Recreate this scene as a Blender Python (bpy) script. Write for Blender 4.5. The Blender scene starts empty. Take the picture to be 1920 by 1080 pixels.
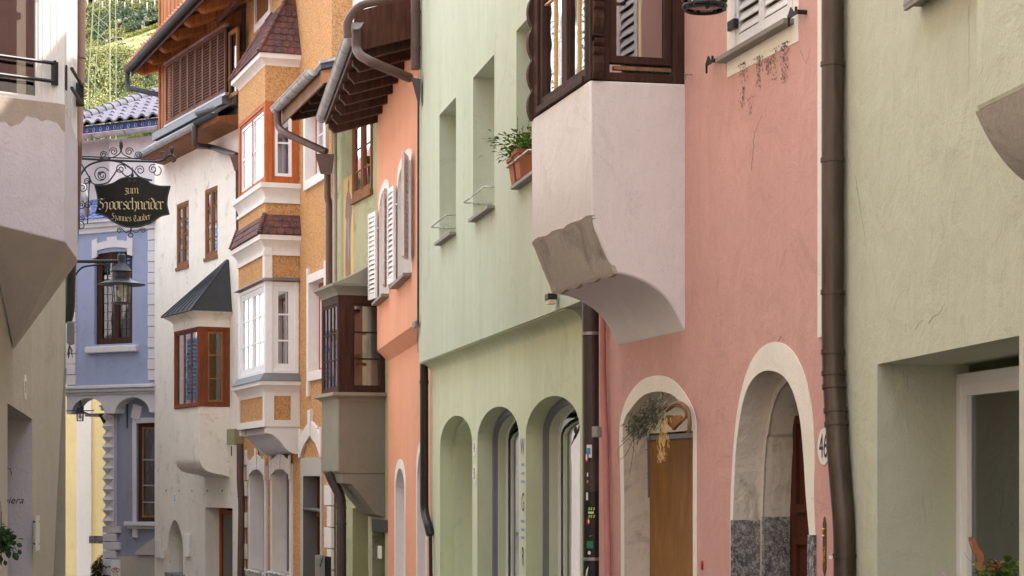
import bpy, bmesh, math, random
from mathutils import Vector, Matrix
from mathutils.geometry import tessellate_polygon
R = math.radians
random.seed(7)
scene = bpy.context.scene
COL = scene.collection

# ------------------------------------------------------------------ camera
EYE = 1.6                      # eye height of the photographer
F, CX, HY = 3733.0, 960.0, 900.0   # focal length, centre column and horizon row of a 1920 px wide picture
cam_d = bpy.data.cameras.new('camera'); cam = bpy.data.objects.new('camera', cam_d); COL.objects.link(cam)
cam_d.sensor_width = 36.0; cam_d.lens = 36.0 * F / 1920.0
cam_d.shift_x = 0.0; cam_d.shift_y = (HY - 540.0) / 1920.0
cam_d.clip_start = 0.1; cam_d.clip_end = 3000
cam.location = (0, 0, EYE); cam.rotation_euler = (R(90), 0, 0)
scene.camera = cam

# ------------------------------------------------------------------ light
SUN_EL, SUN_AZ = 54.0, 90.0     # azimuth measured from +Y (down the street) towards +X
wd = bpy.data.worlds.new('World'); scene.world = wd; wd.use_nodes = True
wn = wd.node_tree.nodes; wl = wd.node_tree.links
for n in list(wn): wn.remove(n)
wo = wn.new('ShaderNodeOutputWorld'); bg = wn.new('ShaderNodeBackground')
sky = wn.new('ShaderNodeTexSky'); sky.sky_type = 'NISHITA'; sky.sun_disc = False
sky.sun_elevation = R(SUN_EL); sky.sun_rotation = R(SUN_AZ)
sky.dust_density = 2.5; sky.air_density = 1.0; sky.ozone_density = 0.6
# thin unseen clouds added over the blue to whiten its light
tcw = wn.new('ShaderNodeTexCoord'); nzw = wn.new('ShaderNodeTexNoise'); nzw.inputs['Scale'].default_value = 2.2; nzw.inputs['Detail'].default_value = 6
crw = wn.new('ShaderNodeValToRGB'); crw.color_ramp.elements[0].position = .30; crw.color_ramp.elements[1].position = .62
crw.color_ramp.elements[0].color = (.35, .35, .35, 1); crw.color_ramp.elements[1].color = (.9, .9, .9, 1)
mxw = wn.new('ShaderNodeMix'); mxw.data_type = 'RGBA'
wl.new(tcw.outputs['Generated'], nzw.inputs['Vector']); wl.new(nzw.outputs[0], crw.inputs[0]); wl.new(crw.outputs[0], mxw.inputs[0])
wl.new(sky.outputs[0], mxw.inputs[6]); mxw.inputs[7].default_value = (10.9, 11.8, 13.1, 1)
# sky dimming added behind the photographer to darken faces turned towards the camera
sxw = wn.new('ShaderNodeSeparateXYZ'); wl.new(tcw.outputs['Generated'], sxw.inputs[0])
mrw = wn.new('ShaderNodeMapRange'); mrw.inputs[1].default_value = -.7; mrw.inputs[2].default_value = .25; mrw.inputs[3].default_value = .55; mrw.inputs[4].default_value = 1.0
wl.new(sxw.outputs['Y'], mrw.inputs[0]); vmw = wn.new('ShaderNodeVectorMath'); vmw.operation = 'SCALE'
wl.new(mxw.outputs[2], vmw.inputs[0]); wl.new(mrw.outputs[0], vmw.inputs['Scale'])
wl.new(vmw.outputs[0], bg.inputs[0]); bg.inputs[1].default_value = 0.15
wl.new(bg.outputs[0], wo.inputs[0])
sd = bpy.data.lights.new('sun', 'SUN'); sd.energy = 3.3; sd.angle = R(0.5); sd.color = (1, .96, .9)
so = bpy.data.objects.new('sun', sd); COL.objects.link(so); so.location = (10, 5, 40)
sv = Vector((math.sin(R(SUN_AZ)) * math.cos(R(SUN_EL)), math.cos(R(SUN_AZ)) * math.cos(R(SUN_EL)), math.sin(R(SUN_EL))))
so.rotation_euler = (-sv).to_track_quat('-Z', 'Y').to_euler()
scene.cycles.diffuse_bounces = 3; scene.cycles.max_bounces = 8
scene.view_settings.view_transform = 'Standard'; scene.view_settings.look = 'None'
scene.view_settings.gamma = 1.0; scene.view_settings.exposure = 1.68

# ------------------------------------------------------------------ materials
def lin(c):
    c = c / 255.0
    return c / 12.92 if c <= .04045 else ((c + .055) / 1.055) ** 2.4
def rgb(r, g, b, k=1.0): return (lin(r) * k, lin(g) * k, lin(b) * k, 1)
def newmat(name):
    m = bpy.data.materials.new(name); m.use_nodes = True
    nt = m.node_tree; bs = nt.nodes['Principled BSDF']
    return m, nt, bs
def setspec(bs, v):
    for k in ('Specular IOR Level', 'Specular'):
        if k in bs.inputs: bs.inputs[k].default_value = v; break
def texco(nt, scale=(1, 1, 1), rot=(0, 0, 0)):
    tc = nt.nodes.new('ShaderNodeTexCoord'); mp = nt.nodes.new('ShaderNodeMapping')
    mp.inputs['Scale'].default_value = scale; mp.inputs['Rotation'].default_value = rot
    nt.links.new(tc.outputs['Object'], mp.inputs['Vector'])
    return mp.outputs[0]
def noise(nt, vec, sc, det=4, rough=.55, dist=0):
    n = nt.nodes.new('ShaderNodeTexNoise'); n.inputs['Scale'].default_value = sc
    n.inputs['Detail'].default_value = det; n.inputs['Roughness'].default_value = rough; n.inputs['Distortion'].default_value = dist
    nt.links.new(vec, n.inputs['Vector']); return n.outputs[0]
def ramp(nt, src, p0, p1, c0=(0, 0, 0, 1), c1=(1, 1, 1, 1)):
    r = nt.nodes.new('ShaderNodeValToRGB'); e = r.color_ramp.elements
    e[0].position = p0; e[1].position = p1; e[0].color = c0; e[1].color = c1
    nt.links.new(src, r.inputs[0]); return r.outputs[0]
def mix(nt, fac, a, b, mode='MIX'):
    m = nt.nodes.new('ShaderNodeMix'); m.data_type = 'RGBA'; m.blend_type = mode
    if isinstance(fac, (int, float)): m.inputs[0].default_value = fac
    else: nt.links.new(fac, m.inputs[0])
    for k, v in ((6, a), (7, b)):
        if isinstance(v, tuple): m.inputs[k].default_value = v
        else: nt.links.new(v, m.inputs[k])
    return m.outputs[2]
def bump(nt, bs, src, st, dist=.02, prev=None):
    b = nt.nodes.new('ShaderNodeBump'); b.inputs['Strength'].default_value = st; b.inputs['Distance'].default_value = dist
    nt.links.new(src, b.inputs['Height'])
    if prev is not None: nt.links.new(prev, b.inputs['Normal'])
    nt.links.new(b.outputs[0], bs.inputs['Normal']); return b.outputs[0]
def sc(c, k): return (min(1, c[0] * k), min(1, c[1] * k), min(1, c[2] * k), 1)

def plaster(name, c, var=.12, grain=60, gstr=.35, wave=.5, streak=.35, dirt=None, dirtamt=.0, trowel=.4):
    m, nt, bs = newmat(name)
    v = texco(nt); vs = texco(nt, (7, 7, .45)); vt = texco(nt, (3.2, 3.2, 1.1), (R(25), R(20), 0))
    big = noise(nt, v, .9, 5, .6, .4); st = noise(nt, vs, 1.0, 5, .6); tr = noise(nt, vt, 1.3, 6, .62, 1.4)
    col = mix(nt, ramp(nt, big, .34, .68), sc(c, 1 - var), sc(c, 1 + var))
    col = mix(nt, ramp(nt, st, .42, .75), col, mix(nt, streak, col, sc(c, .72)))
    col = mix(nt, ramp(nt, tr, .5, .75), col, mix(nt, trowel * .6, col, sc(c, 1.16)))
    # separate trowelled batches of plaster, each a touch lighter or darker
    dv = nt.nodes.new('ShaderNodeVectorMath'); dv.operation = 'MULTIPLY_ADD'; dn_ = nt.nodes.new('ShaderNodeTexNoise'); dn_.inputs['Scale'].default_value = 2.2; dn_.inputs['Detail'].default_value = 5
    nt.links.new(v, dn_.inputs['Vector']); nt.links.new(dn_.outputs['Color'], dv.inputs[0]); dv.inputs[1].default_value = (.9, .9, .9); nt.links.new(vt, dv.inputs[2])
    vo = nt.nodes.new('ShaderNodeTexVoronoi'); vo.inputs['Scale'].default_value = .55; nt.links.new(dv.outputs[0], vo.inputs['Vector'])
    col = mix(nt, ramp(nt, vo.outputs['Color'], .25, .75, (0, 0, 0, 1), (.38, .38, .38, 1)), col, sc(c, .84))
    fine = noise(nt, v, grain * 1.7, 2, .5)
    col = mix(nt, ramp(nt, fine, .30, .42), mix(nt, .5, col, sc(c, .6)), col)
    pt = noise(nt, v, 1.7, 8, .72, 1.2)
    col = mix(nt, ramp(nt, pt, .52, .60), col, mix(nt, .28, col, sc(c, .80)))
    col = mix(nt, ramp(nt, pt, .40, .34), col, mix(nt, .3, col, sc(c, 1.15)))
    if dirt:
        dn = noise(nt, v, 2.3, 7, .7, .8)
        col = mix(nt, ramp(nt, dn, .56 - dirtamt * .2, .72), col, dirt)
    nt.links.new(col, bs.inputs['Base Color']); bs.inputs['Roughness'].default_value = .9; setspec(bs, .25)
    b1 = bump(nt, bs, noise(nt, v, 3.0, 5, .6, .6), wave * .8, .03)
    b2 = bump(nt, bs, tr, trowel * .8, .016, b1)
    bump(nt, bs, noise(nt, v, grain, 4, .65), gstr, .008, b2)
    return m
def roughcast(name, c):
    m, nt, bs = newmat(name); v = texco(nt)
    vo = nt.nodes.new('ShaderNodeTexVoronoi'); vo.inputs['Scale'].default_value = 26; nt.links.new(v, vo.inputs['Vector'])
    n1 = noise(nt, v, 34, 5, .7, 1.0); n2 = noise(nt, v, 1.1, 4)
    col = mix(nt, ramp(nt, n1, .40, .54), sc(c, .50), sc(c, 1.14))
    col = mix(nt, ramp(nt, n2, .35, .65), mix(nt, .3, col, sc(c, .75)), col)
    nt.links.new(col, bs.inputs['Base Color']); bs.inputs['Roughness'].default_value = .95; setspec(bs, .2)
    bump(nt, bs, n1, .9, .03, bump(nt, bs, vo.outputs[0], .5, .02))
    return m
def wood(name, c, dark=.5, rough=.55, grain=9, worn=None):
    m, nt, bs = newmat(name); v = texco(nt, (grain, grain, .8)); v2 = texco(nt)
    n1 = noise(nt, v, 2.2, 6, .65, .5); n2 = noise(nt, v2, 2.5, 4)
    col = mix(nt, ramp(nt, n1, .35, .65), sc(c, dark), sc(c, 1.12))
    col = mix(nt, ramp(nt, n2, .4, .7), col, mix(nt, .35, col, worn or sc(c, .55)))
    nt.links.new(col, bs.inputs['Base Color']); bs.inputs['Roughness'].default_value = rough + .1; setspec(bs, .15)
    bump(nt, bs, n1, .25, .006)
    return m
def paint(name, c, rough=.5, var=.06, metal=0.0, scale=6, spec=.4, dirt=.15, bmp=.1):
    m, nt, bs = newmat(name); v = texco(nt)
    n1 = noise(nt, v, scale, 6, .65); n2 = noise(nt, v, scale * 9, 3)
    col = mix(nt, ramp(nt, n1, .35, .68), sc(c, 1 - var), sc(c, 1 + var))
    col = mix(nt, ramp(nt, n2, .60, .72), col, mix(nt, dirt, col, sc(c, .35)))
    nt.links.new(col, bs.inputs['Base Color']); bs.inputs['Roughness'].default_value = rough; bs.inputs['Metallic'].default_value = metal; setspec(bs, spec)
    bump(nt, bs, n1, bmp, .01)
    return m
def metal(name, c, rough=.4, rust=None, amt=.6, streaky=False):
    m, nt, bs = newmat(name); v = texco(nt, (5, 5, .6) if streaky else (1, 1, 1))
    n1 = noise(nt, v, 4, 6, .7); n2 = noise(nt, texco(nt), 9, 6, .7)
    col = mix(nt, ramp(nt, n1, .35, .65), sc(c, .65), sc(c, 1.2))
    if rust: col = mix(nt, ramp(nt, n2, amt, amt + .08), col, rust)
    nt.links.new(col, bs.inputs['Base Color']); bs.inputs['Metallic'].default_value = .5
    rr = ramp(nt, n1, .3, .7, (rough * .7,) * 3 + (1,), (min(1, rough * 1.4),) * 3 + (1,))
    nt.links.new(rr, bs.inputs['Roughness'])
    bump(nt, bs, n2, .15, .01)
    return m
def glass(name, tint=.75, refl=1.0, base=.06, rough=.015, wavy=.06):
    m = bpy.data.materials.new(name); m.use_nodes = True; nt = m.node_tree
    for n in list(nt.nodes): nt.nodes.remove(n)
    o = nt.nodes.new('ShaderNodeOutputMaterial'); mx = nt.nodes.new('ShaderNodeMixShader')
    tr = nt.nodes.new('ShaderNodeBsdfTransparent'); gl = nt.nodes.new('ShaderNodeBsdfGlossy'); fr = nt.nodes.new('ShaderNodeFresnel')
    tr.inputs[0].default_value = (tint, tint * 1.0, tint * .97, 1); gl.inputs[0].default_value = (.95, .96, 1, 1); gl.inputs['Roughness'].default_value = rough
    fr.inputs[0].default_value = 1.55
    ma = nt.nodes.new('ShaderNodeMath'); ma.operation = 'MULTIPLY_ADD'; ma.inputs[1].default_value = refl; ma.inputs[2].default_value = base; ma.use_clamp = True
    nt.links.new(fr.outputs[0], ma.inputs[0]); nt.links.new(ma.outputs[0], mx.inputs[0])
    bp = nt.nodes.new('ShaderNodeBump'); bp.inputs['Strength'].default_value = wavy; bp.inputs['Distance'].default_value = .02
    nt.links.new(noise(nt, texco(nt), 3.0, 2), bp.inputs['Height']); nt.links.new(bp.outputs[0], gl.inputs['Normal'])
    nt.links.new(tr.outputs[0], mx.inputs[1]); nt.links.new(gl.outputs[0], mx.inputs[2]); nt.links.new(mx.outputs[0], o.inputs[0])
    return m
def rooftile(name, c, c2):
    m, nt, bs = newmat(name); v = texco(nt)
    vo = nt.nodes.new('ShaderNodeTexVoronoi'); vo.inputs['Scale'].default_value = 7; nt.links.new(v, vo.inputs['Vector'])
    n1 = noise(nt, v, 9, 6, .7)
    col = mix(nt, ramp(nt, vo.outputs['Color'], .2, .8), c, c2)
    col = mix(nt, ramp(nt, n1, .5, .66), col, mix(nt, .5, col, rgb(110, 105, 98)))
    nt.links.new(col, bs.inputs['Base Color']); bs.inputs['Roughness'].default_value = .8; setspec(bs, .25)
    bump(nt, bs, n1, .3, .01)
    return m

M = {}
M['pink'] = plaster('pink_plaster', rgb(207, 158, 147), .07, 55, .30, .6, .30, trowel=.8)
M['cream'] = plaster('cream_plaster', rgb(236, 226, 210), .05, 60, .3, .45, .2)
M['baywhite'] = plaster('white_lime_plaster', rgb(228, 218, 213), .05, 55, .3, .5, .12, trowel=.6)
M['greycem'] = plaster('bare_grey_cement', rgb(178, 168, 156), .14, 40, .8, .8, .0, rgb(136, 126, 116), .25, trowel=.5)
M['rgreen'] = plaster('olive_beige_plaster', rgb(190, 188, 164), .06, 60, .32, .7, .25, trowel=.9)
M['gup'] = plaster('pale_green_plaster', rgb(194, 197, 172), .07, 90, .6, .25, .55, trowel=.25)
M['glow'] = plaster('green_shopfront_plaster', rgb(206, 208, 172), .05, 90, .25, .2, .45, trowel=.2)
M['salmon'] = plaster('salmon_plaster', rgb(220, 156, 122), .05, 90, .2, .2, .35, trowel=.15)
M['olive'] = plaster('olive_plaster', rgb(170, 168, 130), .1, 50, .6, .8, .35, rgb(120, 122, 95), .1)
M['oliveroof'] = plaster('grey_render', rgb(150, 142, 124), .1, 50, .4, .5, .3)
M['olivebay'] = plaster('grey_green_render', rgb(134, 130, 114), .12, 35, .8, .8, .3)
M['orange'] = roughcast('ochre_roughcast', rgb(216, 162, 108))
M['white'] = plaster('aged_white_plaster', rgb(243, 230, 212), .04, 45, .45, .6, .2, rgb(206, 190, 168), .0, trowel=.6)
M['blue'] = plaster('blue_plaster', rgb(154, 160, 184), .05, 60, .35, .4, .3)
M['bluelow'] = plaster('grey_blue_plaster', rgb(150, 150, 164), .06, 45, .6, .5, .3)
def lichen(name):
    m, nt, bs = newmat(name); v = texco(nt)
    a = noise(nt, v, 30, 9, .85, .0); b = noise(nt, v, 3.2, 6, .7, .6); d = noise(nt, v, 55, 5, .8)
    col = mix(nt, ramp(nt, b, .38, .62), rgb(74, 70, 76), rgb(128, 122, 118))
    col = mix(nt, ramp(nt, a, .47, .58), col, rgb(196, 190, 182)); col = mix(nt, ramp(nt, d, .56, .62), col, rgb(60, 56, 58))
    nt.links.new(col, bs.inputs['Base Color']); bs.inputs['Roughness'].default_value = .9
    bump(nt, bs, a, .8, .02); return m
M['granite'] = lichen('lichen_speckled_granite')
M['stonewhite'] = plaster('pale_stone', rgb(214, 206, 204), .06, 50, .3, .3, .2)
M['stone'] = plaster('weathered_stone', rgb(186, 176, 164), .1, 60, .4, .4, .3)
M['roughcream'] = plaster('rough_cream_plaster', rgb(222, 208, 190), .08, 14, 1.0, 1.0, .3, rgb(150, 134, 116), .15, trowel=1.0)
M['trim'] = plaster('white_painted_trim', rgb(226, 216, 206), .05, 60, .2, .25, .25)
M['yellow'] = plaster('yellow_plaster', rgb(232, 208, 150), .06, 40, .5, .5, .3)
M['lwhite'] = plaster('mauve_white_plaster', rgb(210, 198, 202), .05, 45, .6, .5, .25)
M['lwhite2'] = plaster('stained_white_plaster', rgb(176, 160, 146), .08, 45, .6, .5, .3)
M['lwall'] = plaster('taupe_plaster', rgb(190, 176, 158), .07, 50, .5, .5, .5, trowel=.6)
M['lcorbel'] = plaster('brown_grey_render', rgb(204, 190, 178), .07, 45, .7, .5, .5)
M['ceram'] = paint('white_enamel', rgb(232, 226, 214), .3)
M['ink'] = paint('dark_ink', rgb(52, 50, 56), .5)
M['blueink'] = paint('pale_blue_lettering', rgb(128, 142, 190), .5)
M['dkwood'] = wood('dark_brown_wood', rgb(76, 52, 42), .55)
M['mbwood'] = wood('redbrown_wood', rgb(150, 98, 62), .6)
M['rbwood'] = wood('deep_red_brown_wood', rgb(140, 76, 48), .6)
M['lbwood'] = wood('orange_brown_wood', rgb(186, 100, 52), .75)
M['gablewood'] = wood('warm_larch_boards', rgb(176, 108, 58), .55, .6)
M['louvwood'] = wood('faded_brown_louvre_wood', rgb(120, 80, 58), .5, .6)
M['tanwood'] = wood('yellow_brown_wood', rgb(158, 112, 64), .75, .5, 3)
M['doorwood'] = wood('dark_red_door_wood', rgb(84, 46, 32), .7)
M['rafter'] = wood('dark_rafter_wood', rgb(82, 58, 46), .55)
M['rustwood'] = wood('red_brown_weathered_board', rgb(98, 62, 50), .6, .7)
M['plank'] = wood('weathered_plank', rgb(146, 112, 84), .6)
M['whitepaint'] = paint('white_window_paint', rgb(235, 230, 226), .35, .03, dirt=.05)
M['shutterwhite'] = paint('weathered_white_shutter_paint', rgb(232, 226, 222), .5, .05, dirt=.5)
M['greypaint'] = paint('grey_paint', rgb(128, 124, 130), .45)
M['black'] = paint('black_iron', rgb(38, 36, 38), .45, .1)
M['iron'] = paint('wrought_iron', rgb(66, 64, 70), .45, .15, .3)
M['zinc'] = metal('zinc_sheet', rgb(172, 166, 164), .42, None, .6)
M['steel'] = metal('stainless_steel', rgb(200, 196, 186), .25)
M['copper'] = metal('brown_sheet_pipe', rgb(84, 70, 60), .36, rgb(160, 96, 76), .66, True)
M['brownpipe'] = paint('brown_painted_pipe', rgb(100, 74, 66), .4, .12)
M['darkpipe'] = paint('dark_brown_pipe', rgb(74, 60, 56), .4, .15)
M['blackpipe'] = paint('black_painted_pipe', rgb(40, 37, 38), .35, .15)
M['pinkpipe'] = paint('pink_painted_pipe', rgb(196, 130, 120), .5)
M['mauvepipe'] = paint('mauve_painted_pipe', rgb(196, 172, 178), .5)
M['slate'] = paint('dark_sheet_roof', rgb(68, 68, 70), .65, .1, .0, spec=.2)
M['blueslate'] = rooftile('blue_slate', rgb(62, 78, 128), rgb(40, 52, 92))
M['tile'] = rooftile('red_brown_tile', rgb(116, 72, 62), rgb(88, 62, 58))
M['tile2'] = rooftile('pale_mauve_tile', rgb(94, 90, 100), rgb(80, 76, 86))
M['lead'] = paint('grey_sheet_flashing', rgb(112, 112, 112), .5, .1, .2)
M['sillstone'] = paint('grey_sill', rgb(140, 132, 124), .6, .08)
M['terra'] = paint('terracotta', rgb(176, 104, 76), .8, .12)
M['glass'] = glass('window_glass')
M['glassS'] = glass('shiny_window_glass', .5, 1.6, .28)
M['glassM'] = glass('mirror_bright_glass', .4, 1.2, .62, wavy=.1)
M['glassD'] = glass('dark_window_glass', .45, 1.0, .10)
M['glassC'] = glass('clear_lantern_glass', .95, 1.0, .05)
M['curtain'] = paint('white_curtain', rgb(206, 200, 192), .9, .12, scale=3)
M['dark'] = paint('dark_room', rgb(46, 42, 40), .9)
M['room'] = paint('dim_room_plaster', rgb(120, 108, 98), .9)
M['blueshut'] = paint('blue_shutter_paint', rgb(90, 140, 180), .6)
M['signblack'] = paint('black_sign_board', rgb(30, 26, 28), .35, .1, spec=.3, dirt=.05)
M['gold'] = paint('gold_lettering', rgb(228, 212, 164), .45, .1)
M['goldpaint'] = paint('gold_bead', rgb(220, 180, 110), .3)
M['red'] = paint('red_paint', rgb(190, 36, 44), .5)
M['greenst'] = paint('green_sticker', rgb(46, 130, 80), .5)
M['limest'] = paint('lime_sticker', rgb(166, 206, 60), .5)
M['bluest'] = paint('blue_sticker', rgb(60, 150, 200), .5)
M['brass'] = metal('aged_brass', rgb(110, 84, 48), .4)
M['brass2'] = metal('bright_brass', rgb(220, 180, 90), .25)
M['muralyel'] = plaster('mural_yellow', rgb(216, 180, 116), .12, 60, .3, .4, .3, rgb(200, 150, 90), .2)
M['muralbl'] = plaster('mural_faded_figure', rgb(150, 122, 106), .15, 60, .3, .4, .3, rgb(126, 116, 122), .3)
M['pyl'] = paint('pale_yellow_steel', rgb(150, 146, 106), .6)
M['darkstone'] = plaster('dark_door_stone', rgb(112, 106, 100), .15, 40, .6, .5, .3)
M['mould'] = paint('dark_mould', rgb(84, 66, 54), .95)
M['bulb'] = paint('frosted_bulb', rgb(225, 215, 195), .3)

# ------------------------------------------------------------------ helpers
class Fr:
    """vertical plane: origin o (x,y), u axis d, outward normal n"""
    def __init__(s, o, d, n): s.o = Vector(o); s.d = Vector(d).normalized(); s.n = Vector(n).normalized()
    def P(s, u, z, off=0.0):
        q = s.o + s.d * u + s.n * off
        return Vector((q.x, q.y, z))
    def hit(s, px, py, off=0.0):
        o = s.o + s.n * off; a = (px - CX) / F
        Y = o.dot(s.n) / (a * s.n.x + s.n.y); q = Vector((a * Y, Y))
        return (q - o).dot(s.d), EYE + (HY - py) / F * Y
    def u(s, px, off=0.0): return s.hit(px, 0, off)[0]
    def z(s, px, py, off=0.0): return s.hit(px, py, off)[1]
    def px(s, u, off=0.0):
        q = s.P(u, 0, off); return CX + F * q.x / q.y
    def zat(s, u, off, py):
        q = s.P(u, 0, off); return EYE + (HY - py) / F * q.y
    def off_at(s, u, px):
        lo, hi = -3.0, 4.0
        sg = 1 if s.px(u, hi) > s.px(u, lo) else -1
        for _ in range(50):
            m = (lo + hi) / 2
            if (s.px(u, m) - px) * sg < 0: lo = m
            else: hi = m
        return (lo + hi) / 2
    def sub(s, a, b, nsign):
        A = s.o + s.d * a[0] + s.n * a[1]; B = s.o + s.d * b[0] + s.n * b[1]
        d = (B - A); L = d.length; d.normalize(); n = Vector((-d.y, d.x)) * nsign
        f = Fr(A, d, n); f.L = L; return f
def wallfr(v, x0, s0, side=1):
    d = Vector((v - CX, F)).normalized()
    n = Vector((-d.y, d.x)) if side > 0 else Vector((d.y, -d.x))
    return Fr(((x0 - CX) / s0, F / s0), d, n)
def ray(px, py, Y): return Vector(((px - CX) / F * Y, Y, EYE + (HY - py) / F * Y))

def root_of(o):
    while o.parent: o = o.parent
    return o
KEEP = set('mould_stain louvre foliage digits painted_lettering lettering gold_lettering painted_letter straw silver_sprigs leading joint_masonry balcony_wires valance_ornament damp_stain crack bicycle_symbol curtain lattice cable_ends standing_seam wing diamond_pilaster mast_leg cross_bracing red_flower pink_flower engraved_ring painted_dash'.split())
class MB:
    def __init__(s): s.v = []; s.f = []
    def quad(s, *p):
        i = len(s.v); s.v += [Vector(q) for q in p]; s.f.append(tuple(range(i, i + len(p)))); return s
    def hexa(s, p):   # p: 8 points, bottom 4 then top 4
        i = len(s.v); s.v += [Vector(q) for q in p]
        for f in ((0, 3, 2, 1), (4, 5, 6, 7), (0, 1, 5, 4), (1, 2, 6, 5), (2, 3, 7, 6), (3, 0, 4, 7)): s.f.append(tuple(i + k for k in f))
        return s
    def box(s, fr, u0, u1, z0, z1, o0, o1):
        P = fr.P
        return s.hexa([P(u0, z0, o0), P(u1, z0, o0), P(u1, z0, o1), P(u0, z0, o1), P(u0, z1, o0), P(u1, z1, o0), P(u1, z1, o1), P(u0, z1, o1)])
    def wbox(s, x0, x1, y0, y1, z0, z1):
        return s.hexa([(x0, y0, z0), (x1, y0, z0), (x1, y1, z0), (x0, y1, z0), (x0, y0, z1), (x1, y0, z1), (x1, y1, z1), (x0, y1, z1)])
    def loft(s, a, b, cap=True):
        n = len(a); i = len(s.v); s.v += [Vector(q) for q in a] + [Vector(q) for q in b]
        for k in range(n): s.f.append((i + k, i + (k + 1) % n, i + n + (k + 1) % n, i + n + k))
        if cap: s.f.append(tuple(i + k for k in range(n))[::-1]); s.f.append(tuple(i + n + k for k in range(n)))
        return s
    def prism(s, fr, poly, o0, o1):      # outline in (u,z), thickness along the normal
        return s.loft([fr.P(u, z, o0) for u, z in poly], [fr.P(u, z, o1) for u, z in poly])
    def prof(s, fr, poly, u0, u1):       # outline in (off,z), extruded along u
        return s.loft([fr.P(u0, z, o) for o, z in poly], [fr.P(u1, z, o) for o, z in poly])
    def rectloft(s, fr, a, b):           # a,b = (u0,u1,p,z) plan rectangles standing on the wall
        f = lambda r: [fr.P(r[0], r[3], -.02), fr.P(r[0], r[3], r[2]), fr.P(r[1], r[3], r[2]), fr.P(r[1], r[3], -.02)]
        return s.loft(f(a), f(b))
    def sheet(s, fr, outer, holes=(), off=0.0):
        polys = [[Vector((u, z, 0)) for u, z in outer]] + [[Vector((u, z, 0)) for u, z in h] for h in holes]
        flat = [p for q in polys for p in q]; i = len(s.v)
        s.v += [fr.P(p.x, p.y, off) for p in flat]
        for t in tessellate_polygon(polys): s.f.append(tuple(i + k for k in t))
        return s
    def ring(s, fr, outer, inner, o0, o1):   # band between two outlines with thickness
        s.sheet(fr, outer, [inner], o1)
        for q in (outer, inner):
            for k in range(len(q)):
                a, b = q[k], q[(k + 1) % len(q)]
                s.quad(fr.P(*a, o0), fr.P(*b, o0), fr.P(*b, o1), fr.P(*a, o1))
        return s
    def reveal(s, fr, h, o0, o1):
        for k in range(len(h)):
            a, b = h[k], h[(k + 1) % len(h)]
            s.quad(fr.P(*a, o0), fr.P(*b, o0), fr.P(*b, o1), fr.P(*a, o1))
        return s
    def tube(s, pts, r, seg=12, cap=True, r1=None):
        pts = [Vector(p) for p in pts]; rings = []; n = len(pts); up = None
        for k in range(n):
            t = (pts[min(k + 1, n - 1)] - pts[max(k - 1, 0)]).normalized()
            if up is None: up = Vector((0, 0, 1)) if abs(t.z) < .9 else Vector((0, 1, 0))
            a = t.cross(up)
            if a.length < 1e-4: a = t.cross(Vector((1, 0, 0)))
            a.normalize(); b = a.cross(t).normalized(); up = b
            rr = r if r1 is None else r + (r1 - r) * k / (n - 1)
            rings.append([pts[k] + a * math.cos(2 * math.pi * j / seg) * rr + b * math.sin(2 * math.pi * j / seg) * rr for j in range(seg)])
        i = len(s.v)
        for q in rings: s.v += q
        for k in range(n - 1):
            for j in range(seg):
                s.f.append((i + k * seg + j, i + k * seg + (j + 1) % seg, i + (k + 1) * seg + (j + 1) % seg, i + (k + 1) * seg + j))
        if cap: s.f.append(tuple(i + j for j in range(seg))[::-1]); s.f.append(tuple(i + (n - 1) * seg + j for j in range(seg)))
        return s
    def lathe(s, c, prof, seg=20):       # prof: (r, dz) about a vertical axis at c
        c = Vector(c); i = len(s.v)
        for r_, z_ in prof:
            s.v += [c + Vector((math.cos(2 * math.pi * j / seg) * r_, math.sin(2 * math.pi * j / seg) * r_, z_)) for j in range(seg)]
        for k in range(len(prof) - 1):
            for j in range(seg): s.f.append((i + k * seg + j, i + k * seg + (j + 1) % seg, i + (k + 1) * seg + (j + 1) % seg, i + (k + 1) * seg + j))
        s.f.append(tuple(i + j for j in range(seg))[::-1]); s.f.append(tuple(i + (len(prof) - 1) * seg + j for j in range(seg)))
        return s
    def ball(s, c, r, seg=10):
        pr = [(max(.001, math.sin(math.pi * k / 6)) * r, -math.cos(math.pi * k / 6) * r) for k in range(7)]
        return s.lathe(c, pr, seg)
    def build(s, name, mat, parent=None, smooth=False, bevel=0.0, base=None):
        if parent is not None and name not in KEEP:
            parts = s.islands()
            if 1 < len(parts) <= 30:
                out = [q.build1(name, mat, parent, smooth, bevel, base) for q in parts]
                return out[0]
        return s.build1(name, mat, parent, smooth, bevel, base)
    def islands(s, tol=.004):
        n = len(s.v); par = list(range(n))
        def f(a):
            while par[a] != a: par[a] = par[par[a]]; a = par[a]
            return a
        for q in s.f:
            for k in q[1:]: par[f(k)] = f(q[0])
        grp = {}
        for q in s.f: grp.setdefault(f(q[0]), []).append(q)
        if len(grp) < 2 or len(grp) > 400: return [s]
        bb = []
        for r_, fs in grp.items():
            vs = [s.v[k] for q in fs for k in q]
            bb.append([[min(v[i] for v in vs) - tol for i in range(3)], [max(v[i] for v in vs) + tol for i in range(3)], fs])
        n = len(bb); par = list(range(n))
        for i in range(n):
            for j in range(i + 1, n):
                if f(i) != f(j) and all(bb[i][0][k] <= bb[j][1][k] and bb[j][0][k] <= bb[i][1][k] for k in range(3)): par[f(i)] = f(j)
        cl = {}
        for i in range(n): cl.setdefault(f(i), []).extend(bb[i][2])
        out = []
        for fs in cl.values():
            q = MB(); mp = {}
            for f_ in fs:
                for k in f_:
                    if k not in mp: mp[k] = len(q.v); q.v.append(s.v[k])
                q.f.append(tuple(mp[k] for k in f_))
            out.append(q)
        return out
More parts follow.
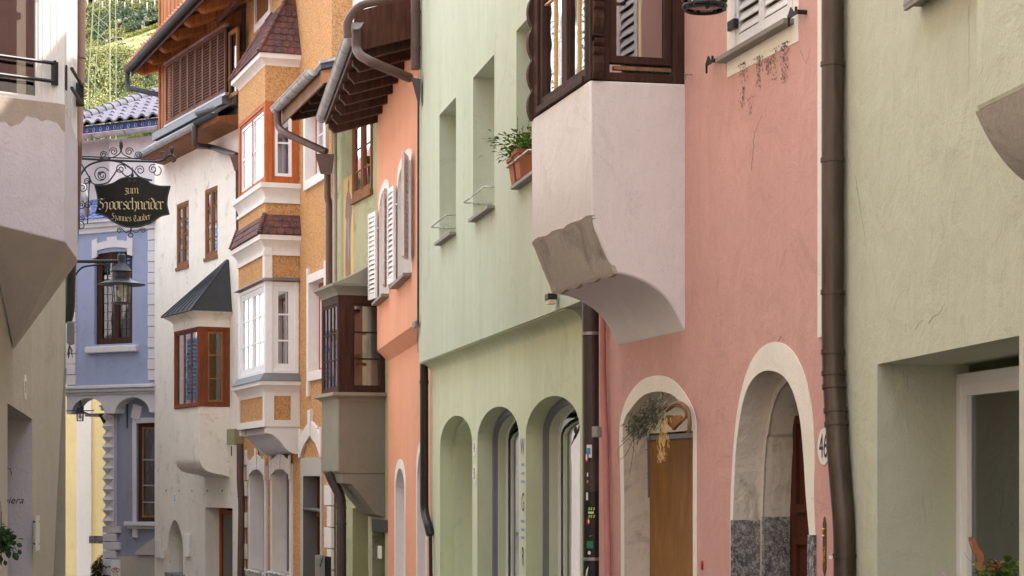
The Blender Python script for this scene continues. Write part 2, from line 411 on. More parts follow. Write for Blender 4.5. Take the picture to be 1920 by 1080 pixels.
    def build1(s, name, mat, parent=None, smooth=False, bevel=0.0, base=None):
        me = bpy.data.meshes.new(name)
        b0 = root_of(parent).location if parent is not None else Vector(base or (0, 0, 0))
        me.from_pydata([v - b0 for v in s.v], [], s.f)
        bm = bmesh.new(); bm.from_mesh(me)
        bmesh.ops.remove_doubles(bm, verts=bm.verts, dist=1e-5)
        bmesh.ops.recalc_face_normals(bm, faces=bm.faces); bm.to_mesh(me); bm.free()
        me.materials.append(mat if not isinstance(mat, str) else M[mat])
        o = bpy.data.objects.new(name, me); COL.objects.link(o)
        if parent is not None: o.parent = parent
        else: o.location = b0
        if smooth:
            for p in me.polygons: p.use_smooth = True
            me.set_sharp_from_angle(angle=R(40))
        if bevel:
            md = o.modifiers.new('bevel', 'BEVEL'); md.width = bevel; md.segments = 2; md.limit_method = 'ANGLE'; md.angle_limit = R(40)
        return o
def tag(o, label=None, cat=None, group=None, kind=None):
    if label: o['label'] = label
    if cat: o['category'] = cat
    if group: o['group'] = group
    if kind: o['kind'] = kind
    return o
def thing(name, label, cat, loc, group=None):
    o = bpy.data.objects.new(name, None); COL.objects.link(o); o.location = loc; o.empty_display_size = .2
    return tag(o, label, cat, group)
def fillet(pts, r, n=6):
    pts = [Vector(p) for p in pts]; out = [pts[0]]
    for k in range(1, len(pts) - 1):
        a, b, c = pts[k - 1], pts[k], pts[k + 1]
        ra = min(r, (a - b).length * .45, (c - b).length * .45)
        p = b + (a - b).normalized() * ra; q = b + (c - b).normalized() * ra
        for j in range(n + 1):
            t = j / n; out.append(p * (1 - t) ** 2 + b * 2 * t * (1 - t) + q * t * t)
    out.append(pts[-1]); return out
def resample(pts, step):
    out = []
    for a, b in zip(pts[:-1], pts[1:]):
        n = max(1, int((b - a).length / step))
        out += [a + (b - a) * k / n for k in range(n)]
    out.append(pts[-1]); return out
def rect(u0, u1, z0, z1): return [(u0, z0), (u1, z0), (u1, z1), (u0, z1)]
def archp(u0, u1, z0, zs, zt, n=14):
    c = (u0 + u1) / 2; h = (u1 - u0) / 2; p = [(u0, z0), (u1, z0)]
    for k in range(n + 1):
        a = math.pi * k / n; p.append((c + h * math.cos(a), zs + (zt - zs) * math.sin(a)))
    return p
def pixpoly(fr, pts, off=0.0): return [fr.hit(x, y, off) for x, y in pts]
def spline(pts, n=5):
    """Catmull-Rom through 2-D points (open)"""
    out = []
    for k in range(len(pts) - 1):
        p0 = pts[max(k - 1, 0)]; p1 = pts[k]; p2 = pts[k + 1]; p3 = pts[min(k + 2, len(pts) - 1)]
        for j in range(n):
            t = j / n
            out.append(tuple(.5 * ((2 * p1[i]) + (-p0[i] + p2[i]) * t + (2 * p0[i] - 5 * p1[i] + 4 * p2[i] - p3[i]) * t * t + (-p0[i] + 3 * p1[i] - 3 * p2[i] + p3[i]) * t ** 3) for i in range(2)))
    out.append(pts[-1]); return out

def window(fr, u0, u1, z0, z1, off, parent, fm='whitepaint', gm='glass', cols=2, rows=3, fw=.06, mw=.025, dp=.06, name='window', pp=None, mm=None, sash=0.0, curtain=None, cdist=.12, post=.0):
    """frame with glazing bars; glass set back in it. pp = where the pane goes (None: under the frame)"""
    m = MB()
    m.box(fr, u0, u1, z0, z0 + fw, off - dp, off).box(fr, u0, u1, z1 - fw, z1, off - dp, off)
    m.box(fr, u0, u0 + fw, z0 + fw, z1 - fw, off - dp, off).box(fr, u1 - fw, u1, z0 + fw, z1 - fw, off - dp, off)
    a0, a1, b0, b1 = u0 + fw, u1 - fw, z0 + fw, z1 - fw
    bars = MB(); nb = 0
    if post: c = (a0 + a1) / 2; m.box(fr, c - post / 2, c + post / 2, b0, b1, off - dp, off + .004)
    if sash:
        halves = [(a0, (a0 + a1) / 2 - post / 2), ((a0 + a1) / 2 + post / 2, a1)] if post else [(a0, a1)]
        for h0, h1 in halves:
            e = off - .012
            bars.box(fr, h0, h1, b0, b0 + sash, off - dp + .005, e).box(fr, h0, h1, b1 - sash, b1, off - dp + .005, e)
            bars.box(fr, h0, h0 + sash, b0 + sash, b1 - sash, off - dp + .005, e).box(fr, h1 - sash, h1, b0 + sash, b1 - sash, off - dp + .005, e); nb += 1
    gz = off - dp * .55
    for c in range(1, cols):
        if post and c * 2 == cols: continue
        x = a0 + (a1 - a0) * c / cols; bars.box(fr, x - mw / 2, x + mw / 2, b0 + sash, b1 - sash, gz - .012, gz + .016); nb += 1
    for r_ in range(1, rows):
        z = b0 + (b1 - b0) * r_ / rows; bars.box(fr, a0 + sash, a1 - sash, z - mw / 2, z + mw / 2, gz - .012, gz + .014); nb += 1
    w = m.build(name, fm, parent, bevel=.004)
    q = pp if pp is not None else w
    if nb: bars.build('glazing_bar' if not sash else 'sash', mm or fm, q)
    MB().box(fr, a0, a1, b0, b1, gz - .003, gz + .001).build('pane', gm, q)
    if curtain:
        n = 24; cm = MB(); zc = off - dp - cdist
        for (h0, h1) in curtain:
            A = a0 + (a1 - a0) * h0; B = a0 + (a1 - a0) * h1
            for k in range(n):
                x0 = A + (B - A) * k / n; x1 = A + (B - A) * (k + 1) / n
                c0 = math.sin(k * 1.9) * .018; c1 = math.sin((k + 1) * 1.9) * .018
                cm.quad(fr.P(x0, b0, zc + c0), fr.P(x1, b0, zc + c1), fr.P(x1, b1, zc + c1), fr.P(x0, b1, zc + c0))
        cm.build('curtain', 'curtain', q)
    return w
def pipe(parent, pts, r, mat, name='downpipe', rings=(), ringmat=None, fil=.15, rr=1.12):
    p = resample(fillet(pts, fil), .25)
    o = MB().tube(p, r, 16).build(name, mat, parent, smooth=True)
    for z in rings:
        for a, b in zip(p[:-1], p[1:]):
            if (a.z - z) * (b.z - z) <= 0 and abs(a.z - b.z) > 1e-5:
                c = a + (b - a) * ((z - a.z) / (b.z - a.z)); d = (b - a).normalized() * .012
                MB().tube([c - d, c + d], r * rr, 16).build('pipe_clip', ringmat or mat, o, smooth=True); break
    return o
def gutter(parent, a, b, r, mat, joints=6, name='gutter', jm=None, sagup=None, open_dir=None):
    """half-round gutter from a to b with joints and closed ends"""
    a = Vector(a); b = Vector(b); t = (b - a).normalized(); s = t.cross(Vector((0, 0, 1))).normalized()
    n = 12; m = MB()
    for rr, flip in ((r, 0), (r - .006, 1)):
        ring = [s * math.cos(math.pi + math.pi * k / n) * rr + Vector((0, 0, 1)) * math.sin(math.pi + math.pi * k / n) * rr for k in range(n + 1)]
        for k in range(n): m.quad(a + ring[k], a + ring[k + 1], b + ring[k + 1], b + ring[k])
    for e in (a, b):
        m.quad(*[e + s * math.cos(math.pi + math.pi * k / n) * r + Vector((0, 0, 1)) * math.sin(math.pi + math.pi * k / n) * r for k in range(n + 1)])
    for sg in (1, -1):
        m.tube([a + s * r * sg, b + s * r * sg], .011, 8)
    g = m.build(name, mat, parent, smooth=True)
    L = (b - a).length
    for j in range(joints):
        c = a + t * L * (j + .5) / joints; mm = MB(); rr = r + .007
        ring = [s * math.cos(math.pi + math.pi * k / n) * rr + Vector((0, 0, 1)) * math.sin(math.pi + math.pi * k / n) * rr for k in range(n + 1)]
        for k in range(n): mm.quad(c - t * .012 + ring[k], c - t * .012 + ring[k + 1], c + t * .012 + ring[k + 1], c + t * .012 + ring[k])
        mm.build('gutter_bracket', jm or 'darkpipe', g, smooth=True)
    return g
def tiles(m, bl, br, tr, tl, rows, w, th=.018, rnd=.4, lap=.35):
    """overlapping round-ended tiles on a sloping quad"""
    bl, br, tr, tl = map(Vector, (bl, br, tr, tl)); nrm = (br - bl).cross(tl - bl).normalized()
    if nrm.z < 0: nrm = -nrm
    for r_ in range(rows):
        t0 = r_ / rows; t1 = min(1, (r_ + 1 + lap) / rows)
        A0 = bl.lerp(tl, t0); B0 = br.lerp(tr, t0); A1 = bl.lerp(tl, t1); B1 = br.lerp(tr, t1)
        L = (B0 - A0).length; n = max(1, round(L / w)); sh = .5 if r_ % 2 else 0
        for c in range(n + (1 if sh else 0)):
            x0 = max(0, (c - sh) / n); x1 = min(1, (c + 1 - sh) / n)
            if x1 - x0 < .01: continue
            g = (x1 - x0) * .04; x0 += g; x1 -= g
            j = random.uniform(-.004, .006); up = nrm * (th + j); lo = nrm * .003
            P = lambda x, t: A0.lerp(B0, x).lerp(A1.lerp(B1, x), t)
            pts = [P(x0, rnd * .5)] + [P((x0 + x1) / 2 - (x1 - x0) / 2 * math.cos(math.pi * k / 6), rnd * .5 * (1 - math.sin(math.pi * k / 6))) for k in range(7)] + [P(x1, rnd * .5), P(x1, 1), P(x0, 1)]
            pts = pts[1:]
            m.loft([p + lo for p in pts[:-2]] + [pts[-2] - up * .2, pts[-1] - up * .2], [p + up for p in pts[:-2]] + [pts[-2] + lo, pts[-1] + lo])
def louvers(fr, u0, u1, z0, z1, off, parent, mat, n, fw=.04, th=.03, name='shutter', lm=None):
    m = MB(); m.box(fr, u0, u0 + fw, z0, z1, off, off + th).box(fr, u1 - fw, u1, z0, z1, off, off + th)
    m.box(fr, u0 + fw, u1 - fw, z0, z0 + fw * 1.6, off, off + th).box(fr, u0 + fw, u1 - fw, z1 - fw * 1.3, z1, off, off + th)
    s = m.build(name, mat, parent, bevel=.003)
    m = MB(); a, b = z0 + fw * 1.6, z1 - fw * 1.3; h = (b - a) / n
    for k in range(n):
        z = a + h * (k + .1)
        m.hexa([fr.P(u0 + fw, z, off + th * .95), fr.P(u1 - fw, z, off + th * .95), fr.P(u1 - fw, z + h * .75, off + .004), fr.P(u0 + fw, z + h * .75, off + .004),
                fr.P(u0 + fw, z + .008, off + th), fr.P(u1 - fw, z + .008, off + th), fr.P(u1 - fw, z + h * .75 + .008, off + .008), fr.P(u0 + fw, z + h * .75 + .008, off + .008)])
    m.build('louvre', lm or mat, s)
    return s
def text_mesh(body, size, P, mat, parent, name='lettering', sx=1.0, shear=0.0, align='CENTER', bold=0.0):
    """P(x, z) maps flat text coordinates to the world"""
    c = bpy.data.curves.new('t', 'FONT'); c.body = body; c.size = size; c.align_x = align; c.shear = shear; c.offset = bold; c.extrude = 0
    o = bpy.data.objects.new('t', c); me = bpy.data.meshes.new_from_object(o)
    m = MB(); m.v = [P(v.co.x * sx, v.co.y) for v in me.vertices]; m.f = [tuple(p.vertices) for p in me.polygons]
    bpy.data.objects.remove(o); bpy.data.curves.remove(c); bpy.data.meshes.remove(me)
    return m.build(name, mat, parent)
def body(fr, u0, u1, z0, z1, outer_holes, parent, mat, revmat=None, depth=.3, dp=7.0, off=0.0, name='wall', outline=None, dholes=None):
    """facade sheet with real openings plus the side, back and top faces of the building"""
    m = MB(); o = outline or rect(u0, u1, z0, z1); m.sheet(fr, o, outer_holes, off)
    m.quad(fr.P(u0, z0, off), fr.P(u0, z1, off), fr.P(u0, z1, -dp), fr.P(u0, z0, -dp))
    m.quad(fr.P(u1, z0, off), fr.P(u1, z1, off), fr.P(u1, z1, -dp), fr.P(u1, z0, -dp))
    m.quad(fr.P(u0, z0, -dp), fr.P(u1, z0, -dp), fr.P(u1, z1, -dp), fr.P(u0, z1, -dp))
    m.quad(fr.P(u0, z1, off), fr.P(u1, z1, off), fr.P(u1, z1, -dp), fr.P(u0, z1, -dp))
    if revmat is None:
        for k, h in enumerate(outer_holes): m.reveal(fr, h, off, off - (dholes[k] if dholes else depth))
    w = m.build(name, mat, parent)
    if revmat is not None:
        m = MB()
        for k, h in enumerate(outer_holes): m.reveal(fr, h, off, off - (dholes[k] if dholes else depth))
        if outer_holes: m.build('reveal', revmat, w)
    return w
def gable_roof(fr, u0, u1, z, rise, parent, mat, dp=7.0, over=.5, th=.12, name='roof', zoff=.0):
    m = MB(); e = z - over * rise / (dp / 2) + zoff
    pr = [(over, e), (over, e + th), (-dp / 2, z + rise + th), (-dp - over, e + th), (-dp - over, e), (-dp / 2, z + rise)]
    m.prof(fr, pr, u0 - .05, u1 + .05)
    return m.build(name, mat, parent)

# ================================================================== RIGHT ROW
RF = wallfr(400, 1583, 345); PF = wallfr(0, 1540, 334.2); GF = wallfr(213, 1092, 237); SF = wallfr(360, 784, 153.5)
OF = wallfr(-300, 727, 125.0); NF = wallfr(-300, 612, 111.5); WF = wallfr(-900, 450, 92.0); BF = wallfr(-5500, 293, 81.0)
LF = wallfr(620, 140, 190, -1)
def corner(fr, pxw, pxc, pxf):
    """bay standing on a wall: u of its near side, projection p, u of its far end"""
    u0 = fr.u(pxw); p = fr.off_at(u0, pxc); return u0, p, fr.u(pxf, p)
def side_prof(fr, u0, pts):   # outline measured on the side face -> (off, z)
    out = []
    for x, y in pts:
        o = fr.off_at(u0, x); out.append((o, fr.zat(u0, o, y)))
    return out
def cornice(m, fr, u0, u1, p, levels):
    for z0, z1, e in levels:
        m.box(fr, u0 - e, u1 + e, z0, z1, -.05, p + e)
def mold(m, fr, u0, u1, p, z0, z1, e0, e1, n=7, cove=True):
    """curved moulding from projection e0 (bottom) to e1 (top)"""
    pr = None
    for k in range(n + 1):
        t = k / n; e = e0 + (e1 - e0) * ((1 - math.cos(t * math.pi / 2)) if cove else math.sin(t * math.pi / 2))
        cur = (u0 - e, u1 + e, p + e, z0 + (z1 - z0) * t)
        if pr: m.rectloft(fr, pr, cur)
        pr = cur

# ------------------------------------------------ olive beige house, nearest on the right
H = thing('town_house', 'olive beige plastered house with a deep window recess, nearest the camera beside the copper downpipe', 'house', RF.P(0, 0), 'houses along the right side of the street')
u0w, u1w = RF.u(1583), RF.u(2700); u1w, u0w = u0w, RF.u(2700)
ul, ur = RF.u(1645), RF.u(1911)
zt_l, zt_r = RF.z(1645, 683), RF.z(1911, 629)
hole = [(ur, .55), (ul, .55), (ul, zt_l), (ur, zt_r)]
uu0, uu1 = RF.u(1860), RF.u(1716)
zs = RF.z(1716, 8); uh = rect(uu0 - .3, uu1, zs, zs + 1.3)
more = [rect(-9, -7.8, .9, 2.5), rect(-13, -11.8, .9, 2.5), rect(-9, -8, 4.2, 5.5), rect(-13, -12, 4.2, 5.5)]
d1 = RF.off_at(ul, 1800)
body(RF, -24, u1w, 0, 9.6, [hole, uh] + more, H, 'rgreen', dholes=[-d1 + .05, .3, .3, .3, .3, .3])
gable_roof(RF, -24, u1w, 9.6, 2.6, H, 'tile')
wz0, wz1 = .6, RF.zat(ul, d1, 705)
window(RF, ur, ul, .56, RF.zat(ul, d1, 702), d1 + .02, H, cols=1, rows=1, fw=.055, sash=.06, dp=.07, gm='glassD', curtain=[(.35, 1)])
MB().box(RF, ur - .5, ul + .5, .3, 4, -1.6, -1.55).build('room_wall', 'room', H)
for h in more + [uh]:
    us = [p[0] for p in h]; zz = [p[1] for p in h]
    window(RF, min(us), max(us), min(zz), max(zz), -.2, H, cols=2, rows=2, fw=.06)
m = MB(); m.box(RF, uu0 - .3, RF.u(1705, .06), zs - .03, zs, -.3, .09).box(RF, uu0 - .3, RF.u(1705, .06), zs - .055, zs - .03, .07, .09); m.build('window_sill', 'sillstone', H, bevel=.003)
# oriel: bottom corbel in bare cement
pu = RF.u(1905); 
pR = .42; uf = RF.u(1817, pR)
q = lambda x, y, o: (o, RF.zat(uf, o, y))
prR = []
for (x, y) in spline([(1828, 210), (1848, 252), (1872, 290), (1897, 320), (1925, 342), (1960, 352)], 4):
    o = RF.off_at(uf, x); 
    if o < 0: o = 0.0
    prR.append((o, RF.zat(uf, RF.off_at(uf, x), y)))
pR = prR[0][0]; zc = prR[0][1]
zn = [z for o, z in prR]; zmin = min(zn)
cor = prR + [(-.05, zmin - .02), (-.05, zc)]
un = uf - 1.7
ob = MB().box(RF, un, uf, zc, 6.4, -.05, pR).build('oriel', 'rgreen', H, bevel=.02)
MB().prof(RF, cor, un, uf - .002).build('corbel', 'greycem', ob, smooth=True)
# hairline cracks in the plaster
def crack(fr, pts, parent, r=.0016, off=.0012, mat='ink'):
    pp = []
    for (a, b) in zip(pts[:-1], pts[1:]):
        for k in range(5):
            t = k / 5; pp.append((a[0] + (b[0] - a[0]) * t + random.uniform(-1.2, 1.2), a[1] + (b[1] - a[1]) * t + random.uniform(-1.2, 1.2)))
    pp.append(pts[-1]); P3 = []
    for x, y in pp: u, z = fr.hit(x, y, off); P3.append(fr.P(u, z, off))
    MB().tube(P3, r, 5, r1=r * .4).build('crack', mat, parent)
crack(RF, [(1603, 330), (1611, 372), (1620, 440), (1626, 470)], H, .0007); crack(RF, [(1857, 40), (1852, 90), (1850, 140), (1844, 170)], H, .0007); crack(RF, [(1816, 10), (1817, 90), (1816, 170)], H, .0006)
crack(RF, [(1742, 608), (1750, 592), (1762, 588), (1772, 568)], H, .001)
crack(RF, [(1716, 618), (1722, 606), (1734, 600)], H, .0007)

# ------------------------------------------------ pink house
H = thing('town_house', 'pink plastered house with a white oriel, an arched doorway and a wreathed arched window', 'house', PF.P(0, 0), 'houses along the right side of the street')
HP = H
ua, ub = PF.u(1583) , PF.u(1123)
dout = spline([(1370, 1010), (1371, 930), (1376, 840), (1385, 760), (1402, 695), (1424, 656), (1453, 641), (1482, 653), (1505, 692), (1521, 755), (1528, 840), (1527, 930), (1530, 1010)], 4)
din = spline([(1374, 1010), (1377, 920), (1381, 840), (1392, 762), (1408, 717), (1432, 696), (1460, 699), (1482, 722), (1499, 775), (1507, 850), (1512, 930), (1519, 1010)], 4)
DO = pixpoly(PF, dout); DI = pixpoly(PF, din)
DO = [(DO[0][0], .02)] + DO + [(DO[-1][0], .02)]; DI = [(DI[0][0], .02)] + DI + [(DI[-1][0], .02)]
wout = spline([(1165, 950), (1163, 860), (1163, 795), (1176, 748), (1202, 714), (1235, 704), (1264, 714), (1288, 743), (1305, 785), (1307, 860), (1307, 950)], 4)
win_ = spline([(1171, 950), (1170, 860), (1169, 796), (1184, 766), (1208, 741), (1236, 734), (1262, 741), (1284, 765), (1299, 800), (1300, 870), (1300, 950)], 4)
WO = pixpoly(PF, wout); WI = pixpoly(PF, win_)
WO = [(WO[0][0], .02)] + WO + [(WO[-1][0], .02)]; WI = [(WI[0][0], .1)] + WI + [(WI[-1][0], .1)]
bu0, bp, bu1 = corner(PF, 1284, 1106, 996)
# shuttered window up high
su0, su1 = PF.u(1488), PF.u(1374); sz = PF.z(1374, 101)
oh = rect(bu0 + .1, bu1 - .1, PF.zat(bu0, bp, 145), 6.6)
body(PF, ua, ub, 0, 10.2, [DI, WI, rect(su0, su1, sz, sz + 1.25), oh], H, 'pink', 'roughcream', dholes=[.50, .42, .05, .02])
gable_roof(PF, ua, ub, 10.2, 2.6, H, 'tile')
MB().ring(PF, DO, DI, .0, .004).build('door_surround', 'cream', H)
MB().ring(PF, WO, WI, .0, .004).build('window_surround', 'cream', H)
# doorway: second step of the reveal, door leaf, stone base
dd = -PF.off_at(PF.u(1375), 1476)
dz = max(z for u, z in DI); du0 = min(u for u, z in DI); du1 = max(u for u, z in DI)
half = -PF.off_at(PF.u(1375), 1425)
m = MB(); cu = (du0 + du1) / 2
inn = [(cu + (u - cu) * .93 + .0, z - (.05 if z > 1.9 else 0)) for u, z in DI]
m.ring(PF, DI, inn, -half - .012, -half)
m.reveal(PF, inn, -half, -dd - .1); m.build('inner_reveal', 'roughcream', H)
door = MB().sheet(PF, [(u, z) for u, z in inn], [], -dd).build('door', 'doorwood', H)
m = MB(); cu2 = (min(u for u, z in inn) + max(u for u, z in inn)) / 2
for za, zb in ((.25, 1.25), (1.4, 2.0)):
    po = rect(du0 + .16, du1 - .16, za, zb); pi = rect(du0 + .21, du1 - .21, za + .05, zb - .05)
    m.ring(PF, po, pi, -dd + .001, -dd + .025)
m.build('moulding', 'doorwood', door)
zst = PF.z(1375, 975)
m = MB(); m.box(PF, du1 - .02, du1 + .001, .02, zst, -half, .006); m.box(PF, du1 - .075, du1 - .035, .02, zst + .02, -dd + .005, -half + .001); m.box(PF, du1, du1 + .012, .02, zst, .0, .012)
m.box(PF, PF.u(1531), PF.u(1519), .02, PF.z(1525, 1003), -.1, .02)
m.build('stone_base', 'granite', H, bevel=.004)
# arched window with a wooden panel
uw0 = min(u for u, z in WI); uw1 = max(u for u, z in WI); wtop = PF.zat(uw1, -.15, 806)
d_gf = PF.off_at(uw1, 1213)
MB().box(PF, uw0 - .05, uw1 + .05, PF.z(1235, 808), PF.z(1235, 725), d_gf - .04, d_gf).build('tympanum', 'cream', H)
fm = MB()
m1 = d_gf + .005
fw = window(PF, uw0, uw1, .1, PF.z(1235, 812), m1, H, fm='greypaint', cols=1, rows=1, fw=.035, gm='glassD', name='shop_window')
MB().box(PF, uw0 + .17, uw1 - .045, .1, PF.z(1235, 812), m1 - .03, m1 - .012).build('wood_panel', 'tanwood', fw)
MB().box(PF, uw0 + .035, uw0 + .165, .1, PF.z(1235, 812), m1 - .03, m1 - .016).build('dark_band', 'dkwood', fw)  # narrow dark band beside the wood panel
# shutters, surround and sill of the upper window
so_ = pixpoly(PF, [(1364, 146), (1498, 77)]); zz0, zz1 = so_[0][1], so_[1][1]
oo = [(so_[1][0], zz1), (so_[0][0], zz0), (so_[0][0], sz + 1.45), (so_[1][0], sz + 1.45)]
MB().ring(PF, oo, rect(su0, su1, sz, sz + 1.25), 0, .004).build('window_surround', 'cream', H)
wf = MB().ring(PF, rect(su0, su1, sz, sz + 1.25), rect(su0 + .05, su1 - .06, sz + .03, sz + 1.2), -.05, .012).build('shutter_frame', 'shutterwhite', H, bevel=.003)
mid = PF.u(1428)
louvers(PF, mid + .004, su1 - .062, sz + .032, sz + 1.19, -.03, H, 'shutterwhite', 15, .042)
louvers(PF, su0 + .052, mid - .004, sz + .032, sz + 1.19, -.03, H, 'shutterwhite', 15, .042)
MB().box(PF, PF.u(1490), PF.u(1360), sz - .035, sz - .002, -.04, .07).build('window_sill', 'sillstone', H, bevel=.004)
MB().box(PF, PF.u(1385), PF.u(1373), sz + .14, sz + .2, .0, .035).build('hinge', 'black', H, bevel=.003)
def shutter_stay(px, py):
    u, z = PF.hit(px, py, .0); m = MB()
    m.tube([PF.P(u, z, 0), PF.P(u, z, .06)], .014, 8)
    m.box(PF, u - .004, u + .14, z - .008, z + .010, .045, .06)
    m.prism(PF, [(u + .14, z - .012), (u + .14, z + .012), (u + .105, z + .05), (u + .06, z + .012)], .048, .056)
    m.box(PF, u + .133, u + .141, z - .055, z, .046, .058); m.box(PF, u + .022, u + .034, z, z + .035, .046, .058)
    m.build('shutter_stay', 'black', H)
shutter_stay(1353, 114); shutter_stay(1512, 23)
m = MB(); u, z = PF.hit(1298, 140); m.tube([PF.P(u, z, 0), PF.P(u, z, .05)], .006, 6)
m.tube([PF.P(u + .012 * math.cos(a / 8 * 5), z + .012 * math.sin(a / 8 * 5), .05) for a in range(9)], .003, 6); m.box(PF, u - .004, u + .004, z - .035, z - .01, .045, .055)
m.build('cable_hook', 'steel', H)
# mould stains running down under the sill
m = MB()
for sx, y0, y1, n in ((1392, 118, 205, 120), (1422, 105, 165, 110), (1470, 80, 155, 150), (1452, 90, 150, 60), (1408, 180, 212, 25), (1440, 110, 140, 60)):
    for k in range(n):
        t = random.random() ** 1.5; x = sx + random.gauss(0, 4.5) * (1 - t * .4); y = y0 + (y1 - y0) * t - (x - sx) * .55
        u, z = PF.hit(x, y, .006); r = random.uniform(.002, .0058)
        c = [(u + r * random.uniform(.5, 1.3) * math.cos(a), z + 1.5 * r * random.uniform(.5, 1.3) * math.sin(a)) for a in (0, 1.2, 2.4, 3.6, 4.9)]
        m.quad(*[PF.P(a, b, .006) for a, b in c])
m.build('mould_stain', 'mould', H)
crack(PF, [(1409, 318), (1412, 280), (1415, 250), (1424, 226), (1429, 214)], H, .001); crack(PF, [(1456, 660), (1460, 640), (1463, 632), (1472, 638)], H); crack(PF, [(1500, 95), (1512, 120), (1520, 90)], H, .0008)

# oriel of the pink house
zb = PF.zat(bu0, bp, 148)
pr = side_prof(PF, bu0, [(1106, 150), (1107, 280), (1109, 408), (1150, 512)] + spline([(1150, 512), (1182, 518), (1214, 532), (1243, 553), (1266, 583), (1284, 622)], 4))
pr[-1] = (0.0, pr[-1][1]); zlow = pr[-1][1]
prb = pr[:3] + [(pr[2][0] - .005, pr[2][1])] + [(o, z) for o, z in pr[3:]]
bodyp = pr + [(-.04, zlow - .0), (-.04, zb)]
orl = MB().prof(PF, bodyp, bu0, bu1).build('oriel', 'baywhite', H, smooth=True)
md = orl.modifiers.new('bevel', 'BEVEL'); md.width = .014; md.segments = 2; md.limit_method = 'ANGLE'; md.angle_limit = R(35)
# bare cement bevel at the foot of the front face
(oa, za), (ob_, zb2) = pr[2], pr[3]
nn = Vector((za - zb2, oa - ob_)).normalized() * .004
def bv(s_, t, e): return PF.P(bu0 - .003 + (bu1 - bu0 + .006) * s_, za + (zb2 + .006 - za) * t, oa + (ob_ - oa) * t + e)
out_ = []
for k in range(17): out_.append((k / 16, .008 * math.sin(k * 1.3) + random.uniform(-.010, .010)))
for k in range(1, 8): out_.append((1 - random.uniform(0, .012), k / 8))
for k in range(17): out_.append((1 - k / 16, 1 - random.uniform(0, .02)))
for k in range(1, 8): out_.append((random.uniform(0, .03), 1 - k / 8))
halo = [((a - .5) * 1.0 + .5 + (.0), (b - .5) * (1.10 + .04 * math.sin(a * 23)) + .5) for a, b in out_]
MB().loft([bv(min(1, max(0, a)), b, .002) for a, b in halo], [bv(min(1, max(0, a)), b, -.03) for a, b in halo]).build('worn_edge', 'lwhite2', orl)
m = MB(); m.loft([bv(a, b, .004) for a, b in out_], [bv(a, b, -.03) for a, b in out_])
m.build('cement_bevel', 'greycem', orl)
zT = zb + 2.3
fs = PF.sub((bu0, bp), (bu0, 0), -1); fs.n = -PF.d.copy()
ff = PF.sub((bu0, bp), (bu1, bp), 1); ff.n = PF.n.copy()
# side: post, frame, window
L = fs.L
x1 = bp - PF.off_at(bu0, 1144); x2 = bp - PF.off_at(bu0, 1262)
m = MB(); m.box(fs, .0, x1, zb, zT, -.10, -.004).box(fs, x2, L + .02, zb, zT, -.10, -.004)
m.box(fs, x1, x2, zb, zb + .055, -.10, -.006); m.box(fs, x1, x2, zT - .1, zT, -.1, -.006)
m.box(ff, -.0, .14, zb, zT, -.1, .0).box(ff, ff.L - .17, ff.L, zb, zT, -.1, .0).box(ff, .14, ff.L - .17, zT - .1, zT, -.1, -.002).box(ff, .14, ff.L - .17, zb, zb + .05, -.1, .015)
m.build('window_post', 'dkwood', orl, bevel=.006)
window(fs, x1 + .002, x2 - .002, zb + .12, zT - .1, -.02, orl, fm='dkwood', gm='glassS', cols=2, rows=3, fw=.05, mw=.01, dp=.06, mm='goldpaint', pp=orl, name='window_frame', curtain=[(0, .15), (.8, 1)])
MB().box(fs, x1 + .03, x2 - .01, zb + .075, zb + .1, -.05, -.012).build('drip_board', 'plank', orl)
xm = ff.L * .46
window(ff, .145, xm, zb + .05, zT - .1, -.02, orl, fm='dkwood', gm='glassS', cols=2, rows=3, fw=.06, mw=.012, dp=.06, mm='goldpaint', pp=orl, name='window_frame')
window(ff, xm + .005, ff.L - .175, zb + .05, zT - .1, -.02, orl, fm='dkwood', gm='glassS', cols=2, rows=3, fw=.06, mw=.012, dp=.06, mm='goldpaint', pp=orl, name='window_frame')
# carved corner board: turned profile on the near corner and scalloped board on the far one
cb = MB(); zz = zb + .0; prf = []
while zz < zT:
    for dz, e in ((0, .02), (.05, .045), (.10, .052), (.16, .030), (.175, .055), (.20, .058), (.215, .03), (.235, .05), (.26, .055), (.275, .03)):
        if zz + dz < zT: prf.append((e, zz + dz))
    zz += .30
prev = None
for e, z in prf:
    cur = [fs.P(.015, z, e), fs.P(.085, z, e), fs.P(.085, z, -.005), fs.P(.015, z, -.005)]
    if prev: cb.loft(prev, cur)
    prev = cur
cb.build('carved_post', 'dkwood', orl, smooth=True)
cb = MB(); outl = []; z = zb - .02
while z < zT:
    for t in range(7): outl.append((bp + .008 + .030 * abs(math.sin(t / 6 * math.pi)) ** .7, z + t * .036))
    z += .23
outl = [(bp - .03, zb - .02)] + outl + [(bp - .03, outl[-1][1])]
cb.prof(PF, outl, bu1 - .06, bu1 + .003); cb.build('scalloped_board', 'dkwood', orl)
MB().rectloft(PF, (bu0 - .12, bu1 + .12, bp + .14, zT), (bu0 + .1, bu1 - .1, .05, zT + .7)).build('oriel_roof', 'slate', orl)
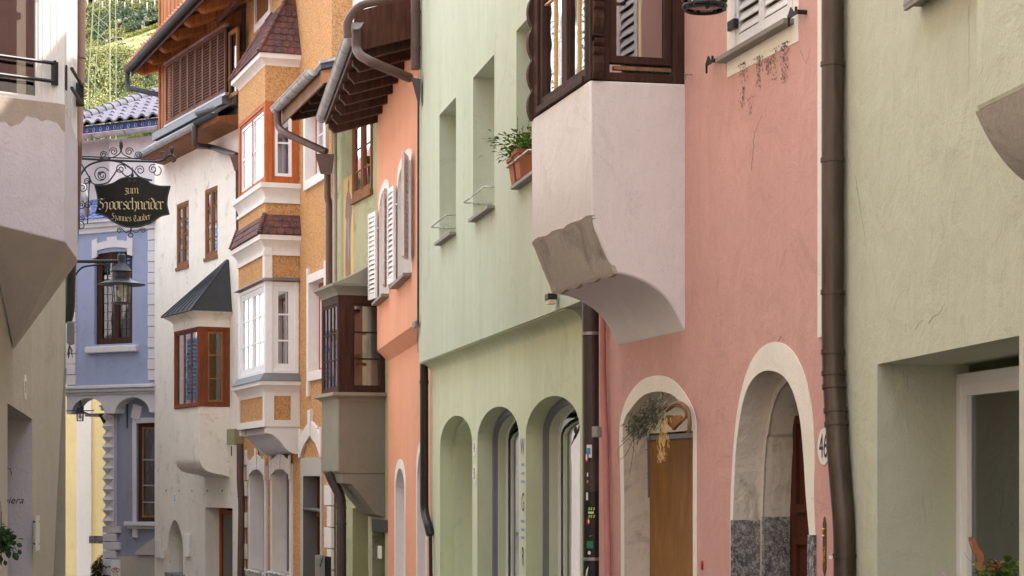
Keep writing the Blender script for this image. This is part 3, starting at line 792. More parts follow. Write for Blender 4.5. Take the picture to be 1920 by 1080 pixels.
# lettering: house number
def number_plate(fr, px0, px1, py0, py1, txt, parent, base=0.0, sx=1.0, ts=.62):
    off = base + .004; ua_, ub_ = fr.u(px1, base), fr.u(px0, base); c = (ua_ + ub_) / 2; z1_, z0_ = fr.z((px0 + px1) / 2, py0, base), fr.z((px0 + px1) / 2, py1, base)
    zc_ = (z0_ + z1_) / 2; a_, b_ = abs(ub_ - ua_) / 2, (z1_ - z0_) / 2
    el = [(c + a_ * math.cos(t * math.pi / 12), zc_ + b_ * math.sin(t * math.pi / 12)) for t in range(24)]
    pl = MB().prism(fr, el, base, off).build('number_plate', 'ceram', parent)
    sg = -1 if fr.n.x < 0 else 1
    text_mesh(txt, b_ * 2 * ts, lambda x, y: fr.P(c + sg * x * sx, zc_ + y - b_ * ts * .62, off + .002), 'ink', pl, 'digits')
number_plate(PF, 1534, 1557, 803, 872, '46', H, sx=.62, ts=.95)
# brass bell plate
u, z0_ = PF.hit(1547, 1078); z1_ = PF.z(1547, 968)
m = MB(); hw = .022
m.prism(PF, [(u - hw, z0_ + .03), (u - hw * .3, z0_ + .005), (u, z0_ - .02), (u + hw * .3, z0_ + .005), (u + hw, z0_ + .03), (u + hw, z1_ - .04), (u + hw * .5, z1_ - .015), (u, z1_), (u - hw * .5, z1_ - .015), (u - hw, z1_ - .04)], 0, .006)
bpl = m.build('bell_plate', 'brass', H, bevel=.002)
m = MB()
for dz in (.075, .112): m.ball(PF.P(u - .004, z1_ - dz, .012), .010)
m.build('bell_button', 'brass2', bpl, smooth=True)
MB().ring(PF, [(u + .011 * math.cos(a / 10 * math.pi), z0_ + .11 + .045 * math.sin(a / 10 * math.pi)) for a in range(20)], [(u + .008 * math.cos(a / 10 * math.pi), z0_ + .11 + .04 * math.sin(a / 10 * math.pi)) for a in range(20)], .006, .009).build('engraved_ring', 'brass2', bpl)
u, z = PF.hit(1318, 1060); MB().prism(PF, [(u + .012 * math.cos(a / 6 * math.pi), z + .03 * math.sin(a / 6 * math.pi)) for a in range(12)], 0, .012).build('reflector', 'red', H)
# big brown downpipe on the joint between pink and olive beige houses
def pp(fr, x, y, off): u, z = fr.hit(x, y, off); return fr.P(u, z, off)
po = .09
pts = [pp(PF, 1561, -250, po), pp(PF, 1561, 620, po), pp(PF, 1562, 700, po), pp(PF, 1572, 860, po), pp(PF, 1583, 985, po), pp(PF, 1584, 1100, po)]
pts = [pts[0].copy() for _ in (0,)] + pts; pts[0].z = 9.5
pts.append(Vector((pts[-1].x, pts[-1].y, .05)))
zr = [PF.z(1561, y, po) for y in (548, 660, 700, 725, 770, 795, 1040, 300, 120)]
dpn = pipe(H, pts, .060, 'copper', rings=zr, fil=.1, rr=1.10)
MB().box(PF, PF.u(1583, po), PF.u(1577, po), PF.z(1580, 1048, po), PF.z(1580, 1042, po), po + .05, po + .07).build('cable_tag', 'ceram', dpn)
MB().box(PF, PF.u(1545), PF.u(1537.6), 2.4, 10, .0, .016).build('corner_strip', 'cream', H)
m = MB(); z = 1.0
while z < 9.5:
    h = random.uniform(.03, .12); m.box(PF, PF.u(1586) - .0, PF.u(1578), z, z + h - .008, -.02, .012 + random.uniform(0, .02)); z += h
m.build('joint_masonry', 'stone', H)
# pink painted pipe and its little box on the far side
pipe(H, [pp(PF, 1130, 585, .04), pp(PF, 1130, 700, .04), pp(PF, 1135, 830, .04), pp(PF, 1140, 1085, .04)], .026, 'pinkpipe', rings=[PF.z(1130, 618, .04), PF.z(1138, 1035, .04)])
MB().box(PF, PF.u(1143), PF.u(1133), PF.z(1138, 820), PF.z(1138, 800), .05, .1).build('junction_box', 'sillstone', H, bevel=.004)

# ------------------------------------------------ green house with shop arcades
H = thing('town_house', 'pale green house with three shop arches under an overhanging upper wall', 'house', GF.P(0, 0), 'houses along the right side of the street')
HG = H
lo = -.15
g0, g1 = GF.u(1118), GF.u(785.5); zl = 3.02; gl = GF.u(1091, lo)
wins = []
for xl, xr, yt, yb in ((824, 855, 216, 455), (887, 927, 146, 412), (968, 1012, 58, 350)):
    wins.append(rect(GF.u(xr), GF.u(xl), GF.z(xl, yb), GF.z(xl, yt)))
up2 = [rect(w[0][0], w[1][0], 7.3, 8.6) for w in wins]
body(GF, g0, g1, zl, 10.0, wins + up2, H, 'gup', depth=.34)
gable_roof(GF, g0, g1, 10.0, 2.6, H, 'tile')
archs = []
for xl, xr, ya, ysl in ((825, 885.5, 779, 838), (895, 973, 762, 826), (986, 1087, 742, 815)):
    a, b = GF.u(xr, lo), GF.u(xl, lo); archs.append(archp(a, b, .12, GF.z(xl, ysl, lo), GF.z((xl + xr) / 2, ya, lo)))
MB().quad(GF.P(g0, zl, 0), GF.P(g1, zl, 0), GF.P(g1, zl, -7), GF.P(g0, zl, -7)).build('floor_slab', 'gup', H)
body(GF, gl, g1, 0, zl - .004, archs, H, 'glow', off=lo, depth=.16, name='shopfront_wall')
m = MB(); pr = [(-.012, zl - .003)] + [(lo + .138 * (1 - math.sin(k / 8 * math.pi / 2)) , zl - .012 - .11 * (1 - math.cos(k / 8 * math.pi / 2))) for k in range(9)] + [(lo - .01, zl - .125), (lo - .01, zl - .003)]
m.prof(GF, pr, gl, g1).build('cove_moulding', 'glow', H, smooth=True)
for k, a in enumerate(archs):
    us = [p[0] for p in a]; ua_, ub_ = min(us), max(us); zt = max(p[1] for p in a); zsp = a[2][1]
    dI = lo - .16
    a2 = archp(ua_ + .06, ub_ - .06, .12, zsp, zt - .06)
    MB().ring(GF, a, a2, dI - .05, dI + .0).build('arch_frame', 'greypaint' if k else 'glow', H)
    MB().reveal(GF, a2, dI - .05, dI - (.15 if k else .5)).build('inner_reveal', 'glow', H)
    gz = dI - (.13 if k else .48)
    if k: gz = dI - .14
    fr_ = MB().ring(GF, a2, archp(ua_ + .075, ub_ - .075, .135, zsp, zt - .075), gz - .02, gz + .005).build('shop_window', 'whitepaint' if k else 'glow', H)
    pm = MB(); pa = archp(ua_ + .03, ub_ - .05, .17, zsp, zt - .05); pm.sheet(GF, pa, [], gz); tl_ = (0, .52, .47)[k]
    for q_ in pm.v:
        rel = (Vector((q_.x, q_.y)) - GF.P(ub_, 0, gz).to_2d()).dot(-GF.d); sh_ = GF.n * (-tl_ * max(0, rel)); q_.x += sh_.x; q_.y += sh_.y
    pm.build('pane', 'glassM' if k else 'glassS', fr_)
for k, w in enumerate(wins + up2):
    us = [p[0] for p in w]; zs_ = [p[1] for p in w]; a, b, z0_, z1_ = min(us), max(us), min(zs_), max(zs_)
    wv = window(GF, a + .001, b - .001, z0_, z1_, -.26, H, cols=2, rows=1, fw=.06, sash=.045, post=.05, gm='glassS', curtain=[(0, 1)])
    if k < 3:
        MB().box(GF, a - .02, GF.u((816, 880, 960)[k], .06), z0_ - .045, z0_ - .012, -.3, .075).build('window_sill', 'sillstone', H, bevel=.003)
        zr_ = z0_ + .17
        p = fillet([GF.P(a + .012, zr_, -.2), GF.P(a + .012, zr_, .10), GF.P(b - .012, zr_, .10), GF.P(b - .012, zr_, -.2)], .03, 4)
        MB().tube(p, .008, 8).build('window_guard', 'steel', H, smooth=True)
# letters painted on the piers
for py0, py1, t in ((825, 855, '48'), (870, 908, '50')):
    number_plate(GF, 886.5, 893.5, py0, py1, t, H, base=lo, sx=.55, ts=.8)
for o in H.children:
    pass
def glet(px, y0, y1, t, mat, sx):
    ux, z1_ = GF.hit(px, y0, lo); z0_ = GF.z(px, y1, lo); h = z1_ - z0_
    text_mesh(t, h / .72, lambda x, y: GF.P(ux - x * sx, z0_ + y, lo + .003), mat, H, 'painted_letter')
glet(980, 820, 853, 'W', 'ink', .75); glet(981, 922, 958, 'G', 'ink', .75); glet(981, 1024, 1060, 'R', 'ink', .75)
m = MB()
for y in (871, 887, 903, 977, 993, 1008):
    ux, zz = GF.hit(980.5, y, lo); m.box(GF, ux - .07, ux + .07, zz - .012, zz + .012, lo, lo + .003)
m.build('painted_dash', 'blueink', H)
# downpipes
pts = [pp(GF, 1109, 560, -.01), pp(GF, 1110, 700, -.01), pp(GF, 1112, 1085, -.01)]; pts.append(Vector((pts[-1].x, pts[-1].y, .03)))
MB().box(GF, GF.u(1124), gl, 0, zl, -.5, -.22).build('joint_wall', 'stone', H)
dpp = pipe(H, pts, .074, 'darkpipe', rings=[GF.z(1110, 630, -.06), GF.z(1113, 1046, -.06)], ringmat='zinc')
zt_ = GF.z(1112, 921, -.06)
MB().tube([Vector((pts[2].x, pts[2].y, .03)), Vector((pts[2].x - .0, pts[2].y, zt_))], .078, 18).build('black_lower_section', 'blackpipe', dpp, smooth=True)
PC = pts[2]
def sticker(px, py, w, h, mat, par=dpp, r=.0795, rot=0, shape='rect'):
    c = PC; a0 = math.atan2(-1, -.0); z = GF.z(1112, py, -.06); dx = (px - 1112) / (F / c.y)
    th = math.asin(max(-1, min(1, dx / r))); m = MB(); n = 6; hw = w / 2; hh = h / 2
    L_ = []
    if shape == 'round': out = [(hw * math.cos(k / 7 * math.pi), hh * math.sin(k / 7 * math.pi)) for k in range(14)]
    elif shape == 'rect': out = [(-hw, -hh), (-hw / 2, -hh), (0, -hh), (hw / 2, -hh), (hw, -hh), (hw, hh), (hw / 2, hh), (0, hh), (-hw / 2, hh), (-hw, hh)]
    else: out = [(hw * a, hh * b) for a, b in shape]
    P3 = []
    for x, y in out:
        x, y = x * math.cos(rot) - y * math.sin(rot), x * math.sin(rot) + y * math.cos(rot)
        t = th + x / r; P3.append(Vector((c.x + r * math.sin(t), c.y - r * math.cos(t), z + y)))
    m.quad(*P3); m.build('sticker', mat, par)
sticker(1104, 847, .045, .10, 'ceram'); sticker(1103, 847, .03, .05, 'bluest', r=.0805); sticker(1100, 858, .03, .085, 'red', r=.0802, shape='round'); sticker(1099, 858, .018, .055, 'ceram', r=.081, shape='round')
sticker(1100, 930, .02, .06, 'ceram'); par_ = [(-1, -1), (.3, -1), (1, 1), (-.3, 1)]
for dx in (-4, 0, 5):
    for yy in (953, 967): sticker(1108 + dx, yy, .018, .022, 'limest', shape=par_)
sticker(1107, 960, .045, .016, 'ceram', r=.0805); sticker(1102, 976, .03, .055, 'red', shape='round'); sticker(1103, 976, .014, .03, 'ceram', r=.0805, shape='round')
sticker(1107, 1003, .03, .012, 'ceram', shape=[(-1, .4), (-.5, -.6), (1, 1), (-.4, -.1)]); sticker(1105, 1019, .055, .055, 'greenst'); sticker(1104, 1034, .026, .03, 'ceram', shape='round'); sticker(1100, 1068, .03, .08, 'ceram', shape=[(-1, -.8), (0, -1), (.6, .2), (1, 1), (-.4, .3)]); sticker(1101, 890, .012, .03, 'ceram'); sticker(1101, 903, .012, .02, 'mauvepipe')
pts2 = [pp(GF, 795, 690, lo + .08), pp(GF, 795.5, 960, lo + .08), pp(GF, 803, 985, lo + .06), pp(GF, 807, 1003, lo + .04), pp(GF, 808, 1085, lo + .04)]
pts2.append(Vector((pts2[-1].x, pts2[-1].y, .03)))
p_ = resample(fillet([Vector((pts2[0].x, pts2[0].y, zl - .01))] + pts2[:4], .1), .2)
bp_ = MB().tube(p_, .052, 16).build('downpipe', 'blackpipe', H, smooth=True)
MB().tube([pts2[3], pts2[4], pts2[5]], .022, 10).build('lower_pipe', 'blackpipe', bp_, smooth=True)
MB().tube([p_[0] - Vector((0, 0, .20)), p_[0] - Vector((0, 0, .24))], .058, 16).build('pipe_clip', 'blackpipe', bp_, smooth=True)
MB().tube([pp(GF, 784.5, 160, .03), pp(GF, 784, 608, .03)], .014, 8).build('cable_pipe', 'darkpipe', H, smooth=True)
m = MB(); m.tube([pp(GF, 784, 615, .03), pp(GF, 782, 640, .0), pp(GF, 784, 660, .02)], .006, 6); m.box(GF, GF.u(788), GF.u(782), GF.z(785, 614), GF.z(785, 603), .02, .06); m.build('cable_box', 'sillstone', H)
m = MB(); u, z = GF.hit(1048, 562, .0); m.box(GF, u - .03, u + .1, z, z + .05, .02, .10)
lb = m.build('wall_lamp', 'black', H, bevel=.004); MB().box(GF, u - .025, u + .095, z - .035, z, .03, .09).build('amber_lens', 'gold', lb)

# ------------------------------------------------ salmon house
H = thing('town_house', 'salmon pink house with white arched windows and open white shutters under a raftered eave', 'house', SF.P(0, 0), 'houses along the right side of the street')
up = 0.0; dn = -.16
s0 = SF.u(784.5); ze = 6.98; sl = s0
zb1 = SF.z(706, 658, up)
w1a, w1b = SF.u(728.5, up), SF.u(712, up); w2a, w2b = SF.u(771, up), SF.u(747, up)
zsh = SF.z(712, 558, up); 
W1 = archp(w1a, w1b, SF.z(712, 566, up), SF.z(712, 392, up), SF.z(720, 356, up)); W2 = archp(w2a, w2b, SF.z(747, 534, up), SF.z(747, 345, up), SF.z(760, 302, up))
s1u = SF.u(707, up)
sc_ = lambda pl, e: [((u - (w1a + w1b) / 2) * e + (w1a + w1b) / 2, z) for u, z in pl]
body(SF, s0, s1u, zb1, ze + .2, [W1, W2], H, 'salmon', 'trim', off=up, depth=.22)
low = []
for xl, xr, ya, ys in ((742, 759, 878, 925), (783, 799, 845, 900)):
    low.append(archp(SF.u(xr, dn), SF.u(xl, dn), .1, SF.z(xl, ys, dn), SF.z((xl + xr) / 2, ya, dn)))
body(SF, sl, s1u, -1.6, zb1 - .12, low, H, 'salmon', 'trim', off=dn, depth=.25, name='lower_wall')
m = MB(); m.prof(SF, [(up, zb1), (dn, zb1 - .16), (dn - .1, zb1 - .16), (dn - .1, zb1)], s0, s1u).build('jetty_chamfer', 'salmon', H)
def grow(pl, e): 
    cu = (min(u for u, z in pl) + max(u for u, z in pl)) / 2; zm = min(z for u, z in pl)
    hw = (max(u for u, z in pl) - min(u for u, z in pl)) / 2
    return [(cu + (u - cu) * (hw + e) / hw, z + (e if z > zm + .3 else 0)) for u, z in pl]
for w in (W1, W2): MB().ring(SF, grow(w, .12), w, up, up + .006).build('window_surround', 'trim', H)
for w in low: MB().ring(SF, grow(w, .13), w, dn, dn + .006).build('arch_surround', 'trim', H)
for w, o_ in ((W1, up), (W2, up), (low[0], dn), (low[1], dn)):
    fr_ = MB().ring(SF, w, grow(w, -.06), o_ - .24, o_ - .18).build('window', 'whitepaint', H)
    MB().sheet(SF, grow(w, -.05), [], o_ - .21).build('pane', 'glass', fr_)
for w, x0 in ((W1, 702), (W2, 742)):
    us = [p[0] for p in w]; z = min(p[1] for p in w)
    MB().box(SF, min(us) - .05, max(us) + .12, z - .05, z - .005, up - .05, up + .11).build('window_sill', 'sillstone', H, bevel=.004)
def open_shutter(hx, tx, ztop, zbot, far, L_=.42):
    uh = SF.u(hx, up) ; sg = 1 if far else -1
    ut = uh + sg * L_; ot = SF.off_at(ut, tx)
    f = SF.sub((uh, up + .03), (ut, max(up + .05, ot)), 1)
    if f.n.x > 0: f.n = -f.n
    s = louvers(f, 0, f.L, zbot, ztop, 0, H, 'shutterwhite', 16, .05, .035)
    MB().tube([SF.P(uh - .1 * sg, (ztop * .8 + zbot * .2), up), SF.P(uh + sg * .02, (ztop * .8 + zbot * .2), up + .05)], .008, 6).build('hinge', 'shutterwhite', s)
    return s
a, b = SF.z(712, 395, up), SF.z(712, 558, up)
open_shutter(711.5, 694, a, b, True); open_shutter(729, 721, a + .02, b + .02, False, .40)
a, b = SF.z(747, 347, up), SF.z(747, 528, up)
open_shutter(746.5, 731, a, b, True); open_shutter(771, 758, a + .12, b + .12, False, .40)
# eave: rafters, boards, gutter
oe = .77
def zr(o): return 6.97 - (o - up) * .27
m = MB(); e0, e1 = s0 + .0, s1u + .05
m.prof(SF, [(oe, zr(oe) + .13), (-2.4, zr(-2.4) + .13), (-2.4, zr(-2.4) + .19), (oe, zr(oe) + .19)], e0, e1).build('eave_boards', 'rafter', H)
for k in range(8):
    u = e0 + .12 + (e1 - e0 - .3) * k / 7
    rf = MB().prof(SF, [(oe - .04, zr(oe) + .125), (oe - .04, zr(oe) + .06), (oe - .09, zr(oe) + .02), (oe - .12, zr(oe) - .02), (up - .05, zr(up) - .03), (up - .05, zr(up) + .125)], u, u + .11).build('rafter', 'rafter', H, bevel=.005)
MB().prof(SF, [(oe + .02, zr(oe) + .02), (oe + .02, zr(oe) + .50), (-2.4, zr(-2.4) + .58), (-2.4, zr(-2.4) + .02)], e0 - .09, e0 - .052).build('barge_board', 'rustwood', H)
m = MB(); m.prof(SF, [(oe + .02, zr(oe) + .2), (-3.5, zr(-3.5) + .2), (-3.5, zr(-3.5) + .27), (oe + .02, zr(oe) + .27)], e0 - .05, e1 + .02).build('roof', 'tile2', H)
m = MB(); m.prof(SF, [(-3.5, zr(-3.5) + .2), (-3.5, zr(-3.5) + .27), (-7, zr(-3.5) - .6), (-7, zr(-3.5) - .7)], e0, e1).build('roof_back', 'tile2', H)
gA, gB = SF.P(SF.u(667, .8), SF.z(667, 42, .8), .8), SF.P(SF.u(603, .8), SF.z(603, 190, .8), .8)
gB.z = gA.z
gutter(H, gA, gB, .082, 'zinc', 7)
gp = [gA + Vector((.0, .1, -.05)), gA + Vector((.0, .1, -.3)), ray(676, 105, gA.y), ray(700, 118, gA.y - .1), ray(768, 146, SF.P(0, 0).y - .15)]
pipe(H, gp, .058, 'brownpipe', name='swan_neck', fil=.25, rings=[])
gp = [ray(652, 70, gA.y - .12), ray(650, 40, gA.y - .12), ray(672, 10, gA.y - .12), ray(760, -8, gA.y - .2), ray(800, -20, gA.y - .2)]
pipe(H, gp, .05, 'brownpipe', name='overflow_pipe', fil=.3)
c = ray(779, 0, 24.0); pts = [Vector((c.x, c.y, 8.5)), Vector((c.x, c.y, ray(779, 130, 24.0).z))]
pipe(H, pts, .057, 'brownpipe', rings=[ray(779, 22, 24).z, ray(779, 90, 24).z])
h0, h1 = ray(775, 145, 23.95), ray(783, 195, 23.95)
m = MB(); A = [(770, 145), (789, 148), (789, 165), (787, 198), (783, 192), (776, 165)]
m.loft([ray(x, y, 23.85) for x, y in A], [ray(x, y, 23.98) for x, y in A]).build('hopper', 'darkpipe', H)

# ------------------------------------------------ narrow olive house
H = thing('town_house', 'narrow olive green house with a wall painting and a dark wooden oriel', 'house', OF.P(0, 0), 'houses along the right side of the street')
o0, o1 = OF.u(727), OF.u(622)
wz0, wz1 = OF.z(663, 374), OF.z(663, 196)
wu0, wu1 = OF.u(699), OF.u(663)
bo0, bop, bo1 = corner(OF, 727, 640, 604)
bo0 = OF.u(722.5)
bop = OF.off_at(bo0, 634); bo1 = OF.u(603, bop)
zB0, zB1 = OF.zat(bo0, bop, 727), OF.zat(bo0, bop, 553)
d1_ = rect(OF.u(690), OF.u(661), -.8, OF.z(661, 953)); d2_ = rect(OF.u(722), OF.u(698), -.8, OF.z(700, 990))
bh = rect(bo0 + .08, bo1 - .15, zB0 + .05, zB1)
body(OF, o0, o1, -1.6, 7.9, [rect(wu0, wu1, wz0, wz1), d1_, d2_, bh], H, 'olive', dholes=[.03, .4, .35, .02])
window(OF, wu0, wu1, wz0, wz1, .03, H, fm='mbwood', cols=2, rows=4, fw=.06, mw=.02, sash=.045, post=.04, gm='glassS', dp=.08)
MB().box(OF, wu0 - .03, wu1 + .03, wz0 - .09, wz0 - .003, -.02, .06).build('window_sill', 'mbwood', H, bevel=.004)
# mural: a yellow ground with a faded standing figure
mu0, mu1 = OF.u(663.5), OF.u(644.5); mz0, mz1 = OF.z(653, 540), OF.z(653, 331)
mr = MB().box(OF, mu0, mu1, mz0, mz1, 0, .004).build('mural', 'muralyel', H)
fg = spline([(.5, .97), (.42, .93), (.44, .87), (.3, .82), (.18, .66), (.3, .60), (.22, .4), (.2, .18), (.3, .02), (.6, .0), (.72, .1), (.68, .4), (.74, .58), (.86, .7), (.7, .82), (.58, .87), (.6, .93), (.5, .97)], 3)[:-1]
P_ = [(mu1 + (mu0 - mu1) * a, mz0 + (mz1 - mz0) * b) for a, b in fg]
MB().prism(OF, P_, .004, .006).build('painted_figure', 'muralbl', mr)
rb = [(.42, .62), (.55, .64), (.62, .4), (.58, .22), (.48, .3), (.4, .45)]
MB().prism(OF, [(mu1 + (mu0 - mu1) * a, mz0 + (mz1 - mz0) * b) for a, b in rb], .006, .008).build('painted_robe', 'bluelow', mr)
# far door and shop
MB().box(OF, OF.u(690), OF.u(661), -.8, OF.z(661, 953), -.4, -.36).build('door', 'olive', H)
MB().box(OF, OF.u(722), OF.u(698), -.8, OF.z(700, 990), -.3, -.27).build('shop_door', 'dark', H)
u, z = OF.hit(711, 1036, .05); sgn = MB().box(OF, OF.u(728, .03), OF.u(698, .03), 1.0, OF.z(700, 996), .0, .04).build('shop_sign_board', 'black', H)
MB().box(OF, u - .12, u + .12, z - .09, z + .1, .04, .045).build('notice', 'ceram', sgn)
# oriel
orl = MB(); zs1, zs0 = OF.zat(bo0, bop, 748), OF.zat(bo0, bop, 728)
z2 = OF.zat(bo0, bop, 884)
orl.prof(OF, [(bop, zs0 - .1), (bop, z2), (bop - .05, z2 - .04), (-.03, z2 - .04), (-.03, zs0 - .1)], bo0, bo1)
orl = orl.build('oriel', 'olivebay', H, bevel=.02)
m = MB(); mold(m, OF, bo0, bo1, bop, zs1 - .02, zs1 + .05, .0, .09); m.box(OF, bo0 - .10, bo1 + .10, zs1 + .05, zs1 + .1, -.02, bop + .10)
m.build('sill_moulding', 'oliveroof', orl)
# stone foot tapering back to the wall
ft = side_prof(OF, bo0, [(643, 890), (652, 906), (660, 908), (706, 965), (728, 965)])
ft = [(max(0, o), z) for o, z in ft]
m = MB(); m.prof(OF, [(bop - .05, z2 - .04), (bop - .09, ft[1][1]), (ft[2][0], ft[2][1]), (max(.04, ft[3][0]), ft[3][1]), (0.0, ft[4][1] - .04), (-.03, ft[4][1] - .04), (-.03, z2 - .04)], bo0, bo1 - .12).build('corbel', 'olivebay', orl)
m = MB(); fsd = OF.sub((bo0, bop), (bo0, 0), 1); fsd.n = -OF.d.copy(); ffo = OF.sub((bo0, bop), (bo1, bop), 1); ffo.n = OF.n.copy()
zb, zT = zs1 + .1, zB1; L = fsd.L
PW = bop - OF.off_at(bo0, 661)
m.box(fsd, 0, PW, zb, zT, -.1, 0).box(fsd, L - .05, L, zb, zT, -.1, 0).box(fsd, PW, L - .05, zb, zb + .08, -.1, 0).box(fsd, PW, L - .05, zT - .12, zT, -.1, 0)
m.box(ffo, .002, .09, zb, zT, -.1, .002).box(ffo, ffo.L - .08, ffo.L, zb, zT, -.1, .002).box(ffo, .09, ffo.L - .08, zT - .12, zT, -.1, 0).box(ffo, .09, ffo.L - .08, zb, zb + .06, -.1, 0)
m.build('window_post', 'dkwood', orl, bevel=.006)
window(fsd, PW + .002, L - .052, zb + .08, zT - .12, -.01, orl, fm='dkwood', gm='glass', cols=1, rows=3, fw=.03, mw=.025, pp=orl, name='window_frame')
wf_ = (ffo.L - .17) / 2
for k in (0, 1):
    window(ffo, .092 + wf_ * k, .088 + wf_ * (k + 1), zb + .06, zT - .12, -.01, orl, fm='dkwood', gm='glassM', cols=2, rows=3, fw=.035, mw=.022, dp=.024, pp=orl, name='window_frame')
m = MB(); m.box(OF, bo0 + .08, bo1 - .12, zb, zT, .0, .012); m.build('room_wall', 'curtain', orl)
m = MB(); fb = .9
for x_, w__ in ((.30, .05), (.47, .12), (.62, .04)): m.box(fsd, L * x_ + .1, L * x_ + .1 + w__, zb + .05, zT - .05, -fb, -fb + .05)
for t_ in (.33, .66): m.box(fsd, L * .2, L * .9, zb + (zT - zb) * t_ - .03, zb + (zT - zb) * t_ + .02, -fb, -fb + .045)
m.build('inner_frame', 'mbwood', orl)
m = MB(); mold(m, OF, bo0, bo1, bop, zT, zT + .13, .01, .10); m.box(OF, bo0 - .11, bo1 + .11, zT + .13, zT + .17, -.02, bop + .11); m.build('cornice', 'olivebay', orl)
zr0 = zT + .17; zr1 = OF.zat(bo0, .05, 466); m = MB(); pv = None
for k in range(9):
    t = k / 8; e = (1 - t) ** 1.8
    cur = (bo0 - .05 + .1 * t, bo1 + .05 - (bo1 - bo0 - .35) * (1 - e), max(.03, (bop + .08) * (.06 + .94 * e)), zr0 + (zr1 - zr0) * t)
    if pv: m.rectloft(OF, pv, cur)
    pv = cur
m.build('oriel_roof', 'oliveroof', orl, smooth=True)
# eave of the olive house
zg = OF.zat(OF.u(727), 1.0, 128)
def oz(o): return zg - .12 + (1.0 - o) * .30
gA = ray(587, 131, OF.P(o0, 0, 1.0).y); gB = ray(517, 204, 0); 
gA = Vector(gA)
Yb = 0
for _ in range(1):
    Yb = (gA.z - EYE) * F / (HY - 204)
gB = ray(517, 204, Yb)
gutter(H, gA, gB, .088, 'zinc', 6)
dg = (gB - gA); dgn = Vector((dg.x, dg.y)).normalized(); perp = Vector((dgn.y, -dgn.x)); 
if perp.x < 0: perp = -perp
EF = Fr((gA.x, gA.y), dgn, -perp); Lg = dg.length
def ez(o): return gA.z - .10 - o * .26   # o: towards the street (negative = towards the wall)
m = MB(); m.prof(EF, [(-.10, ez(-.10)), (-3.2, ez(-3.2)), (-3.2, ez(-3.2) + .05), (-.10, ez(-.10) + .05)], -.15, Lg + .1).build('eave_boards', 'plank', H)
m = MB(); m.prof(EF, [(-.08, ez(-.08) + .06), (-4.2, ez(-4.2) + .06), (-4.2, ez(-4.2) + .14), (-.08, ez(-.08) + .14)], -.2, Lg + .1).build('roof', 'tile2', H)
MB().prof(EF, [(-4.2, ez(-4.2) + .06), (-4.2, ez(-4.2) + .14), (-8, ez(-4.2) - .8)], 0, Lg).build('roof_back', 'tile2', H)
MB().box(EF, -.18, Lg + .05, ez(-.12) - .18, ez(-.12) + .02, -.13, -.10).build('fascia', 'plank', H)
MB().prof(EF, [(-.1, ez(-.1) + .02), (-2.2, ez(-2.2) + .02), (-2.2, ez(-2.2) - .14), (-.1, ez(-.1) - .16)], -.2, -.17).build('barge_board', 'mbwood', H)
MB().prof(EF, [(-.06, ez(-.06) + .14), (-2.2, ez(-2.2) + .14), (-2.2, ez(-2.2) + .18), (-.06, ez(-.06) + .18)], -.24, -.14).build('verge_flashing', 'zinc', H)
for k in range(5):
    u = .1 + (Lg - .25) * k / 4
    MB().prof(EF, [(-.14, ez(-.14) - .01), (-.14, ez(-.14) - .07), (-.18, ez(-.18) - .12), (-.23, ez(-.23) - .11), (-.27, ez(-.27) - .17), (-2.0, ez(-2.0) - .17), (-2.0, ez(-2.0) - .01)], u, u + .1).build('rafter', 'rafter', H, bevel=.004)
hx = ray(612, 300, 31.89)
pipe(H, [gB + Vector((.05, -.15, -.05)), gB + Vector((.05, -.15, -.32)), ray(535, 250, 32.30), ray(612, 285, 31.99)], .06, 'brownpipe', name='swan_neck', fil=.22)
m = MB(); A = [(591, 288), (627, 289), (623, 325), (615, 328), (601, 326)]
m.loft([ray(x, y, 31.78) for x, y in A], [ray(x, y, 32.01) for x, y in A]).build('hopper', 'brownpipe', H)
c = ray(614, 330, 31.91)
pipe(H, [Vector((c.x, c.y, c.z + .05)), Vector((c.x, c.y, c.z - .35)), ray(617, 380, 31.91), ray(617, 560, 31.99)], .055, 'brownpipe', rings=[ray(0, 377, 31.89).z])
c2 = ray(628, 300, 32.50); pipe(H, [Vector((c2.x, c2.y, 7.3)), Vector((c2.x, c2.y, ray(0, 540, 32.50).z))], .038, 'stone', name='drain_pipe', rings=[ray(0, y, 32.50).z for y in (302, 335, 368, 410, 440, 475, 510)])
pts = [ray(617, 885, 30.25), ray(622, 900, 30.25), ray(638, 928, 30.25), ray(640, 950, 30.25), ray(640, 1085, 30.25)]; pts.append(Vector((pts[-1].x, pts[-1].y, -.9)))
pipe(H, pts, .075, 'darkpipe', rings=[ray(0, y, 30.25).z for y in (940, 952, 982)])

# ------------------------------------------------ orange house
H = thing('town_house', 'ochre orange roughcast house with a tall white trimmed oriel and red tiled oriel roofs', 'house', NF.P(0, 0), 'houses along the right side of the street')
n0, n1 = NF.u(622), NF.u(452)
bu, bp, bf = corner(NF, 562, 497, 447)
Z = lambda y: NF.zat(bu, bp, y)      # heights read on the front corner of the oriel
wa = rect(NF.u(612), NF.u(577), NF.z(577, 340), NF.z(577, 212)); wb = rect(NF.u(612), NF.u(583), NF.z(583, 698), NF.z(583, 532))
dr = rect(NF.u(603), NF.u(571), -.6, NF.z(571, 893))
a1 = archp(NF.u(499), NF.u(472), NF.z(472, 1068), NF.z(472, 890), NF.z(485, 881)); a2 = archp(NF.u(546), NF.u(514), NF.z(514, 1072), NF.z(514, 889), NF.z(530, 880))
wt = rect(NF.u(507), NF.u(482), NF.z(490, 38), NF.z(490, -60))
bh = [rect(bu + .2, bf - .2, Z(335), Z(185)), rect(bu + .2, bf - .2, Z(690), Z(530))]
body(NF, n0, n1, -1.6, 11.2, [wa, wb, dr, a1, a2, wt] + bh, H, 'orange', 'trim', dholes=[.3, .3, .24, .3, .3, .15, .02, .02])
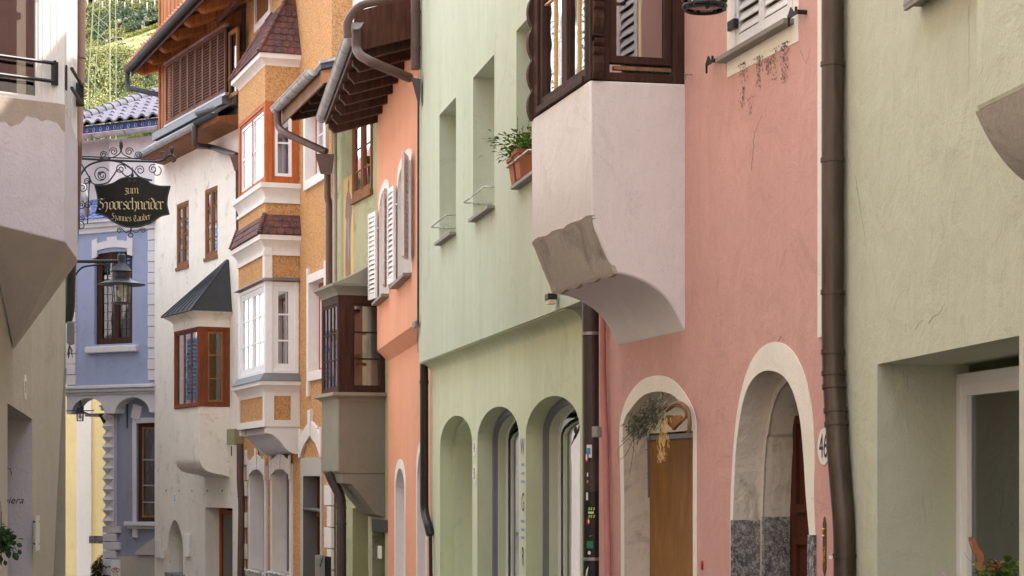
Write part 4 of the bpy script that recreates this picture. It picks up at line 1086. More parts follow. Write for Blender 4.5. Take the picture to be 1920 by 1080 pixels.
gable_roof(NF, n0, n1, 11.2, 2.6, H, 'tile')
for w in (wa, wb): 
    us = [p[0] for p in w]; z0_, z1_ = w[0][1], w[2][1]
    MB().ring(NF, rect(min(us) - .14, max(us) + .14, z0_ - .16, z1_ + .15), w, 0, .05).build('window_surround', 'trim', H, bevel=.006)
    window(NF, min(us), max(us), z0_, z1_, -.14, H, fm='lbwood', cols=2, rows=3, sash=.05, mm='whitepaint', post=.04, gm='glassS', curtain=[(0, 1)])
us = [p[0] for p in wb]; m = MB(); zz = wb[2][1] + .15
for du in (max(us) + .02, min(us) - .14): m.box(NF, du, du + .12, zz, zz + .12, 0, .055)
for du in (max(us) + .02,): m.box(NF, du, du + .12, wb[0][1] - .42, wb[0][1] - .16, 0, .055)
m.build('surround_ear', 'trim', H, bevel=.005)
us = [p[0] for p in wt]; MB().ring(NF, rect(min(us) - .12, max(us) + .12, wt[0][1] - .14, wt[2][1] + .1), wt, 0, .04).build('window_surround', 'trim', H)
window(NF, min(us), max(us), wt[0][1], wt[2][1], -.08, H, cols=2, rows=3, gm='glassS')
m = MB()
for k in range(8):
    m.box(NF, n1 - (.32 if k % 2 else .45), n1 + .005, 9.4 + k * .24, 9.4 + k * .24 + .22, -.01, .035)
m.build('quoin', 'trim', H, bevel=.006)
for w in (a1, a2):
    us = [p[0] for p in w]; a, b = min(us), max(us); zt = max(p[1] for p in w); zsp = w[2][1]; zb_ = w[0][1]
    fr_ = window(NF, a, b, zb_, zt, -.24, H, fm='greypaint', gm='glass', cols=1, rows=1, fw=.04, curtain=[(0, 1)], cdist=.02)
    MB().ring(NF, grow(w, .16), w, 0, .04).build('arch_surround', 'trim', H, bevel=.006)
    m = MB(); c = (a + b) / 2; hw = (b - a) / 2
    def vs(x0, x1, zl_, zh_, zl2, zh2): m.prism(NF, [(x0, zl_), (x1, zl2), (x1, zh2), (x0, zh_)], .041, .062)
    m.prism(NF, [(c - .07, zt + .0), (c + .07, zt + .0), (c + .09, zt + .42), (c - .09, zt + .42)], .04, .075)
    for s_ in (1, -1):
        m.prism(NF, [(c + s_ * .085, zt + .01), (c + s_ * hw * .55, zt - .02), (c + s_ * hw * .6, zt + .24), (c + s_ * .10, zt + .30)], .04, .06)
        m.prism(NF, [(c + s_ * hw * .58, zt - .03), (c + s_ * (hw + .04), zsp - .02), (c + s_ * (hw + .10), zsp + .26), (c + s_ * hw * .63, zt + .22)], .04, .062)
        m.box(NF, c + s_ * (hw + .11) - .05, c + s_ * (hw + .11) + .05, zsp - .1, zsp + .34, .04, .07)
    m.build('voussoirs', 'trim', H, bevel=.005)
    MB().box(NF, a - .14, b + .14, zb_ - .12, zb_, -.1, .10).build('window_sill', 'trim', H, bevel=.01)
    MB().box(NF, a - .05, b + .05, zb_ - .02, zb_ + .02, -.1, .14).build('sill_tray', 'steel', H, bevel=.004)
MB().box(NF, NF.u(556), NF.u(460), -1.2, NF.z(480, 1071), -.02, .03).build('plinth', 'darkstone', H)
m = MB(); zq = -.3; k = 0
while zq < Z(850) :
    w_ = .40 if k % 2 else .22
    m.box(NF, NF.u(457.5) - w_ * .9, NF.u(457.5), zq, zq + .30, -.01, .045); zq += .315; k += 1
m.build('quoin', 'trim', H, bevel=.008)
m = MB(); zq = -.6; k = 0
while zq < NF.z(612, 905):
    w_ = .5 if k % 2 else .3; m.box(NF, NF.u(626), NF.u(626) + w_, zq, zq + .34, -.01, .05); zq += .355; k += 1
m.build('quoin', 'trim', H, bevel=.008)
# door with stone frame and keystone arch over it
du0, du1 = NF.u(603), NF.u(571); dz = NF.z(571, 893)
MB().ring(NF, rect(du0 - .1, du1 + .2, -.8, dz + .32), rect(du0, du1, -.6, dz), -.02, .03).build('door_surround', 'stone', H, bevel=.008)
MB().box(NF, du1 - .03, du1 - .001, -.6, dz - .002, -.225, .028).build('door_jamb', 'darkstone', H)
dr_ = MB().box(NF, du0, du1, -.6, dz, -.30, -.23).build('door', 'doorwood', H)
m = MB()
for k in range(4): m.box(NF, du0 + .1 + k * .21, du0 + .13 + k * .21, 1.0, dz - .75, -.23, -.21)
m.box(NF, du0, du1, dz - .72, dz - .64, -.23, -.19); m.build('lattice', 'mbwood', dr_)
m = MB(); m.loft([NF.P(du0 + .0, dz - .62, .0), NF.P(du1, dz - .60, .0), NF.P(du1, dz - .60, -.25), NF.P(du0, dz - .62, -.25)], [NF.P(du0, dz - .58, .06), NF.P(du1, dz - .56, .06), NF.P(du1, dz - .56, -.25), NF.P(du0, dz - .58, -.25)]); m.build('door_canopy', 'zinc', H)
c = (du0 + du1) / 2 + .05; hw = (du1 - du0) / 2 + .1; m = MB(); za = dz + .33
for s_ in (1, -1):
    m.prism(NF, [(c + s_ * .08, za + .34), (c + s_ * hw * .6, za + .22), (c + s_ * hw * .62, za + .5), (c + s_ * .1, za + .62)], 0, .05)
    m.prism(NF, [(c + s_ * hw * .62, za + .21), (c + s_ * hw, za + .02), (c + s_ * (hw + .08), za + .34), (c + s_ * hw * .64, za + .48)], 0, .055)
    m.box(NF, c + s_ * (hw + .06) - .06, c + s_ * (hw + .06) + .06, za, za + .5, 0, .06)
m.prism(NF, [(c - .08, za + .36), (c + .08, za + .36), (c + .1, za + .82), (c - .1, za + .82)], 0, .07); m.build('voussoirs', 'trim', H, bevel=.006)

# ---- oriel
fN = NF.sub((bu, bp), (bu, 0), 1); fN.n = -NF.d.copy(); gN = NF.sub((bu, bp), (bf, bp), 1); gN.n = NF.n.copy()
orl = MB()
def blk(y0, y1, e=0.0): orl.box(NF, bu - e, bf + e, Z(y0), Z(y1), -.05, bp + e)
blk(190, 112); blk(410, 372); blk(526, 470)
blk(800, 722, -.01)
for ss in (bu, bf - .03): orl.box(NF, ss, ss + .03, Z(800), Z(112), -.04, .03)
orl = orl.build('oriel', 'orange', H, bevel=.01)
def sidefront(za, zb, t, mat, name, pad, e=.012):
    m = MB(); Ls, Lf = fN.L, gN.L
    for f, L_ in ((fN, Ls), (gN, Lf)):
        m.box(f, -e if f is fN else 0, pad, za, zb, -.02, e).box(f, L_ - pad, L_, za, zb, -.02, e)
        m.box(f, pad, L_ - pad, za, za + t, -.02, e).box(f, pad, L_ - pad, zb - t, zb, -.02, e)
    return m.build(name, mat, orl, bevel=.005)
sidefront(Z(800), Z(722), .12, 'trim', 'panel_frame', .16)
m = MB(); m.box(fN, -.015, .13, Z(526), Z(462), -.02, .02).box(gN, 0, .13, Z(526), Z(462), -.02, .02); m.build('pilaster', 'trim', orl, bevel=.005)
def win_tier(ya, yb, fm, sashm, post, cols, rows, curt):
    za, zb_ = Z(yb), Z(ya); m = MB()
    m.box(fN, 0, post, za, zb_, -.12, 0).box(fN, fN.L - post * .7, fN.L, za, zb_, -.12, 0).box(gN, .002, post, za, zb_, -.12, .002).box(gN, gN.L - post, gN.L, za, zb_, -.12, .002)
    for f in (fN, gN): m.box(f, post, f.L - post * (.7 if f is fN else 1), za, za + .08, -.1, -.002).box(f, post, f.L - post * (.7 if f is fN else 1), zb_ - .07, zb_, -.1, -.002)
    m.build('window_post', fm, orl, bevel=.008)
    window(fN, post + .002, fN.L - post * .7 - .002, za + .08, zb_ - .07, -.02, orl, fm=fm, gm='glassS', cols=1, rows=rows, fw=.045, sash=.055, mw=.03, mm=sashm, pp=orl, name='window_frame', curtain=curt)
    window(gN, post + .002, gN.L - post - .002, za + .08, zb_ - .07, -.02, orl, fm=fm, gm='glassS', cols=cols, rows=rows, fw=.045, sash=.055, post=.06, mw=.03, mm=sashm, pp=orl, name='window_frame', curtain=curt)
win_tier(190, 342, 'lbwood', 'whitepaint', .13, 2, 2, [(.55, 1)])
win_tier(527, 700, 'whitepaint', 'whitepaint', .14, 4, 3, [(0, 1)])
m = MB(); mold(m, NF, bu, bf, bp, Z(374), Z(352), .0, .085); m.box(NF, bu - .10, bf + .10, Z(352), Z(343), -.02, bp + .10); m.box(NF, bu - .03, bf + .03, Z(380), Z(374), -.02, bp + .03)
mold(m, NF, bu, bf, bp, Z(472), Z(450), .0, .10); m.box(NF, bu - .12, bf + .12, Z(450), Z(441), -.02, bp + .12); m.box(NF, bu - .03, bf + .03, Z(478), Z(471), -.02, bp + .03)
mold(m, NF, bu, bf, bp, Z(742), Z(722), .0, .08, cove=True); m.box(NF, bu - .10, bf + .10, Z(722), Z(714), -.02, bp + .10)
mold(m, NF, bu, bf, bp, Z(122), Z(110), .0, .10, cove=True); m.box(NF, bu - .12, bf + .12, Z(110), Z(101), -.02, bp + .12)
m.box(NF, bu - .02, bf + .02, Z(800), Z(795), -.02, bp + .02)
m.build('cornice', 'trim', orl, smooth=False)
m = MB(); m.rectloft(NF, (bu - .12, bf + .12, bp + .12, Z(713.6)), (bu - .01, bf + .01, bp + .01, Z(699))); m.build('sheet_metal_sill', 'lead', orl)
MB().rectloft(NF, (bu - .08, bf + .08, bp + .08, Z(525)), (bu - .0, bf + .0, bp + .0, Z(519))).build('lintel_flashing', 'lead', orl)
# skirt roof and steep top roof in red tiles
def skirt(z0, z1, a, b, rows, w):
    m = MB(); f = lambda r: [NF.P(r[0], r[3], 0), NF.P(r[0], r[3], r[2]), NF.P(r[1], r[3], r[2]), NF.P(r[1], r[3], 0)]
    A = f((bu - a, bf + a, bp + a, z0)); B = f((bu + b[0], bf - b[1], b[2], z1))
    m.loft(A, B); tiles(m, A[0], A[1], B[1], B[0], rows, w); tiles(m, A[1], A[2], B[2], B[1], rows, w); tiles(m, A[2], A[3], B[3], B[2], rows, w)
    for p, q in ((A[1], B[1]), (A[2], B[2])):
        n = 9
        for k in range(n):
            s_ = Vector(p).lerp(q, k / n); t_ = Vector(p).lerp(q, (k + 1.25) / n); m.tube([s_ + Vector((0, 0, .02)), t_ + Vector((0, 0, .012))], .045, 8, r1=.032)
    return m.build('oriel_roof', 'tile', orl)
skirt(Z(440), Z(402), .13, (-.02, -.02, bp + .01), 3, .15)
skirt(Z(101), Z(-15), .14, (.35, .75, bp * .25), 9, .13)
# scrolled corbels underneath
def scroll(u, w, mat='trim'):
    pr = side_prof(NF, bu, [(499, 800), (499, 812)] + spline([(499, 812), (511, 815), (525, 827), (537, 842), (550, 850), (562, 851)], 4))
    pr = [(max(-.02, o), z) for o, z in pr] + [(-.02, Z(800))]
    return MB().prof(NF, pr, u, u + w)
scroll(bu + .0, .16).build('scroll_bracket', 'trim', orl, smooth=False)
scroll(bf - .16, .16).build('scroll_bracket', 'trim', orl)
pr = side_prof(NF, bu, [(508, 800)] + spline([(508, 812), (520, 820), (532, 835), (545, 846), (560, 850)], 4)); pr = [(max(-.02, o), z) for o, z in pr] + [(-.02, Z(800))]
MB().prof(NF, pr, bu + .16, bf - .16).build('vault', 'stonewhite', orl)
# downpipes at the left end and behind the ridge
c = ray(450, 830, 40.06); pts = [Vector((c.x, c.y, ray(0, 832, 40.06).z)), ray(450, 905, 40.06), ray(453, 945, 40.06), ray(451, 1085, 40.06)]; pts.append(Vector((pts[-1].x, pts[-1].y, -.9)))
pipe(H, pts, .068, 'brownpipe', rings=[ray(0, 930, 40.06).z])
c = ray(457, 0, 40.16); pipe(H, [Vector((c.x, c.y, 11.4)), ray(457, 95, 40.16)], .06, 'darkpipe')
c = ray(614, 0, 33.93); pipe(H, [Vector((c.x, c.y, 10.9)), ray(614, 90, 33.93), ray(610, 330, 33.93)], .055, 'mauvepipe', rings=[ray(0, 86, 33).z])
# white upper part at the right
MB().box(NF, n0 - .9, n0 - .01, 7.6, 11.6, -5, -.35).build('rear_wall', 'trim', H)

# ------------------------------------------------ white house with the wooden gable storey
H = thing('town_house', 'aged white house with a wooden louvred top storey and a small black roofed oriel', 'house', WF.P(0, 0), 'houses along the right side of the street')
w0, w1 = WF.u(455), WF.u(290)
bu, bp, bf = corner(WF, 431, 373, 327)
Z = lambda y: WF.zat(bu, bp, y)
wa = rect(WF.u(354), WF.u(331), WF.z(331, 503), WF.z(331, 384)); wb = rect(WF.u(408), WF.u(384), WF.z(384, 485), WF.z(384, 357))
da = spline([(315, 1030), (317, 1000), (323, 980), (328, 975), (334, 983), (341, 1006), (343, 1030)], 4); DA = pixpoly(WF, da); DA = [(DA[0][0], -.9)] + DA + [(DA[-1][0], -.9)]
db = rect(WF.u(436), WF.u(385), -.9, WF.z(385, 951))
bh = rect(bu + .15, bf - .15, Z(750), Z(620))
ztop = WF.z(290, 262)
body(WF, w0, w1, -1.6, ztop, [wa, wb, DA, db, bh], H, 'white', dholes=[.06, .06, .55, .5, .02])
for w in (wa, wb):
    us = [p[0] for p in w]; window(WF, min(us), max(us), w[0][1], w[2][1], -.01, H, fm='mbwood', cols=2, rows=4, fw=.07, mw=.03, sash=.04, post=.07, gm='glassS', dp=.06)
    MB().box(WF, min(us) - .02, max(us) + .02, w[0][1] - .07, w[0][1] - .002, -.02, .03).build('window_sill', 'mbwood', H)
MB().box(WF, db[0][0], db[1][0], -.9, db[2][1], -.55, -.5).build('door_back', 'dark', H)
du0, du1 = db[0][0], db[1][0]; uo = WF.u(411)
window(WF, du0, du1, -.8, db[2][1] - .06, WF.off_at(du1, 411) , H, fm='lbwood', gm='glass', cols=1, rows=1, fw=.08, name='glass_door', curtain=[(0, 1)])
m = MB(); us = [u for u, z in DA]; m.box(WF, min(us) - .1, max(us) + .1, -.9, 1.3, -.62, -.58); m.build('door', 'stonewhite', H)
MB().box(WF, min(us) - .14, max(us) + .2, -1.2, WF.z(320, 1074), -.3, .02).build('door_step', 'granite', H)
def wplate(x0, x1, y0, y1, mat, o0, o1, name): return MB().box(WF, WF.u(x1, o1), WF.u(x0, o1), WF.z(x0, y1, o1), WF.z(x0, y0, o1), o0, o1).build(name, mat, H, bevel=.004)
m = wplate(345, 354, 1001, 1043, 'ceram', .0, .05, 'light_box'); m2 = wplate(290.5, 299, 1013, 1045, 'ceram', .0, .05, 'light_box')
wplate(301, 304.5, 1030, 1047, 'ceram', .0, .05, 'bell_panel')
number_plate(WF, 325, 331, 924, 944, '52', H, sx=.6, ts=.8)
wm = wplate(425, 439, 805, 834, 'pyl', .02, .22, 'meter_box'); MB().tube([pp(WF, 434, 836, .2), pp(WF, 434, 855, .2)], .012, 6).build('cable_end', 'rafter', wm)
m = MB()
for x in (312, 336, 360, 389, 417): m.ball(pp(WF, x, 920, .005), .018, 6)
m.build('anchor_stub', 'rafter', H)
# oriel
orl = MB(); prw = side_prof(WF, bu, [(374, 762), (374, 850)] + spline([(374, 850), (376, 868), (386, 882), (404, 888), (420, 891), (436, 897)], 4)); prw = [(max(-.02, o), z) for o, z in prw]
orl.prof(WF, prw + [(-.03, prw[-1][1]), (-.03, Z(762))], bu, bf)
orl = orl.build('oriel', 'white', H, smooth=True)
md = orl.modifiers.new('bevel', 'BEVEL'); md.width = .05; md.segments = 4; md.limit_method = 'ANGLE'; md.angle_limit = R(35)
fW = WF.sub((bu, bp), (bu, 0), 1); fW.n = -WF.d.copy(); gW = WF.sub((bu, bp), (bf, bp), 1); gW.n = WF.n.copy()
zb, zT = Z(762), Z(612)
m = MB(); L = fW.L
m.box(fW, 0, .14, zb, zT, -.1, .012).box(fW, L - .1, L, zb, zT, -.1, .012).box(gW, -.002, .1, zb, zT, -.1, .012).box(gW, gW.L - .1, gW.L, zb, zT, -.1, .012)
m.box(fW, .14, L - .1, zb, zb + .05, -.1, .02).box(fW, .14, L - .1, zT - .05, zT, -.1, .02).box(gW, .1, gW.L - .1, zb, zb + .05, -.1, .02).box(gW, .1, gW.L - .1, zT - .05, zT, -.1, .02)
m.build('window_post', 'rbwood', orl, bevel=.008)
window(fW, .142, L - .102, zb + .05, zT - .05, -.005, orl, fm='rbwood', gm='glassD', cols=1, rows=3, fw=.05, sash=.035, mw=.025, mm='tanwood', pp=orl, name='window_frame', curtain=[(.0, 1)])
window(gW, .102, gW.L - .102, zb + .05, zT - .05, -.005, orl, fm='rbwood', gm='glassS', cols=3, rows=1, fw=.04, mw=.06, pp=orl, name='window_frame')
m = MB(); m.box(WF, bu - .02, bf + .02, zT, Z(597), -.02, bp + .02); mold(m, WF, bu, bf, bp, Z(600), Z(584), .02, .20); m.build('soffit', 'white', orl)
m = MB(); zr0, zr1 = Z(583), WF.zat(bu, .1, 487)
A = (bu - .16, bf + .22, bp + .22, zr0); B = (bu + .05, bu + .12, .03, zr1); m.rectloft(WF, A, B); r_ = m.build('oriel_roof', 'slate', orl)
m = MB()
for k in range(7):
    t = k / 6; a = WF.P(bu - .16 + (bf - bu + .38) * t, zr0, bp + .22); b = WF.P(bu + .05 + .07 * t, zr1, .03); m.tube([a + Vector((0, 0, .01)), b + Vector((0, 0, .01))], .016, 6)
m.tube([WF.P(bu - .16, zr0, bp + .22), WF.P(bf + .22, zr0, bp + .22)], .018, 6); m.tube([WF.P(bu - .16, zr0, bp + .22), WF.P(bu - .16, zr0, 0)], .018, 6)
m.build('standing_seam', 'slate', orl)
# wooden storey
g_off = .28
wu1 = WF.u(301, g_off); wz0 = WF.zat(wu1, g_off, 252); wz1 = 12.4
tm = MB(); u = w0
while u < wu1 - .01:
    e = min(u + .14, wu1); tm.box(WF, u + .004, e - .004, wz0, wz1, -.3, g_off + (.008 if int(u * 7) % 2 else 0)); u = e
tm.box(WF, w0, wu1 + .0, wz0, wz1, -6.5, g_off - .02)
top = tm.build('wooden_storey', 'gablewood', H)
MB().box(WF, wu1 - .01, wu1 + .08, wz0 - .05, wz1, -.3, g_off + .03).build('corner_post', 'gablewood', H)
m = MB(); m.box(WF, w0, wu1 + .12, wz0 - .14, wz0 + .02, -.3, g_off + .16); m.build('base_flashing', 'lead', H)
so = g_off + .14
us = [WF.u(x, so) for x in (309, 337, 364, 393, 421)]
zt0, zb0 = WF.z(309, 122, so), WF.z(309, 236, so)
for k in range(4):
    a, b = us[k + 1] + .01, us[k] - .01; mid_ = (a + b) / 2
    s_ = louvers(WF, a, mid_, zb0, zt0, so - .05, H, 'louvwood', 20, .05, .04); louvers(WF, mid_, b, zb0, zt0, so - .05, H, 'louvwood', 20, .05, .04)
m = MB(); m.box(WF, us[-1] - .1, us[0] + .02, zt0 + .0, zt0 + .05, so - .06, so + .02).box(WF, us[-1] - .1, us[0] + .02, zb0 - .05, zb0, so - .06, so + .02); m.build('shutter_rail', 'zinc', H)
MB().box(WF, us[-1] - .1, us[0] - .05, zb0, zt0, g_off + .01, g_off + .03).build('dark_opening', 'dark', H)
ww = WF.u(452, g_off); window(WF, WF.u(449, g_off), WF.u(432, g_off), zb0 - .1, zt0 - .1, g_off + .05, H, fm='tanwood', cols=1, rows=1, fw=.08, dp=.05, gm='glassS')
# upper eave: rafter heads, gutter, tiles
gz = 10.95; A_ = ray(246, 128, (gz - EYE) * F / (HY - 128)); B_ = ray(385, -20, (gz - EYE) * F / (HY + 20))
dg = B_ - A_; dn = Vector((dg.x, dg.y)).normalized(); pr_ = Vector((dn.y, -dn.x)); pr_ = -pr_ if pr_.x > 0 else pr_
EW = Fr((A_.x, A_.y), dn, pr_); LW = dg.length
def ez(o): return gz + .02 - o * .36
m = MB(); m.prof(EW, [(-.03, ez(-.03) - .02), (-3.0, ez(-3) - .02), (-3.0, ez(-3) + .03), (-.03, ez(-.03) + .03)], -.12, LW + .5).build('eave_boards', 'gablewood', H)
m = MB(); m.prof(EW, [(-.02, ez(-.02) + .04), (-3.2, ez(-3.2) + .04), (-3.2, ez(-3.2) + .10), (-.02, ez(-.02) + .10)], -.2, LW + .5)
q = EW.P; tiles(m, q(-.2, ez(0) + .12, .03), q(LW + .5, ez(0) + .12, .03), q(LW + .5, ez(-3.2) + .12, -3.2), q(-.2, ez(-3.2) + .12, -3.2), 10, .2, .03, .5)
u = -.15
while u < LW + .4:
    m.tube([q(u, ez(0) + .16, .02), q(u, ez(-1) + .16, -1)], .05, 8); u += .27
m.build('roof', 'terra', H)
g_ = gutter(H, q(-.2, gz, .06), q(LW + .5, gz, .06), .085, 'slate', 7, jm='slate')
MB().box(EW, -.2, LW + .5, gz - .14, gz + .04, -.06, -.03).build('fascia', 'rafter', H)
for k in range(6):
    u = .12 + k * (LW - .1) / 6
    pf = [(-.08, ez(-.08) - .04), (-.08, ez(-.08) - .16), (-.22, ez(-.22) - .30), (-2.2, ez(-2.2) - .30), (-2.2, ez(-2.2) - .04)]
    MB().prof(EW, pf, u, u + .22).build('rafter_head', 'gablewood', H, bevel=.05)
pipe(H, [q(-.15, gz - .05, .06), q(-.15, gz - .42, .06), ray(300, 178, WF.P(wu1, 0, 0).y + .05)], .058, 'slate', name='swan_neck', fil=.25)
# pent eave over the white wall
po_ = .62; A2 = WF.P(WF.u(365, po_), 0, po_); zg = WF.z(365, 235, po_)
ga, gb = WF.P(WF.u(365, po_), zg, po_), WF.P(WF.u(256, po_), zg, po_)
gutter(H, ga, gb, .075, 'zinc', 5, jm='zinc'); ugn, ugf = WF.u(365, po_), WF.u(256, po_)
gutter(H, WF.P(w0, zg + .05, po_ - .03), WF.P(ugn - .02, zg + .05, po_ - .03), .075, 'slate', 4, jm='slate')
m = MB(); m.prof(WF, [(po_ - .02, zg + .02), (g_off - .1, zg + .30), (g_off - .1, zg + .36), (po_ - .02, zg + .08)], w0, ugf).build('pent_roof', 'lead', H)
m = MB(); m.prof(WF, [(po_ - .06, zg - .01), (po_ - .10, zg - .10), (-.05, zg - .18), (-.05, zg + .1)], w0, ugf - .05).build('eave_board', 'mbwood', H)
pipe(H, [ga + Vector((.02, -.12, -.04)), ga + Vector((.02, -.12, -.45)), ray(395, 275, 41.96), ray(444, 291, 40.23)], .06, 'darkpipe', name='swan_neck', fil=.3)
m = MB(); A = [(430, 289), (449, 291), (449, 320), (440, 321)]; m.loft([ray(x, y, 39.98) for x, y in A], [ray(x, y, 40.18) for x, y in A]).build('hopper', 'brownpipe', H)
c = ray(446, 320, 40.08); pipe(H, [Vector((c.x, c.y, c.z)), ray(447, 440, 40.08)], .05, 'darkpipe')
MB().tube([ray(445, 165, 40.23), ray(442, 190, 40.34), ray(370, 212, WF.P(ugn, 0, po_).y - .1)], .07, 10).build('valley_pipe', 'lead', H, smooth=True)

# ------------------------------------------------ blue house across the end of the street
H = thing('town_house', 'pale blue house with a leaded window above an arcade and a faceted diamond pilaster', 'house', BF.P(0, 0))
b0, b1 = BF.u(296), BF.u(126)
zled = BF.z(200, 724); zw0, zw1 = BF.z(212, 645), BF.z(212, 472); bw0, bw1 = BF.u(248), BF.u(177)
ztp = BF.z(200, 436)
hole = archp(bw0, bw1, zw0, zw1 - .07, zw1)
body(BF, b0, b1, zled, ztp, [hole], H, 'blue', depth=.14, dp=5)
window(BF, bw0, bw1, zw0, zw1, -.08, H, fm='dkwood', cols=2, rows=1, fw=.10, sash=.05, post=.06, mm='dkwood', gm='glassD', dp=.1, curtain=[(0, 1)])
# leading
m = MB(); 
for k in range(1, 9):
    z = zw0 + .15 + (zw1 - zw0 - .3) * k / 9; m.box(BF, bw0 + .15, bw1 - .15, z - .005, z + .005, -.125, -.118)
for k in range(1, 6):
    u = bw0 + .15 + (bw1 - bw0 - .3) * k / 6; m.box(BF, u - .005, u + .005, zw0 + .15, zw1 - .15, -.126, -.119)
m.build('leading', 'black', H)
MB().box(BF, bw0 - .2, bw1 + .2, zw0 - .2, zw0 - .05, -.02, .12).build('window_sill', 'stonewhite', H, bevel=.02)
c = (bw0 + bw1) / 2; m = MB()
def az(u): return zw1 + .10 - ((u - c) / 1.0) ** 2 * .25
for k in range(8):
    u_0 = c - .62 + k * .155; u_1 = u_0 + .155; h_ = .17 + (.12 if k in (0, 7) else 0) + (.08 if k in (3, 4) else 0)
    m.prism(BF, [(u_0, az(u_0) - (.14 if k in (0,7) else 0)), (u_1, az(u_1) - (.14 if k in (0, 7) else 0)), (u_1, az(u_1) + h_), (u_0, az(u_0) + h_)], 0, .05)
m.build('window_hood', 'stonewhite', H)
def quoins(u_a, u_b, z0_, z1_, nm='quoin', alt=.07, fr=BF, off=0, mat='stonewhite'):
    m = MB(); z = z0_; k = 0
    while z < z1_ - .05:
        e = alt if k % 2 else 0; h = min(.24, z1_ - z); m.box(fr, u_a - (e if u_a > u_b else -e) * 0, u_b, z + .006, z + h, off - .01, off + .035 + (.012 if k % 2 else 0)); z += .25; k += 1
    return m.build(nm, mat, H, bevel=.006)
quoins(BF.u(292.5), BF.u(279), zled + .1, ztp); quoins(BF.u(143), BF.u(126), zled + .05, ztp)
m = MB(); m.box(BF, b0, b1 + .12, zled - .06, zled + .02, -.5, .16); m.box(BF, b0, b1 + .08, zled - .14, zled - .06, -.5, .10); m.box(BF, b0, b1 + .04, zled - .2, zled - .14, -.5, .04); m.build('ledge', 'stonewhite', H, bevel=.015)
m = MB(); m.box(BF, b0, b1 + .1, ztp, ztp + .12, -.3, .06); m.box(BF, b0, b1 + .15, ztp + .12, ztp + .22, -.3, .14); m.box(BF, b0, b1 + .2, ztp + .22, ztp + .3, -.3, .22); m.build('cornice', 'stonewhite', H, bevel=.015)
# arcade
zf = BF.z(200, 775)
aL = [BF.u(196), BF.u(134)]; aR = [BF.u(280), BF.u(216)]
def lun(a, b, zt): 
    c = (a + b) / 2; h = (b - a) / 2; return [(a, zf)] + [(c - h * math.cos(k / 12 * math.pi), zf + (zt - zf) * math.sin(k / 12 * math.pi)) for k in range(13)][1:-1] + [(b, zf)]
ot = [(b0, zled - .2), (b0, zf)] + lun(aR[0], aR[1], BF.z(245, 745)) + lun(aL[0], aL[1], BF.z(165, 746)) + [(b1 + .02, zf), (b1 + .02, zled - .2)]
m = MB(); m.prism(BF, ot, -.35, .0); m.build('arcade_fascia', 'stonewhite', H)
MB().box(BF, BF.u(193), BF.u(140), zf - .05, zf + .02, -2.2, -.36).build('soffit', 'greycem', H)
m = MB(); m.prof(BF, [(-.3, zf), (-.5, zf - .25), (-1.4, zf - .45), (-2.2, zf - .3), (-2.2, zf)], BF.u(197), BF.u(168)).build('vault', 'rafter', H)
lof = -.32
lw0, lw1 = b0 - .15, BF.u(217, lof)
lh = rect(b0 - .1, BF.u(257, lof), BF.z(257, 978, lof), BF.z(257, 793, lof))
m = MB(); m.sheet(BF, rect(lw0, lw1, -1.6, zled), [lh], lof); m.reveal(BF, lh, lof, lof - .12); m.quad(BF.P(lw1, -1.6, lof), BF.P(lw1, zled, lof), BF.P(lw1, zled, -5), BF.P(lw1, -1.6, -5)); m.build('lower_wall', 'bluelow', H)
window(BF, lh[0][0], lh[1][0], lh[0][1], lh[2][1], lof - .05, H, fm='dkwood', cols=1, rows=1, fw=.10, sash=.04, mm='tanwood', gm='glassD', dp=.08, curtain=[(0, 1)])
m = MB(); z_ = lh[0][1]; H_ = lh[2][1] - z_
for t in (.19, .36, .62): m.box(BF, lh[0][0], lh[1][0] - .14, z_ + H_ * t, z_ + H_ * t + .03, lof - .09, lof - .03)
m.build('window_bar', 'zinc', H)
m = MB(); m.box(BF, lh[1][0], lh[1][0] + .11, z_, lh[2][1], lof - .02, lof + .04).box(BF, lh[0][0], lh[1][0] + .11, lh[2][1], lh[2][1] + .12, lof - .02, lof + .04)
m.prism(BF, [(lh[1][0] - .12, lh[2][1] + .05), (lh[1][0] + .14, lh[2][1] + .13), (lh[1][0] + .06, lh[2][1] + .45), (lh[1][0] - .2, lh[2][1] + .38)], lof, lof + .07); m.build('window_surround', 'stonewhite', H, bevel=.01)
m = MB(); m.box(BF, lh[0][0], lh[1][0] + .28, z_ - .1, z_, lof - .02, lof + .16).box(BF, lh[0][0], lh[1][0] + .22, z_ - .17, z_ - .1, lof - .02, lof + .1); m.box(BF, lh[1][0] - .05, lh[1][0] + .09, z_ - .38, z_ - .17, lof, lof + .08); m.build('window_sill', 'stonewhite', H, bevel=.015)
